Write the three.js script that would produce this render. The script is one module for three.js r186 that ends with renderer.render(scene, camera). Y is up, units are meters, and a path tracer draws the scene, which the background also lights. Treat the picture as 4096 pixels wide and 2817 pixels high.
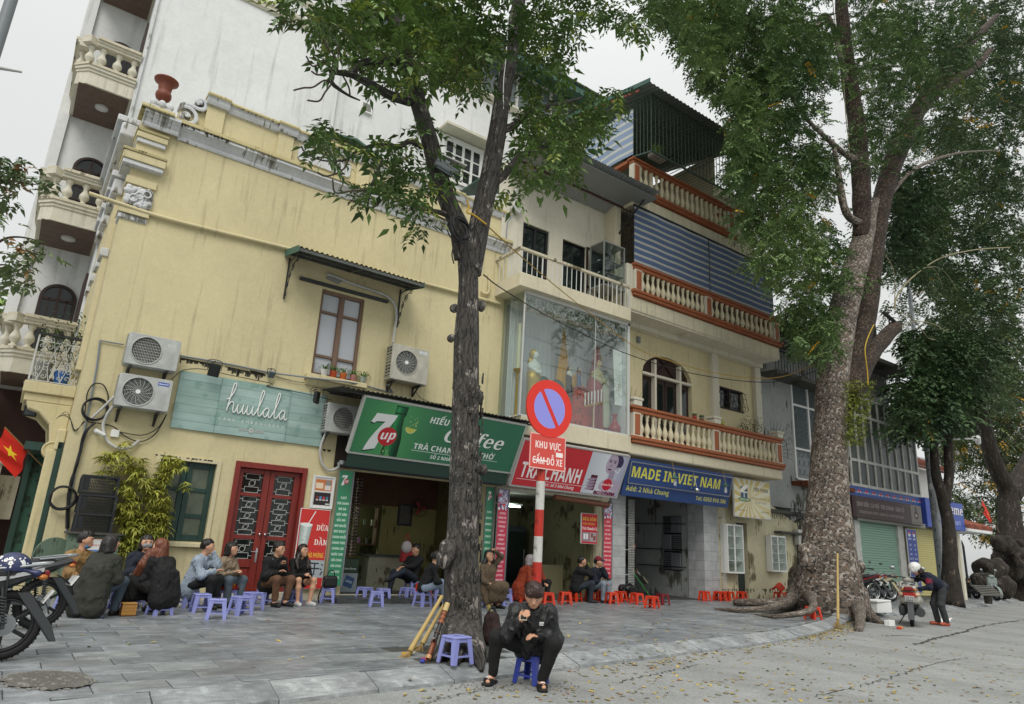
import*as THREE from 'three';
import{mergeGeometries}from 'three/addons/utils/BufferGeometryUtils.js';
import{RoundedBoxGeometry}from 'three/addons/geometries/RoundedBoxGeometry.js';
// ---------- camera, sky, sun, exposure ----------
const scene=new THREE.Scene();
const CAM=new THREE.Vector3(0,1.3,14.796);
const camera=new THREE.PerspectiveCamera(54.93,1024 / 704,0.1,600);
camera.position.copy(CAM);
const AXX=new THREE.Vector3(0.80409,0.052226,0.592209),AXY=new THREE.Vector3(-0.2045,0.959644,0.193037),AXZ=new THREE.Vector3(-0.558228,-0.276326,0.78232);
camera.quaternion.setFromRotationMatrix(new THREE.Matrix4().makeBasis(AXX,AXY,AXZ));
camera.updateMatrixWorld();
const renderer=new THREE.WebGLRenderer({antialias:true});
renderer.setSize(1024,704);
renderer.toneMapping=THREE.LinearToneMapping;
renderer.toneMappingExposure=1.27;
renderer.shadowMap.enabled=true;
{
const W=64,H=32,d=new Float32Array(W*H*4);
for(let y=0;y<H;y++)for(let x=0;x<W;x++){
const e=((y+0.5) / H-0.5)*Math.PI,s=Math.max(0,Math.sin(e)),L=0.61+1.2*s**6,i=(y*W+x)*4;
const k=e<0?0.45:1;
d[i]=0.985*L*k;d[i+1]=1.01*L*k;d[i+2]=0.995*L*k;d[i+3]=1;
}
const t=new THREE.DataTexture(d,W,H,THREE.RGBAFormat,THREE.FloatType);
t.mapping=THREE.EquirectangularReflectionMapping;t.magFilter=THREE.LinearFilter;t.needsUpdate=true;
scene.background=t;scene.environment=t;
}
const sun=new THREE.DirectionalLight(0xfffaf3,1.5);
sun.name='sun_light';
sun.position.set(2-14,46,34);sun.target.position.set(12,2,2);
sun.castShadow=true;sun.shadow.radius=60;
Object.assign(sun.shadow.camera,{left:-45,right:45,top:45,bottom:-45,near:1,far:140});
scene.add(sun,sun.target);
// ---------- helpers ----------
let _s=7;
const seed=(n)=>{_s=n|0;};
const R=()=>{_s=(_s+0x6d2b79f5)|0;let t=Math.imul(_s ^(_s>>>15),1|_s);t=(t+Math.imul(t ^(t>>>7),61|t))^ t;return((t ^(t>>>14))>>>0) / 4294967296;};
const RR=(a,b)=>a+(b-a)*R();
const V=(x,y,z)=>new THREE.Vector3(x,y,z);
const PI=Math.PI,lerp=(a,b,t)=>a+(b-a)*t,clamp=(x,a,b)=>Math.min(b,Math.max(a,x));
const sstep=(a,b,x)=>{const t=clamp((x-a) / (b-a),0,1);return t*t*(3-2*t);};
function rayOf(px,py){return V(0,0,0).addScaledVector(AXX,px-2048).addScaledVector(AXY,1408.5-py).addScaledVector(AXZ,-2709);}
function at(px,py,z){const r=rayOf(px,py);return CAM.clone().addScaledVector(r,(z-CAM.z) / r.z);}
function onG(px,py,y=0){const r=rayOf(px,py);return CAM.clone().addScaledVector(r,(y-CAM.y) / r.y);}
function mPerPx(p){return-p.clone().sub(CAM).dot(AXZ) / 2709;}
const used=new Map();
function numbered(n){const k=used.get(n)??0;used.set(n,k+1);return k?n+'_'+String(k).padStart(3,'0'):n;}
function tag(o,label,category,group,kind){if(label)o.userData.label=label;if(category)o.userData.category=category;if(group)o.userData.group=group;if(kind)o.userData.kind=kind;return o;}
function thing(name,label,category,p=[0,0,0],ry=0,group){
const g=new THREE.Group();g.name=numbered(name);scene.add(g);
g.position.set(...(p.isVector3?p.toArray():p));g.rotation.y=ry;
return tag(g,label,category,group);
}
function part(name,geo,m,parent,label){
const o=new THREE.Mesh(Array.isArray(geo)?merge(geo):geo,m);
o.name=parent===scene||!parent?numbered(name):name;o.castShadow=o.receiveShadow=true;
if(label)o.userData.label=label;
(parent||scene).add(o);return o;
}
const struct=(name,geo,m)=>tag(part(name,geo,m,scene),null,null,null,'structure');
function one(name,geo,m,label,category,group){return tag(part(name,geo,m,scene),label,category,group);}
function copyOf(t,p,ry,label,group){const c=t.clone();c.name=numbered(t.name.replace(/_\d+$/,''));scene.add(c);if(p)c.position.set(...(p.isVector3?p.toArray():p));if(ry!==undefined)c.rotation.y=ry;c.userData={...t.userData};if(label)c.userData.label=label;if(group)c.userData.group=group;return c;}
function uvm(g){
if(g.index)g=g.toNonIndexed();
const p=g.attributes.position,n=g.attributes.normal,uv=new Float32Array(p.count*2);
for(let i=0;i<p.count;i+=3){
let x=0,y=0,z=0;for(let k=0;k<3;k++){x+=Math.abs(n.getX(i+k));y+=Math.abs(n.getY(i+k));z+=Math.abs(n.getZ(i+k));}
for(let k=i;k<i+3;k++){
const a=p.getX(k),b=p.getY(k),c=p.getZ(k);
if(z>=x&&z>=y){uv[k*2]=a;uv[k*2+1]=b;}else if(x>=y){uv[k*2]=c+0.37;uv[k*2+1]=b;}else{uv[k*2]=a;uv[k*2+1]=c;}
}
}
g.setAttribute('uv',new THREE.BufferAttribute(uv,2));return g;
}
function merge(list){
const l=list.flat(9).map((g)=>{g=g.index?g.toNonIndexed():g;for(const k of Object.keys(g.attributes))if(!['position','normal','uv'].includes(k)){g=g.clone();g.deleteAttribute(k);}return g;});
return l.length===1?l[0]:mergeGeometries(l);
}
const tf=(g,x=0,y=0,z=0,rx=0,ry=0,rz=0)=>{if(rx||ry||rz)g.applyMatrix4(new THREE.Matrix4().makeRotationFromEuler(new THREE.Euler(rx,ry,rz,'YXZ')));g.translate(x,y,z);return g;};
const bx=(w,h,d,x=0,y=0,z=0,rx=0,ry=0,rz=0)=>tf(uvm(new THREE.BoxGeometry(w,h,d)),x,y,z,rx,ry,rz);
const b2=(x0,x1,y0,y1,z0,z1)=>uvm(new THREE.BoxGeometry(x1-x0,y1-y0,z1-z0).translate((x0+x1) / 2,(y0+y1) / 2,(z0+z1) / 2));
const rb=(w,h,d,x=0,y=0,z=0,r=0.01,rx=0,ry=0,rz=0,seg=2)=>tf(uvm(new RoundedBoxGeometry(w,h,d,seg,Math.min(r,w / 2.01,h / 2.01,d / 2.01))),x,y,z,rx,ry,rz);
const r2=(x0,x1,y0,y1,z0,z1,r=0.01)=>uvm(new RoundedBoxGeometry(x1-x0,y1-y0,z1-z0,2,Math.min(r,(x1-x0) / 2.01,(y1-y0) / 2.01,(z1-z0) / 2.01)).translate((x0+x1) / 2,(y0+y1) / 2,(z0+z1) / 2));
const cyl=(r0,r1,h,x=0,y=0,z=0,seg=14,rx=0,ry=0,rz=0)=>tf(uvm(new THREE.CylinderGeometry(r1,r0,h,seg)),x,y,z,rx,ry,rz);
const sph=(r,x=0,y=0,z=0,sx=1,sy=1,sz=1,a=14,b=10)=>uvm(new THREE.SphereGeometry(r,a,b).scale(sx,sy,sz).translate(x,y,z));
const tor=(R0,r,x=0,y=0,z=0,rx=0,ry=0,rz=0,a=8,b=32,arc=PI*2)=>tf(uvm(new THREE.TorusGeometry(R0,r,a,b,arc)),x,y,z,rx,ry,rz);
function bar(a,b,r=0.01,seg=8,r1){ 
const d=b.clone().sub(a),l=d.length(),g=new THREE.CylinderGeometry(r1??r,r,l,seg);
g.applyQuaternion(new THREE.Quaternion().setFromUnitVectors(V(0,1,0),d.normalize()));g.translate((a.x+b.x) / 2,(a.y+b.y) / 2,(a.z+b.z) / 2);return uvm(g);
}
function beam(a,b,w,h){ 
const d=b.clone().sub(a),l=d.length(),g=new THREE.BoxGeometry(w,h,l),m=new THREE.Matrix4().lookAt(b,a,V(0,1,0.001));g.applyMatrix4(m);g.translate((a.x+b.x) / 2,(a.y+b.y) / 2,(a.z+b.z) / 2);return uvm(g);
}
const tube=(pts,r,seg=0,rad=7,closed=false)=>uvm(new THREE.TubeGeometry(new THREE.CatmullRomCurve3(pts,closed,'centripetal'),seg||pts.length*6,r,rad,closed));
const P3=(a)=>a.map((q)=>V(...q));
const lathe=(pts,seg=20,x=0,y=0,z=0)=>uvm(new THREE.LatheGeometry(pts.map((q)=>new THREE.Vector2(...q)),seg).translate(x,y,z));
function prism(pts,d,z=0,bevel=0,hole){ 
const s=new THREE.Shape(pts.map((q)=>new THREE.Vector2(...q)));if(hole)for(const h of hole)s.holes.push(new THREE.Path(h.map((q)=>new THREE.Vector2(...q))));
return uvm(new THREE.ExtrudeGeometry(s,{depth:d,bevelEnabled:bevel>0,bevelSize:bevel,bevelThickness:bevel,bevelSegments:1,bevelOffset:-bevel,curveSegments:10}).translate(0,0,z));
}
function profileX(pts,x0,x1){ 
const g=prism(pts,x1-x0);g.applyMatrix4(new THREE.Matrix4().makeBasis(V(0,0,1),V(0,1,0),V(-1,0,0)));g.translate(x1,0,0);return uvm(g);
}
function profileZ(pts,z0,z1,x,sgn=-1){ 
const g=prism(pts.map((q)=>[q[0]*sgn+x,q[1]]),z1-z0);g.translate(0,0,z0);
const i=g.attributes.position;return uvm(fixWinding(g));
}
function fixWinding(g){g.computeVertexNormals();return g;}
const card=(w,h,x,y,z,rx=0,ry=0,rz=0)=>tf(new THREE.PlaneGeometry(w,h),x,y,z,rx,ry,rz);
function board(name,w,h,d,printMat,bodyMat,parent,x,y,z,rx=0,ry=0,rz=0){
const g=new THREE.Group();g.name=name;g.position.set(x,y,z);g.rotation.set(rx,ry,rz,'YXZ');parent.add(g);
part('panel',rb(w,h,d,0,0,-d / 2,Math.min(0.006,d / 3)),bodyMat,g);part('print',card(w*0.996,h*0.992,0,0,0.003),printMat,g);return g;
}
// ---------- textures ----------
function lattice(n,sd){seed(sd);const a=new Float32Array(n*n);for(let i=0;i<a.length;i++)a[i]=R();return a;}
const LAT=lattice(256,99);
function vn(x,y,per){ 
const xi=Math.floor(x),yi=Math.floor(y);let fx=x-xi,fy=y-yi;fx=fx*fx*(3-2*fx);fy=fy*fy*(3-2*fy);
const m=(v)=>((v%per)+per)%per,a=m(xi),b=m(xi+1),c=m(yi)*256,e=m(yi+1)*256;
return lerp(lerp(LAT[(a+c)&65535],LAT[(b+c)&65535],fx),lerp(LAT[(a+e)&65535],LAT[(b+e)&65535],fx),fy);
}
function fbm(u,v,f,oct=4,fy=f){let s=0,a=0.5,t=0;for(let o=0;o<oct;o++){s+=a*vn(u*f+o*17,v*fy+o*31,f);t+=a;a*=0.5;f*=2;fy*=2;}return s / t;}
function n3(x,y,z){ 
return(vn(x+z*0.71,y+11.3,256)+vn(y-z*0.53+41,z+x*0.37,256)+vn(z+77,x-y*0.61+9,256)) / 3;
}
function dtex(n,fn,srgb=true,m=n){
const d=new Uint8Array(n*m*4);
for(let y=0;y<m;y++)for(let x=0;x<n;x++){const c=fn((x+0.5) / n,(y+0.5) / m),i=(y*n+x)*4;d[i]=clamp(c[0],0,255);d[i+1]=clamp(c[1],0,255);d[i+2]=clamp(c[2],0,255);d[i+3]=c[3]??255;}
const t=new THREE.DataTexture(d,n,m);t.wrapS=t.wrapT=THREE.RepeatWrapping;t.magFilter=THREE.LinearFilter;t.minFilter=THREE.LinearMipmapLinearFilter;if(srgb)t.colorSpace=THREE.SRGBColorSpace;t.needsUpdate=true;return t;
}
const rep=(t,sx,sy=sx)=>{const c=t.clone();c.repeat.set(1 / sx,1 / sy);c.needsUpdate=true;return c;};
function ctex(w,h,draw){const c=document.createElement('canvas');c.width=w;c.height=h;const x=c.getContext('2d');draw(x,w,h);const t=new THREE.CanvasTexture(c);t.colorSpace=THREE.SRGBColorSpace;return t;}
const mat=(c,rough=0.8,o={})=>new THREE.MeshStandardMaterial({color:c,roughness:rough,...o});
const pmat=(c,rough=0.5,o={})=>new THREE.MeshPhysicalMaterial({color:c,roughness:rough,...o});
const printM=(t,rough=0.45)=>new THREE.MeshStandardMaterial({map:t,roughness:rough});
function txt(x,s,px,py,size,fill,o={}){ 
x.save();x.translate(px,py);x.transform(o.sx??1,o.rise??0,o.skew??0,1,0,0);x.font=(o.wt??'bold')+' '+size+'px '+(o.font??'sans-serif');x.textAlign=o.align??'left';x.textBaseline=o.base??'alphabetic';
if(o.stroke){x.strokeStyle=o.stroke;x.lineWidth=o.lw??size*0.08;x.lineJoin='round';x.strokeText(s,0,0);}x.fillStyle=fill;
if(/[\u1e00-\u1eff\u01a0-\u01b0]/.test(s))viet(x,s,size,o.align);else x.fillText(s,0,0);x.restore();
}
function viet(x,s,size,align){
const cells=[...s].map((ch)=>{const d=[...ch.normalize('NFD')];let b=d[0],hat='',tone='';for(const k of d.slice(1)){if(k==='\u0302')hat='^';else if(k==='\u0306')hat='u';else if(k==='\u031b')hat='h';else tone=k;}if(hat==='^')b=(b+'\u0302').normalize('NFC');return[b,hat,tone,ch];});
const base=cells.map((c)=>c[0]).join('');let cx=align==='center'?-x.measureText(base).width / 2:0;x.textAlign='left';x.strokeStyle=x.fillStyle;x.lineWidth=size*0.085;x.lineCap='butt';
for(const[b,hat,tone,ch]of cells){
const w=x.measureText(b).width,low= /[a-z\u00e0-\u00ff]/.test(b),top=-(low?0.56:0.74)*size,m=cx+w / 2,y=top-(hat==='^'?0.2:0.06)*size,e=size;x.fillText(b,cx,0);
const ln=(...p)=>{x.beginPath();x.moveTo(p[0],p[1]);for(let i=2;i<p.length;i+=2)x.lineTo(p[i],p[i+1]);x.stroke();};
if(hat==='u'){x.beginPath();x.arc(m,top-0.14*e,0.13*e,0.2,PI-0.2);x.stroke();}
if(hat==='h')ln(cx+w*0.86,top+0.1*e,cx+w*1.02,top+0.04*e,cx+w*1.04,top-0.08*e);
const o=hat==='^'?0.16*e:0;
if(tone==='\u0301')ln(m-0.05*e+o,y,m+0.12*e+o,y-0.15*e);if(tone==='\u0300')ln(m+0.05*e-o,y,m-0.12*e-o,y-0.15*e);
if(tone==='\u0309')ln(m-0.06*e+o*0.6,y-0.15*e,m+0.05*e+o*0.6,y-0.13*e,m+0.01*e+o*0.6,y-0.02*e);if(tone==='\u0303')ln(m-0.16*e,y-0.03*e,m-0.06*e,y-0.12*e,m+0.06*e,y-0.05*e,m+0.16*e,y-0.12*e);
if(tone==='\u0323'){x.beginPath();x.arc(m,0.15*e,0.065*e,0,7);x.fill();}
cx+=w;
}
}
const T_stucco=dtex(1024,(u,v)=>{const a=fbm(u,v,3,5),b=fbm(u+0.3,v,24,4),c=fbm(u,v,90,2),st=fbm(u,v,40,3,3);const k=236+(a-0.5)*22+(b-0.5)*10+(c-0.5)*10-Math.max(0,st-0.62)*110;return[k,k-1,k-3];});
const T_stuccoB=dtex(512,(u,v)=>{const k=fbm(u,v,6,6)*190+fbm(u,v,120,2)*65;return[k,k,k];},false);
const T_dirty=dtex(1024,(u,v)=>{const a=fbm(u,v,4,6),b=fbm(u+0.2,v+0.4,9,5),c=fbm(u,v,70,2),dr=fbm(u,v,64,3,2);const m=sstep(0.57,0.7,a*0.6+b*0.4+(dr-0.5)*0.28);const k=236+(b-0.5)*30+(c-0.5)*18;return[lerp(k,128,m),lerp(k,125,m),lerp(k,114,m)];});
const T_grain=dtex(512,(u,v)=>{const a=fbm(u,v,5,5),c=fbm(u,v,100,2);const k=226+(a-0.5)*50+(c-0.5)*26;return[k,k,k];});
const T_plank=dtex(512,(u,v)=>{const a=fbm(v,u,40,3,3),b=fbm(u,v,5,4),w=fbm(u+0.3,v,9,4);const k=232+(a-0.5)*26+(b-0.5)*34;const m=sstep(0.6,0.72,w)*0.35;return[lerp(k,150,m),lerp(k,178,m),lerp(k,172,m)];});
const T_streak=dtex(512,(u,v)=>{const a=fbm(u,v,60,3,4),b=fbm(u,v,6,4);const k=224+(a-0.5)*60+(b-0.5)*40;return[k,k,k];});
const paint=(c,o={})=>mat(c,o.rough??0.88,{map:rep(o.dirty?T_dirty:T_stucco,o.size??3.7),bumpMap:rep(T_stuccoB,1.3),bumpScale:o.bump??0.004});
const M={
yellow:paint(0xddd2a8),yellowPale:paint(0xe0d6b2),whiteTrim:paint(0xdcdee0,{dirty:true,size:2.3}),capWeathered:paint(0xbdb183,{dirty:true,size:1.1}),
whiteWall:paint(0xeff2f3,{bump:0.002,size:6}),cream:paint(0xe2dac0),creamDirty:paint(0xd8d0b8,{dirty:true,size:2.6}),creamLight:paint(0xe3dfce),greyWall:paint(0xa6aaa8,{dirty:true,size:3}),
orange:paint(0xa9633f,{size:2,rough:0.7,bump:0.002}),balu:paint(0xe6dcbd,{size:1.3,bump:0.001}),concrete:paint(0x9b9c97),darkConcrete:paint(0x54534e,{dirty:true}),
black:mat(0x16171a,0.6),blackRub:mat(0x141415,0.75,{map:rep(T_grain,0.4)}),cable:mat(0x1b1c1e,0.55),steel:mat(0x9b9fa2,0.4,{metalness:0.8}),chrome:mat(0xcfd2d4,0.18,{metalness:1}),greyPaint:mat(0x777c80,0.5),darkGrey:mat(0x3a3d3f,0.6),white:mat(0xe6e7e5,0.5),offWhite:mat(0xd6d6d1,0.55,{map:rep(T_grain,0.9)}),greyPipe:mat(0x7d858b,0.55),
darkWood:mat(0x3a2621,0.55,{map:rep(T_streak,0.6,2.4)}),redWood:mat(0x8c2e24,0.5,{map:rep(T_streak,0.5,2.2),bumpMap:rep(T_streak,0.3,1.4),bumpScale:0.002}),brownWood:mat(0x8a6f5d,0.7,{map:rep(T_streak,0.5,2)}),greenWood:mat(0x24473f,0.5,{map:rep(T_streak,0.6,2)}),
glassDark:pmat(0x1d2422,0.06,{specularIntensity:1}),glassGrey:pmat(0x5d6668,0.1),curtainGlass:pmat(0xaeb3ba,0.25,{clearcoat:0.7,clearcoatRoughness:0.05}),pane:new THREE.MeshPhysicalMaterial({color:0xf2f7f5,roughness:0.02,transmission:1,thickness:0,ior:1.5}),
tinGreen:mat(0x4d7468,0.55,{map:rep(T_grain,1.3)}),tinGrey:mat(0x6f7471,0.5,{metalness:0.3,map:rep(T_grain,1.3)}),rust:mat(0x7a4527,0.85,{map:rep(T_dirty,0.5)}),iron:mat(0x2a2a2b,0.6),ironWhite:mat(0xc6c8c4,0.6),ironGreen:mat(0x3c5148,0.6),terracotta:mat(0x8a4630,0.6,{map:rep(T_grain,0.5)}),gold:mat(0xb08a34,0.35,{metalness:0.7}),
};
// ---------- road, pavement, kerb ----------
const KERB=[[-9,9.9],[-4,9.25],[2.64,8.31],[5.68,7.92],[11.85,6.95],[14.3,6.3],[16.2,5.65],[18.6,4.7],[21,4.1],[25,3.5],[30,2.75],[38,1.2],[49.6,-1.4],[70,-6.5],[95,-14]];
const kerbZ=(x)=>{for(let i=1;i<KERB.length;i++)if(x<=KERB[i][0]){const[a,b]=[KERB[i-1],KERB[i]];return lerp(a[1],b[1],clamp((x-a[0]) / (b[0]-a[0]),0,1));}return-14;};
const T_asph=dtex(1024,(u,v)=>{const a=fbm(u,v,3,5),b=fbm(u+0.5,v,12,4),c=fbm(u,v,200,2),sp=vn(u*256,v*256,256);let k=205+(a-0.5)*44+(b-0.5)*24+(c-0.5)*60;if(sp>0.93)k+=30;if(sp<0.06)k-=45;return[k,k,k-2];});
const T_slab=dtex(1024,(u,v)=>{const a=fbm(u,v,4,5),b=fbm(u,v+0.3,10,4,34),c=fbm(u,v,150,2),w=fbm(u+0.1,v,14,4);let k=200+(a-0.5)*70+(b-0.5)*60+(c-0.5)*40+sstep(0.6,0.75,w)*26;return[k-1,k,k+2];});
const T_slabR=dtex(512,(u,v)=>{const k=90+fbm(u,v,5,5)*110+(fbm(u,v,90,2)-0.5)*50;return[k,k,k];},false);
{
const g=new THREE.PlaneGeometry(700,700,1,1).rotateX(-PI / 2).translate(60,-0.135,0);
const road=tag(part('road',uvm(g),mat(0xb0b2b2,0.9,{map:rep(T_asph,2.6),bumpMap:rep(T_asph,0.9),bumpScale:0.006}),scene),null,null,null,'structure');
const ribbon=(pts,w)=>{const p=[],ix=[];const c=new THREE.CatmullRomCurve3(pts.map((q)=>V(q[0],-0.13,q[1])));const n=pts.length*14;for(let i=0;i<=n;i++){const a=c.getPoint(i / n),t=c.getTangent(i / n),j=(R()-0.5)*0.09,ww=w*(0.25+R()*0.9)*(i===0||i===n?0.1:1);p.push(a.x-t.z*(ww+j),a.y,a.z+t.x*(ww+j),a.x+t.z*(ww-j),a.y,a.z-t.x*(ww-j));if(i<n)ix.push(i*2,i*2+2,i*2+1,i*2+1,i*2+2,i*2+3);}const b=new THREE.BufferGeometry();b.setAttribute('position',new THREE.Float32BufferAttribute(p,3));b.setIndex(ix);b.computeVertexNormals();return uvm(b);};
seed(5);
const G=(x,y)=>{const q=onG(x,y,-0.135);return[q.x,q.z];};
const crackM=mat(0x4b4a47,0.95,{map:rep(T_asph,0.4)});
part('crack',ribbon([G(3660,2580),G(3740,2555),G(3830,2535),G(3930,2505),G(4040,2488),G(4200,2470)],0.05),crackM,road);
part('crack',ribbon([G(3250,2790),G(3480,2735),G(3600,2700),G(3700,2665),G(3850,2635)],0.012),crackM,road);
part('crack',ribbon([G(2460,2735),G(2560,2710),G(2680,2685),G(2800,2660)],0.012),crackM,road);
part('crack',ribbon([G(3540,2545),G(3600,2543),G(3660,2545)],0.03),crackM,road);
part('crack',ribbon([G(1700,2817),G(1800,2790),G(1960,2760),G(2100,2730)],0.01),crackM,road);
}
const pavement=new THREE.Group();pavement.name='pavement';tag(pavement,null,null,null,'structure');scene.add(pavement);
{
const s=[[-9,-7],...[...KERB].map(([x,z])=>[x,z-0.36]),[95,-30],[-9,-30]];
const sh=new THREE.Shape(s.map(([x,z])=>new THREE.Vector2(x,-z)));
part('bedding',uvm(new THREE.ShapeGeometry(sh).rotateX(-PI / 2).translate(0,-0.014,0)),mat(0x55544f,0.95,{map:rep(T_asph,1.1)}),pavement);
const mats=[0x9ea3a5,0x989da0,0xa5a9ac,0x92979a,0xa0a3a4,0xa8acac].map((c,i)=>mat(c,0.6,{map:rep(T_slab,1.7+i*0.13),roughnessMap:rep(T_slabR,1.3),bumpMap:rep(T_slab,0.8),bumpScale:0.003}));
mats.forEach((m)=>{m.roughness=0.75;});
seed(11);
const rest=mats.map(()=>[]),near=[];
const S=0.42,D2=0.42;
for(let iz=0;iz<46;iz++)for(let ix=-18;ix<110;ix++){
const w=S*1.42,x0=ix*w+(iz%2?w*0.5:0)+iz*0.0,z1=kerbZ(ix*w)-0.37,zz0=0.02+iz*D2;
const x1=x0+w,za=-9.6+zz0,zb=za+D2;
const kz=Math.min(kerbZ(x0),kerbZ(x1))-0.37;
if(zb<(x0<0.4?-6:x0>38?-9:0.0)||za>kz-0.05)continue;
const c=[(x0+x1) / 2,(za+zb) / 2];
if(Math.hypot(c[0]-4.85,c[1]-7.0)<0.62)continue;
if(Math.hypot((c[0]-18.6) / 1.35,c[1]-3.6)<1.5)continue;
const zt=Math.min(zb,kz-0.004),j=0.004,h=RR(-0.004,0.004),tilt=RR(-0.006,0.006);
const q=[[x0+j,za+j],[x1-j,za+j],[x1-j,zt-j],[x0+j,zt-j]];
const p=[],ch=0.006,top=q.map(([x,z],i)=>[x+(i===0||i===3?ch:-ch),h+(x-c[0])*tilt,z+(i<2?ch:-ch)]),mid=q.map(([x,z])=>[x,h-ch+(x-c[0])*tilt,z]),low=q.map(([x,z])=>[x,-0.03,z]);
const quad=(a,b,cc,d)=>p.push(...a,...b,...cc,...a,...cc,...d);
quad(top[3],top[2],top[1],top[0]);
for(let k=0;k<4;k++){const n=(k+1)%4;quad(mid[n],mid[k],top[k],top[n]);quad(low[n],low[k],mid[k],mid[n]);}
const g=new THREE.BufferGeometry();g.setAttribute('position',new THREE.Float32BufferAttribute(p,3));g.computeVertexNormals();uvm(g);
const mi=Math.floor(R()*6),dist=Math.hypot(c[0],c[1]-14.8);
const sp=V(c[0],0,c[1]).sub(CAM);if(sp.dot(AXZ)>-0.5){rest[mi].push(g);continue;}
const px=2048-sp.dot(AXX) / sp.dot(AXZ)*2709;
near.push([px>-100&&px<4200?dist:500+dist,g,mi]);
}
near.sort((a,b)=>a[0]-b[0]);
near.forEach(([d,g,mi],i)=>{if(i<300)part('paving_slab',g,mats[mi],pavement);else rest[mi].push(g);});
rest.forEach((l,i)=>{if(l.length)part('distant_paving',l,mats[i],pavement).userData.kind='stuff';});
const km=[0xacb0b0,0xa6aaaa,0xb2b5b4].map((c)=>mat(c,0.8,{map:rep(T_slab,1.1),bumpMap:rep(T_grain,0.6),bumpScale:0.003}));
let x=-8.6,n=0;
while(x<60){
const x1=x+(n%3?1.02:0.94),j=0.006,za=kerbZ(x+j),zb=kerbZ(x1-j),dz=RR(-0.008,0.008),dy=RR(-0.006,0.006),gap=x>17.2&&x<18.4;
const sec=(z,xx)=>[[xx,0.002+dy,z-0.36],[xx,-0.004+dy,z-0.33+dz],[xx,-0.088+dy,z-0.03+dz],[xx,-0.098+dy,z-0.008+dz],[xx,-0.2,z+dz]];
const A=sec(za,x+j),B=sec(zb,x1-j),p=[];
for(let k=0;k<4;k++)p.push(...A[k],...A[k+1],...B[k+1],...A[k],...B[k+1],...B[k]);
for(const[Q,f]of[[A,1],[B,0]]){const r=[Q[0][0],-0.2,Q[0][2]];for(let k=0;k<4;k++)f?p.push(...r,...Q[k+1],...Q[k]):p.push(...r,...Q[k],...Q[k+1]);}
const g=new THREE.BufferGeometry();g.setAttribute('position',new THREE.Float32BufferAttribute(p,3));g.computeVertexNormals();uvm(g);
if(gap){g.translate(-(x+x1) / 2,0.05,-za+0.2);g.rotateZ(0.09);g.rotateX(-0.12);g.translate((x+x1) / 2,0.04,za-0.25);uvm(g);}
part('kerb_stone',g,km[n%3],pavement);
x=x1;n++;
}
}
{
seed(21);const g=[];
for(let i=0;i<420;i++){const a=R()*PI*2,r=Math.sqrt(R()),c=onG(180+Math.cos(a)*r*210,2725+Math.sin(a)*r*40,0),s=RR(0.004,0.018)*(R()<0.1?1.8:1);const q=new THREE.DodecahedronGeometry(s,0);q.scale(1,0.6,RR(0.7,1.3));q.rotateY(R()*6);q.translate(c.x,s*0.3,c.z);g.push(uvm(q));}
for(let i=0;i<160;i++){const c=onG(RR(1780,2300),RR(2730,2765),-0.13),s=RR(0.004,0.012);const q=new THREE.DodecahedronGeometry(s,0);q.rotateY(R()*6);q.translate(c.x,-0.13+s*0.3,c.z);g.push(uvm(q));}
tag(part('rubble',g,mat(0x8f8d86,0.95,{map:rep(T_grain,0.3)}),scene),'grey cement crumbs and grit on the broken paving by the kerb','rubble',null,'stuff');
const s=[];for(let i=0;i<26;i++){const a=i / 26*PI*2;const c=onG(190+Math.cos(a)*(190+RR(-40,30)),2727+Math.sin(a)*(36+RR(-8,8)),0);s.push(new THREE.Vector2(c.x,-c.z));}
part('cement_patch',uvm(new THREE.ShapeGeometry(new THREE.Shape(s)).rotateX(-PI / 2).translate(0,0.012,0)),mat(0x8a8780,0.95,{map:rep(T_asph,0.6),bumpMap:rep(T_asph,0.3),bumpScale:0.012}),pavement);
}
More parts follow.
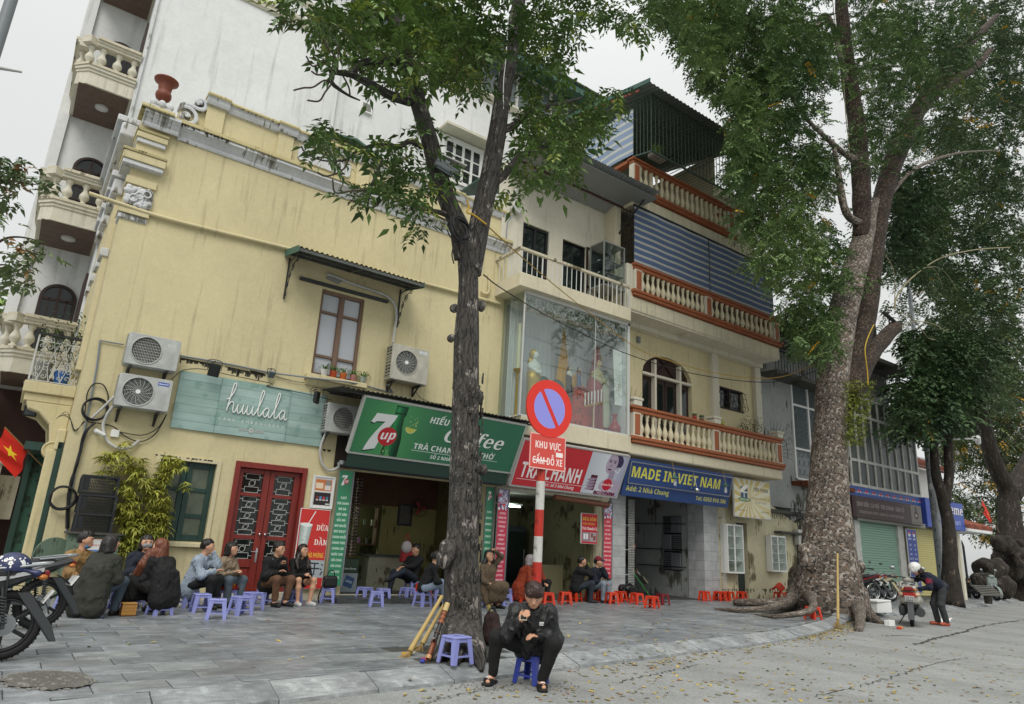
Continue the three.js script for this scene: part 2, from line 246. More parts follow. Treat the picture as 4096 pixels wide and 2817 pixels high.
{
seed(31);
const g=new THREE.BufferGeometry();const P=[],ix=[];
for(let i=0;i<=6;i++){const t=i / 6,w=Math.sin(t*PI)**0.8*0.28,y=0.06*Math.sin(t*PI*1.3);P.push(t-0.5,y+0.05,-w,t-0.5,y,0,t-0.5,y+0.06,w);if(i<6)for(const k of[0,1]){const a=i*3+k;ix.push(a,a+1,a+3,a+1,a+4,a+3);}}
g.setAttribute('position',new THREE.Float32BufferAttribute(P,3));g.setIndex(ix);g.computeVertexNormals();
const spots=[];
const drop=(px,py,y)=>{const q=onG(px,py,y);if(q.x<60&&q.z<13.5)spots.push([q.x,q.z]);};
for(let i=0;i<560;i++)drop(RR(2250,4090),2500+Math.pow(R(),0.8)*310,-0.13);
for(let i=0;i<260;i++){const x=RR(6,19),z=kerbZ(x)+Math.abs(R()+R()-1)*0.5+0.03;spots.push([x,z]);}
for(let i=0;i<300;i++){const x=RR(13,18.5),z=kerbZ(x)+Math.pow(R(),2)*0.5+0.02;spots.push([x,z]);}
for(let i=0;i<250;i++){const x=RR(18,45),z=kerbZ(x)+RR(-1.6,1.2);spots.push([x,z]);}
for(let i=0;i<150;i++)spots.push([RR(1,20),RR(1.5,7.5)]);
for(let i=0;i<40;i++)drop(RR(1600,2300),RR(2740,2812),-0.13);
const ok=spots.filter(([x,z])=>z>0.3||x>24),im=new THREE.InstancedMesh(g,mat(0xffffff,0.75),ok.length),m=new THREE.Matrix4(),q=new THREE.Quaternion(),c=new THREE.Color();
ok.forEach(([x,z],i)=>{const k=kerbZ(x),y=z>k?-0.131:z>k-0.36?lerp(0.004,-0.09,(z-k+0.36) / 0.36)+0.006:0.006;const s=RR(0.04,0.08);q.setFromEuler(new THREE.Euler(RR(-0.15,0.15),R()*6.28,RR(-0.25,0.25)));m.compose(V(x,y,z),q,V(s,s*RR(0.5,1.6),s*RR(0.8,1.2)));im.setMatrixAt(i,m);const t=R();c.setHex(t<0.5?0xb09c52:t<0.68?0xbfa352:t<0.8?0x8a6c40:t<0.88?0x9c6636:0x85864c).multiplyScalar(RR(0.7,1.05));im.setColorAt(i,c);});
im.name='fallen_leaves';im.receiveShadow=im.castShadow=true;scene.add(im);tag(im,'yellow and brown fallen leaves scattered over the road and along the kerb','fallen leaves',null,'stuff');
}
// ---------- printed faces (lettering and pictures that are flat in the place) ----------
const K=(c,r,x,y,z)=>at([0,1000,2000,2996][c]+x / 2.1,[0,700,1400,2057][r]+y / 2.1,z);
function seven(x,px,py,s){ 
x.save();x.translate(px,py);x.scale(s,s);
const sev=(dx,dy)=>{x.beginPath();x.moveTo(0.1+dx,0.02+dy);x.lineTo(0.62+dx,0+dy);x.quadraticCurveTo(0.6+dx,0.12+dy,0.5+dx,0.32+dy);x.quadraticCurveTo(0.36+dx,0.6+dy,0.3+dx,0.9+dy);x.lineTo(0.02+dx,0.98+dy);x.quadraticCurveTo(0.08+dx,0.62+dy,0.36+dx,0.2+dy);x.lineTo(0.16+dx,0.22+dy);x.lineTo(0.1+dx,0.27+dy);x.lineTo(0.02+dx,0.25+dy);x.closePath();x.fill();};
x.fillStyle='#12382a';sev(-0.015,0.035);x.fillStyle='#eef0ee';sev(0,0);
x.fillStyle='#c92a33';x.beginPath();x.arc(0.52,0.56,0.235,0,7);x.fill();
x.scale(0.01,0.01);txt(x,'up',52.5,63,32,'#fff',{align:'center',skew:-0.15,rise:-0.12});
x.restore();
}
const PR={};
PR.seven=ctex(1536,456,(x,w,h)=>{
const g=x.createLinearGradient(0,0,w,0);g.addColorStop(0,'#3f8558');g.addColorStop(0.2,'#55a565');g.addColorStop(0.45,'#3a7a55');g.addColorStop(1,'#35755a');x.fillStyle=g;x.fillRect(0,0,w,h);
x.save();x.translate(325,0);const b=x.createLinearGradient(-60,0,60,0);b.addColorStop(0,'#0f4a2c');b.addColorStop(0.3,'#37a15c');b.addColorStop(0.6,'#15633a');b.addColorStop(1,'#0a3220');x.fillStyle=b;
x.beginPath();x.moveTo(-52,20);x.lineTo(52,20);x.lineTo(50,90);x.lineTo(40,110);x.quadraticCurveTo(46,200,70,300);x.lineTo(78,h);x.lineTo(-70,h);x.lineTo(-62,300);x.quadraticCurveTo(-44,200,-40,110);x.lineTo(-50,90);x.closePath();x.fill();
x.fillStyle='#0c3f27';x.fillRect(-54,16,108,12);x.fillRect(-50,76,100,12);x.restore();
seven(x,95,100,340);
x.fillStyle='#d3d060';x.beginPath();x.arc(450,190,44,0.1,PI+0.1);x.fill();x.strokeStyle='#f3efb0';x.lineWidth=5;x.stroke();
x.fillStyle='#b8cf7c';seed(3);for(let i=0;i<34;i++){x.beginPath();const top=i<20;x.arc(top?RR(420,500):RR(250,330),top?RR(90,210):RR(380,450),RR(2,6),0,7);x.fill();}
txt(x,'HIẾU',590,118,78,'#f3f5f2',{skew:-0.08});txt(x,'Coffee',756,268,168,'#0f3526',{font:'serif',skew:-0.25,sx:1.13});txt(x,'Coffee',750,262,168,'#f3f5f2',{font:'serif',skew:-0.25,sx:1.13});
txt(x,'TRÀ CHANH NHÀ THỜ',520,362,70,'#f3f5f2',{sx:1.1});x.fillStyle='#f3f5f2';x.fillRect(512,374,850,4);
txt(x,'SỐ 2 NHÀ CHUNG',700,430,44,'#f3f5f2');
});
const menuV=(bg,head,items,fg,w=200,h=1500,big=44)=>ctex(w,h,(x)=>{x.fillStyle=bg;x.fillRect(0,0,w,h);const y0=head(x,w,h);const st=(h-y0-60) / items.length;items.forEach((s,i)=>txt(x,s,w / 2,y0+st*(i+0.72),Math.min(big,st*0.62),fg,{align:'center',sx:s.length>7?0.72:0.86}));});
PR.menuGreen=menuV('#33855f',(x,w)=>{seven(x,34,60,150);return 330;},['CAFÉ','TRÀ CHANH','ME ĐÁ','BỘT SẮN','SẤU ĐÁ','MƠ MUỐI','MƠ NGỌT','CHANH MUỐI','CHANH TƯƠI','CHANH LEO','NƯỚC CAM','SỮA CHUA','SỮA CHUA','THẠCH','LIPTON'],'#dfeee2');
PR.menuGreenB=menuV('#33855f',(x,w)=>{seven(x,34,60,150);return 330;},['COFFEE','LEMON TEA','TAMARIND ICE','TAPIOCA','STARLING','APRICOT','APRICOT','LEMON','ORANGE','YOGURT','JUICE','LIPTON'],'#dfeee2');
const colaHead=(x,w)=>{seed(8);for(let i=0;i<90;i++){x.fillStyle=['#c9cfe0','#7d84b0','#e9ecf4','#4d4f86','#a9aecb'][Math.floor(R()*5)];x.beginPath();x.ellipse(R()*w,R()*300,RR(8,36),RR(6,26),R()*3,0,7);x.fill();}x.fillStyle='#cf2a37';x.beginPath();x.arc(w*0.62,240,30,0,7);x.fill();txt(x,'Coca-Cola',w*0.62,247,15,'#fff',{align:'center',font:'serif',skew:-0.2});return 330;};
PR.menuRed=menuV('#bf3450',colaHead,['COFFEE','LEMON TEA','TAPIOCA','STARLING','SALT','APRICOT','SWEET','APRICOT','SALT LEMON','GREEN','LEMON','ORANGE','JUICE','YOGURT','LIPTON','SMOOTHIE','JUN BEER'],'#f3d7dc');
PR.menuRedB=menuV('#c23a4a',colaHead,['CAFÉ','TRÀ CHANH','ME ĐÁ','BỘT SẮN','SẤU ĐÁ','MƠ MUỐI','MƠ NGỌT','CHANH MUỐI','CHANH TƯƠI','NƯỚC CAM','SỮA CHUA','LIPTON','BIA HƠI'],'#f3d7dc');
PR.coconut=ctex(512,1240,(x,w,h)=>{
x.fillStyle='#cc2f2b';x.fillRect(0,0,w,h);x.fillStyle='#c2cdc8';x.save();x.translate(110,420);x.rotate(0.06);x.fillRect(-110,-190,215,30);const g=x.createLinearGradient(-100,0,100,0);g.addColorStop(0,'#8fa09c');g.addColorStop(0.5,'#d9e2de');g.addColorStop(1,'#93a39f');x.fillStyle=g;x.beginPath();x.moveTo(-104,-170);x.lineTo(100,-170);x.lineTo(70,250);x.lineTo(-76,250);x.closePath();x.fill();x.fillStyle='#e8eeea';x.beginPath();x.ellipse(0,-170,104,30,0,0,7);x.fill();x.strokeStyle='#f2f2ef';x.lineWidth=16;x.beginPath();x.moveTo(10,-150);x.lineTo(120,-400);x.stroke();seed(4);x.fillStyle='#5f6a68';for(let i=0;i<22;i++)x.fillRect(RR(-70,60),RR(-90,210),9,8);x.restore();
txt(x,'DỪA',300,330,118,'#fbf6ee',{font:'serif',sx:0.8});txt(x,'DẦM',290,560,118,'#fbf6ee',{font:'serif',sx:0.85});txt(x,'HẢI PHÒNG',190,760,104,'#f2c33b',{sx:0.5});
x.fillStyle='#a9b4b9';x.fillRect(0,800,w,270);x.strokeStyle='#1c2022';x.lineWidth=22;for(const[a,b,c,d]of[[90,850,210,850],[60,920,240,920],[150,850,150,1030],[150,1030,110,1010],[280,850,420,850],[350,850,350,1030],[270,930,440,930],[470,860,490,880],[455,930,475,950],[460,1030,495,970]]){x.beginPath();x.moveTo(a,b);x.lineTo(c,d);x.stroke();}
txt(x,'TRÀ CHANH',20,1170,100,'#fbf6ee',{sx:0.74});
});
PR.dua2=ctex(400,640,(x,w,h)=>{x.fillStyle='#c01f2a';x.fillRect(0,0,w,h);txt(x,'DỪA DẦM',18,150,92,'#f1d23a',{font:'serif',sx:0.78});txt(x,'HẢI PHÒNG',30,240,60,'#f1d23a',{font:'serif',sx:0.9,wt:''});txt(x,'Trà Chanh Cá',14,350,82,'#fff',{font:'serif',sx:0.68});x.fillStyle='#8d8791';x.fillRect(20,400,170,200);x.fillStyle='#a5a2ab';x.fillRect(205,400,175,200);x.fillStyle='#e9e8ea';x.fillRect(50,430,50,120);x.fillRect(115,430,50,120);x.fillStyle='#8b4a30';x.fillRect(240,420,50,90);x.fillRect(300,470,60,100);});
PR.cola=ctex(1400,460,(x,w,h)=>{
x.fillStyle='#c8313a';x.fillRect(0,0,w,h);txt(x,'CAFÉ',230,130,150,'#f4e9ea',{sx:0.75});txt(x,'TRÀ CHANH',60,372,220,'#f6f2f2',{sx:0.63});x.fillStyle='#f0dfe0';x.fillRect(40,390,860,5);txt(x,'Đ/c: Số 3 Nhà Chung',380,440,46,'#f4e9ea',{skew:-0.2,sx:0.9});
x.save();x.beginPath();x.rect(880,0,520,h);x.clip();const g=x.createLinearGradient(880,0,1400,0);g.addColorStop(0,'#c7ced9');g.addColorStop(0.5,'#dfe4ea');g.addColorStop(1,'#a9abc4');x.fillStyle=g;x.fillRect(880,0,520,h);
x.fillStyle='#3c3358';x.beginPath();x.ellipse(1240,70,110,90,0.2,0,7);x.fill();x.fillStyle='#b9a9bd';x.beginPath();x.ellipse(1195,105,78,112,0.12,0,7);x.fill();x.fillStyle='#a597ae';x.fillRect(1195,180,76,120);x.beginPath();x.ellipse(1250,360,150,90,0,0,7);x.fillStyle='#bcadc2';x.fill();
x.fillStyle='#2b2440';x.beginPath();x.ellipse(1165,80,17,8,0,0,7);x.ellipse(1228,84,17,8,0.1,0,7);x.fill();x.fillRect(1140,58,46,7);x.fillRect(1204,60,50,7);x.fillStyle='#5d2a4c';x.beginPath();x.ellipse(1182,168,26,10,0.05,0,7);x.fill();x.fillStyle='#8f7f9a';x.beginPath();x.moveTo(1190,90);x.lineTo(1178,138);x.lineTo(1202,140);x.fill();
x.strokeStyle='#e9e6ee';x.lineWidth=9;x.beginPath();x.arc(1300,165,28,0,7);x.stroke();x.fillStyle='#6e2c4c';x.fillRect(1060,420,300,60);x.fillStyle='#e4d6df';seed(6);for(let i=0;i<60;i++)x.fillRect(RR(1080,1350),RR(390,460),9,9);
x.fillStyle='#5a1c33';x.fillRect(960,250,90,170);x.fillStyle='#a38fa6';for(let i=0;i<4;i++){x.beginPath();x.ellipse(985,300+i*34,60,15,-0.2,0,7);x.fill();}x.fillStyle='#c9263a';x.beginPath();x.arc(1215,340,66,0,7);x.fill();txt(x,'Coca-Cola',1215,352,36,'#fff',{align:'center',font:'serif',skew:-0.2});x.restore();
});
PR.made=ctex(1400,330,(x,w,h)=>{x.fillStyle='#26437a';x.fillRect(0,0,w,h);txt(x,'MADE IN VIET NAM',66,160,138,'#d6d04c',{sx:0.93});txt(x,'Add: 2 Nhà Chung',40,285,62,'#cfcb66');txt(x,'Tel: 0353 916 386',930,292,54,'#cfcb66');});
PR.tien=ctex(700,460,(x,w,h)=>{x.fillStyle='#c9b56b';x.fillRect(0,0,w,h);x.fillStyle='#d8d5c0';for(let i=0;i<16;i++){x.beginPath();x.moveTo(270,250);x.arc(270,250,800,i*PI / 8,i*PI / 8+0.2);x.fill();}x.fillStyle='#e2dcc0';x.globalAlpha=0.5;x.fillRect(330,60,350,380);x.globalAlpha=1;
x.fillStyle='#2c4f74';x.beginPath();x.moveTo(120,90);x.lineTo(250,90);x.lineTo(250,220);x.quadraticCurveTo(185,320,120,220);x.fill();x.fillStyle='#e8e8dc';x.fillRect(178,90,16,190);x.fillRect(120,150,130,16);x.fillStyle='#eceadf';x.beginPath();x.ellipse(190,110,90,26,-0.5,0,7);x.fill();x.fillStyle='#587f55';x.beginPath();x.ellipse(190,250,120,26,0,0,7);x.fill();txt(x,'catholic store',190,258,26,'#f2f0e4',{align:'center'});
txt(x,'TIẾN THỊNH',370,130,62,'#23201b',{sx:0.85});['chuyên phục vụ đồ dùng Phụng vụ','Tặng vật Công Giáo'].forEach((s,i)=>txt(x,s,510,230+i*46,34,'#5d573f',{align:'center',wt:'',sx:0.8}));txt(x,'19 Nhà Chung',50,390,22,'#5d573f');txt(x,'0912 437 846',510,390,26,'#5d573f');});
PR.noPark=ctex(512,512,(x,w,h)=>{x.clearRect(0,0,w,h);x.fillStyle='#d92c1c';x.fillRect(0,0,w,h);x.fillStyle='#8f90e0';x.beginPath();x.arc(256,256,176,0,7);x.fill();x.save();x.translate(256,256);x.rotate(1.02);x.fillStyle='#d02a1e';x.fillRect(-186,-20,372,40);x.restore();});
PR.khu=ctex(512,400,(x,w,h)=>{x.fillStyle='#e3b9b3';x.fillRect(0,0,w,h);x.fillStyle='#cf4a40';x.fillRect(12,12,w-24,h-24);txt(x,'KHU VỰC',256,165,112,'#f3e1dd',{align:'center',sx:0.78});txt(x,'CẤM ĐỖ XE',256,345,112,'#f3e1dd',{align:'center',sx:0.72});x.fillStyle='#f1e7e4';x.fillRect(48,296,200,16);x.fillRect(372,190,100,52);});
PR.dark=ctex(1200,260,(x,w,h)=>{x.fillStyle='#3a2426';x.fillRect(0,0,w,h);txt(x,'SINH VIÊN : CÀ PHÊ - TRÀ CHANH - SINH TỐ',20,120,76,'#8f8784',{sx:0.66});txt(x,'STUDENTS BAR: COFFEE - LEMON TEA - FRESH FRUIT JUICE',60,205,44,'#857d7b',{sx:0.8});});
PR.bulb=ctex(200,230,(x,w,h)=>{x.fillStyle='#77736e';x.fillRect(0,0,w,h);x.fillStyle='#3a2426';x.fillRect(82,20,30,60);x.beginPath();x.ellipse(97,120,38,48,0,0,7);x.fill();x.fillStyle='#a39e98';x.beginPath();x.arc(97,122,20,0,7);x.fill();txt(x,'ĐC: SỐ 8 NHÀ CHUNG',100,215,20,'#22201e',{align:'center',sx:0.9});});
PR.lia=ctex(900,420,(x,w,h)=>{x.fillStyle='#3d58b0';x.fillRect(0,0,w,h);txt(x,'Lia Creme',118,190,190,'#141a3a',{font:'serif',skew:-0.1,sx:0.8});txt(x,'Lia Creme',104,182,190,'#e9ebef',{font:'serif',skew:-0.1,sx:0.8});txt(x,'Coffee & Dessert',200,340,100,'#b9c6e8',{wt:'',sx:0.8});});
PR.pepsi=ctex(1400,110,(x,w,h)=>{x.fillStyle='#33559e';x.fillRect(0,0,w,h);for(let i=0;i<11;i++){const c=40+i*128;x.save();x.beginPath();x.arc(c,55,28,0,7);x.clip();x.fillStyle='#eceff4';x.fillRect(c-30,20,60,70);x.fillStyle='#c3283c';x.beginPath();x.ellipse(c-6,34,34,24,0.4,0,7);x.fill();x.fillStyle='#24408c';x.beginPath();x.ellipse(c+8,82,34,18,0.3,0,7);x.fill();x.restore();txt(x,'pepsi',c+30,68,34,'#aebbd8',{wt:''});}});
PR.blueStrip=ctex(160,900,(x,w,h)=>{x.fillStyle='#2c469e';x.fillRect(0,0,w,h);x.fillStyle='#e6e9f0';x.beginPath();x.arc(80,70,40,0,7);x.fill();x.fillStyle='#c3283c';x.beginPath();x.ellipse(80,50,36,20,0.3,0,7);x.fill();txt(x,'pepsi',80,150,40,'#dfe5f3',{align:'center'});['CAFÉ','TRÀ','KEM','SINH TỐ','NƯỚC ÉP','SỮA','THẠCH','CACAO','SODA','BÁNH'].forEach((s,i)=>txt(x,s,80,240+i*66,36,'#c8d3ee',{align:'center',sx:0.8}));});
PR.tet=ctex(256,1100,(x,w,h)=>{x.fillStyle='#b3202c';x.fillRect(0,0,w,h);const cols=['#6d1446','#b8242f','#2c5f50','#b3202c'];for(let i=0;i<4;i++){const y=30+i*265;x.fillStyle='#cfc9c4';x.fillRect(20,y,216,250);x.fillStyle=cols[i];x.fillRect(28,y+8,200,190);x.fillStyle=['#c9c7cb','#d9d4d2','#a79a3c','#d9a5a5'][i];if(i<3){x.beginPath();x.ellipse(150,y+110,34,50,0.5,0,7);x.ellipse(110,y+140,40,20,0.2,0,7);x.fill();}else for(let k=0;k<6;k++){x.beginPath();x.arc(128+Math.cos(k)*48,y+100+Math.sin(k)*48,22,0,7);x.fill();}}});
PR.menuFrame=ctex(320,420,(x,w,h)=>{x.fillStyle='#d9d8d4';x.fillRect(0,0,w,h);x.fillStyle='#c9763d';x.fillRect(24,30,272,160);x.fillStyle='#ead7bd';x.fillRect(34,80,120,80);x.fillStyle='#8c8a86';x.fillRect(190,40,90,70);x.fillStyle='#dcd8d2';x.fillRect(180,110,100,66);x.fillStyle='#24181a';x.fillRect(24,214,272,180);['#7f2c2f','#4f83b8','#b9313a','#3e7a94'].forEach((c,i)=>{x.fillStyle=c;x.fillRect(60+i*54,270,38,60);x.fillStyle='#c9c4c0';x.fillRect(60+i*54,312,38,18);});x.fillStyle='#eee';x.fillRect(220,366,66,14);});
PR.volt=ctex(300,220,(x,w,h)=>{x.fillStyle='#c9302a';x.fillRect(0,0,w,h);x.fillStyle='#d9dcd8';x.fillRect(8,8,w-16,h-16);x.fillStyle='#cf3a2c';x.beginPath();x.moveTo(70,40);x.lineTo(40,110);x.lineTo(66,104);x.lineTo(46,170);x.lineTo(92,84);x.lineTo(66,90);x.lineTo(88,40);x.fill();x.fillStyle='#5c86c6';x.fillRect(110,130,170,60);txt(x,'NGUY HIỂM',116,90,34,'#b3312c',{sx:0.8});});
PR.skyw=ctex(220,80,(x,w,h)=>{x.fillStyle='#2c4fa3';x.fillRect(0,0,w,h);txt(x,'Skyworth',110,54,46,'#eef1f8',{align:'center',sx:0.95});});
PR.fuji=ctex(220,80,(x,w,h)=>{x.fillStyle='#c9cbc9';x.fillRect(0,0,w,h);txt(x,'FUJITSU',110,54,44,'#8e9190',{align:'center'});});
PR.daik=ctex(260,90,(x,w,h)=>{x.fillStyle='#d4d6d5';x.fillRect(0,0,w,h);txt(x,'DAIKIN',130,60,44,'#52739e',{align:'center'});});
PR.plate1=ctex(256,190,(x,w,h)=>{x.fillStyle='#d6d7d5';x.fillRect(0,0,w,h);x.strokeStyle='#3a3b3c';x.lineWidth=5;x.strokeRect(6,6,w-12,h-12);txt(x,'29-P1',128,86,74,'#2a2b2c',{align:'center'});txt(x,'392.61',128,168,74,'#2a2b2c',{align:'center',sx:0.92});});
PR.plate2=ctex(256,190,(x,w,h)=>{x.fillStyle='#dedfdd';x.fillRect(0,0,w,h);x.strokeStyle='#3a3b3c';x.lineWidth=5;x.strokeRect(6,6,w-12,h-12);txt(x,'29-T3',128,86,74,'#2a2b2c',{align:'center'});txt(x,'8864',128,168,78,'#2a2b2c',{align:'center',sx:1.1});});
PR.beer=ctex(256,200,(x,w,h)=>{x.fillStyle='#23402b';x.fillRect(0,0,w,h);x.fillStyle='#16291c';x.fillRect(0,110,w,60);txt(x,'Heineken',128,154,44,'#c9d3c9',{align:'center',font:'serif'});});
PR.water=ctex(256,200,(x,w,h)=>{x.fillStyle='#8b949b';x.fillRect(0,0,w,h);x.save();x.translate(150,90);x.rotate(0.3);x.fillStyle='#2f507c';x.fillRect(-62,-60,124,120);txt(x,'LAVIE',0,8,34,'#c9d6e6',{align:'center'});x.restore();x.fillStyle='#39597f';x.fillRect(0,20,56,160);txt(x,'28',28,100,34,'#d6dee8',{align:'center'});});
const flagT=ctex(300,200,(x,w,h)=>{x.fillStyle='#d42a1c';x.fillRect(0,0,w,h);x.fillStyle='#f0cf2a';x.beginPath();for(let i=0;i<10;i++){const a=-PI / 2+i*PI / 5,r=i%2?24:62;x.lineTo(150+Math.cos(a)*r,100+Math.sin(a)*r);}x.fill();});
// ---------- the yellow corner house ----------
const house=thing('yellow_house','old yellow corner house with white cornice, red door and coffee shop on its ground floor','house',[0,0,0]);
{
part('wall',prism([[0.8,0],[3.78,0],[3.78,2.64],[5.15,2.64],[5.15,0],[6.3,0],[6.3,2.8],[9.96,2.8],[9.96,0],[10.24,0],[10.24,9.5],[0.8,9.5]],0.28,-0.28,0,[[[5.0,4.83],[5.0,6.9],[6.08,6.9],[6.08,4.83]],[[2.3,1.07],[2.3,2.6],[3.34,2.6],[3.34,1.07]]]),M.yellow,house);
part('roof_slab',b2(0.85,10.2,9.2,9.4,-4,-0.3),M.concrete,house);
part('rear_wall',[b2(0.8,10.24,0,9.5,-4.02,-3.72),b2(9.96,10.24,3.1,9.5,-3.7,-0.29)],M.yellowPale,house);
const prof=[[0,9.33],[0.03,9.33],[0.05,9.37],[0.05,9.42],[0.11,9.5],[0.17,9.56],[0.2,9.57],[0.2,9.63],[0,9.63]];
part('cornice',profileX(prof,1.4,10.24),M.whiteTrim,house);
part('cornice_cap',profileX([[-0.3,9.632],[0.22,9.632],[0.23,9.65],[0.2,9.74],[0,9.77],[-0.3,9.77]],1.25,10.24),M.capWeathered,house);
part('cornice',profileX(prof.map(([z,y])=>[z+0.12,y+0.01]),0.7,1.395),M.whiteTrim,house);
part('cornice_cap',profileX([[-0.3,9.645],[0.35,9.645],[0.36,9.67],[0.3,9.76],[-0.3,9.79]],0.62,1.245),M.capWeathered,house);
const paraTop=10.44;
part('parapet',b2(1.86,10.2,9.772,paraTop,-0.32,-0.08),M.yellow,house);
for(const[a,b]of[[1.86,2.24],[3.46,3.82],[5.45,5.8],[8.2,8.55]])part('pilaster',b2(a,b,9.772,paraTop-0.002,-0.078,-0.005),M.yellow,house);
for(const[a,b,o]of[[1.82,2.3,0.09],[2.302,3.42,0],[3.422,3.88,0.07],[3.882,5.4,0.0],[5.402,5.86,0.07],[5.862,8.15,0],[8.152,8.6,0.07],[8.602,10.22,0]]){
part('parapet_moulding',profileX([[-0.08,10.445],[-0.03+o,10.445],[0+o,10.5],[0.02+o,10.57],[0.05+o,10.6],[-0.08,10.6]],a,b),M.whiteTrim,house);
part('parapet_cap',profileX([[-0.34,10.602],[0.06+o,10.602],[0.07+o,10.64],[0.03+o,10.7],[-0.34,10.72]],a-0.01,b+0.008),M.capWeathered,house);
}
part('plaque',prism([[4.03,9.95],[5.26,9.95],[5.31,10.02],[5.31,10.28],[5.26,10.36],[4.03,10.36],[3.97,10.28],[3.97,10.02]],0.04,-0.078,0.006),M.whiteTrim,house);
part('raised_gable',[prism([[4.3,10.72],[6.0,10.72],[5.9,10.98],[5.2,11.05],[4.7,10.95]],0.2,-0.5)],M.yellow,house);
part('gable_roof',[beam(V(4.55,11.0,-0.4),V(5.4,11.14,-0.4),0.6,0.05),beam(V(5.38,11.14,-0.4),V(6.15,10.88,-0.4),0.6,0.05)],M.tinGreen,house);
const west=0.7;
part('corner_pier',b2(west,1.2,0,9.64,-0.5,0.006),M.yellow,house);
const block=(y0,y1,x0,x1,z)=>{part('corner_block',r2(x0,x1,y0+0.1,y1-0.07,-0.5,z,0.015),M.yellow,house);part('block_moulding',r2(x0+0.02,x1-0.02,y0,y0+0.098,-0.5,z-0.03,0.02),M.whiteTrim,house);part('block_cap',r2(x0-0.02,x1+0.01,y1-0.068,y1,-0.5,z+0.02,0.015),M.capWeathered,house);};
block(8.98,9.28,0.66,1.25,0.1);block(8.38,8.72,0.5,1.29,0.2);
part('corner_block',r2(0.66,1.22,8.02,8.18,-0.4,0.06,0.01),M.yellow,house);
part('corner_block',r2(0.64,1.2,7.36,7.5,-0.4,0.08,0.01),M.yellow,house);part('block_moulding',r2(0.66,1.18,7.24,7.358,-0.4,0.05,0.03),M.whiteTrim,house);
{ 
seed(14);const g=[r2(0.7,1.2,7.55,7.99,-0.1,0.05,0.03)];for(let i=0;i<46;i++)g.push(sph(RR(0.03,0.08),RR(0.74,1.17),RR(7.58,7.96),0.06,RR(0.7,1.4),RR(0.7,1.4),0.7,8,6));for(const[a,b]of[[0.95,7.78],[1.08,7.85],[0.85,7.7]])g.push(tor(0.07,0.02,a,b,0.1,0,0,0,6,16));part('carved_relief',g,M.whiteTrim,house);
}
part('west_wall',b2(west,west+0.1,0,9.4,-4,-0.502),M.yellow,house);
for(const z of[-0.7,-1.5,-2.6,-3.5]){part('west_pilaster',b2(west-0.1,west-0.002,4.2,8.9,z-0.42,z),M.yellowPale,house);part('west_capital',[r2(west-0.22,west-0.002,8.0-(z+0.7)*0,8.35,z-0.5,z+0.08,0.04),r2(west-0.28,west-0.002,8.36,8.5,z-0.54,z+0.12,0.02),r2(west-0.16,west-0.002,6.6,6.78,z-0.46,z+0.04,0.02)],M.whiteTrim,house);}
part('west_cornice',[r2(west-0.32,west-0.002,9.3,9.62,-4,-0.502,0.05),r2(west-0.42,west-0.002,9.622,9.76,-4,-0.502,0.02)],M.whiteTrim,house);
const win=part('window',[r2(4.99,5.07,4.83,6.9,-0.16,-0.06,0.008),r2(6.01,6.09,4.83,6.9,-0.16,-0.06,0.008),r2(5.072,6.008,6.82,6.9,-0.16,-0.06,0.008),r2(5.072,6.008,4.83,4.9,-0.16,-0.06,0.008),r2(5.48,5.6,4.902,6.818,-0.16,-0.05,0.008),...[6.34,5.28].flatMap((y)=>[r2(5.072,5.478,y,y+0.06,-0.15,-0.07,0.005),r2(5.602,6.008,y,y+0.06,-0.15,-0.07,0.005)])],M.brownWood,house);
for(const[a,b]of[[5.072,5.478],[5.602,6.008]])for(const[c,d]of[[4.902,5.278],[5.342,6.338],[6.402,6.818]])part('pane',b2(a,b,c,d,-0.13,-0.12),M.curtainGlass,win);
part('window_sill',[r2(4.85,6.3,4.68,4.8,-0.02,0.22,0.02),profileX([[0,4.56],[0.06,4.56],[0.16,4.68],[0,4.68]],4.9,6.25)],M.yellow,house);
part('lintel_rail',[r2(4.43,6.67,6.95,7.03,0,0.07,0.01)],M.darkGrey,house);
part('window_frame',[b2(2.2,2.3,1.05,2.68,0.002,0.03),b2(3.34,3.42,1.05,2.68,0.002,0.03),b2(2.302,3.338,2.602,2.68,0.002,0.03),r2(2.18,3.46,0.97,1.048,0.002,0.1,0.01)],M.yellowPale,house);
for(const[a,b]of[[2.305,2.815],[2.825,3.335]]){
const s=part('shutter',[r2(a,a+0.1,1.07,2.6,-0.14,-0.08,0.006),r2(b-0.1,b,1.07,2.6,-0.14,-0.08,0.006),...[[1.07,1.2],[1.52,1.6],[2.02,2.1],[2.48,2.6]].map(([c,d])=>r2(a+0.102,b-0.102,c,d,-0.13,-0.085,0.006))],M.greenWood,house);
for(const[c,d]of[[1.2,1.52],[1.6,2.02],[2.1,2.48]])part('pane',b2(a+0.1,b-0.1,c,d,-0.12,-0.115),mat(0x66705e,0.2,{map:rep(T_grain,0.5)}),s);
}
part('door_frame',[r2(3.7,3.8,0,2.72,-0.1,0.05,0.01),r2(5.12,5.22,0,2.72,-0.1,0.05,0.01),r2(3.802,5.118,2.6,2.72,-0.1,0.05,0.01)],M.redWood,house);
part('door_step',b2(3.7,5.3,0,0.15,-0.2,0.12),M.creamDirty,house);
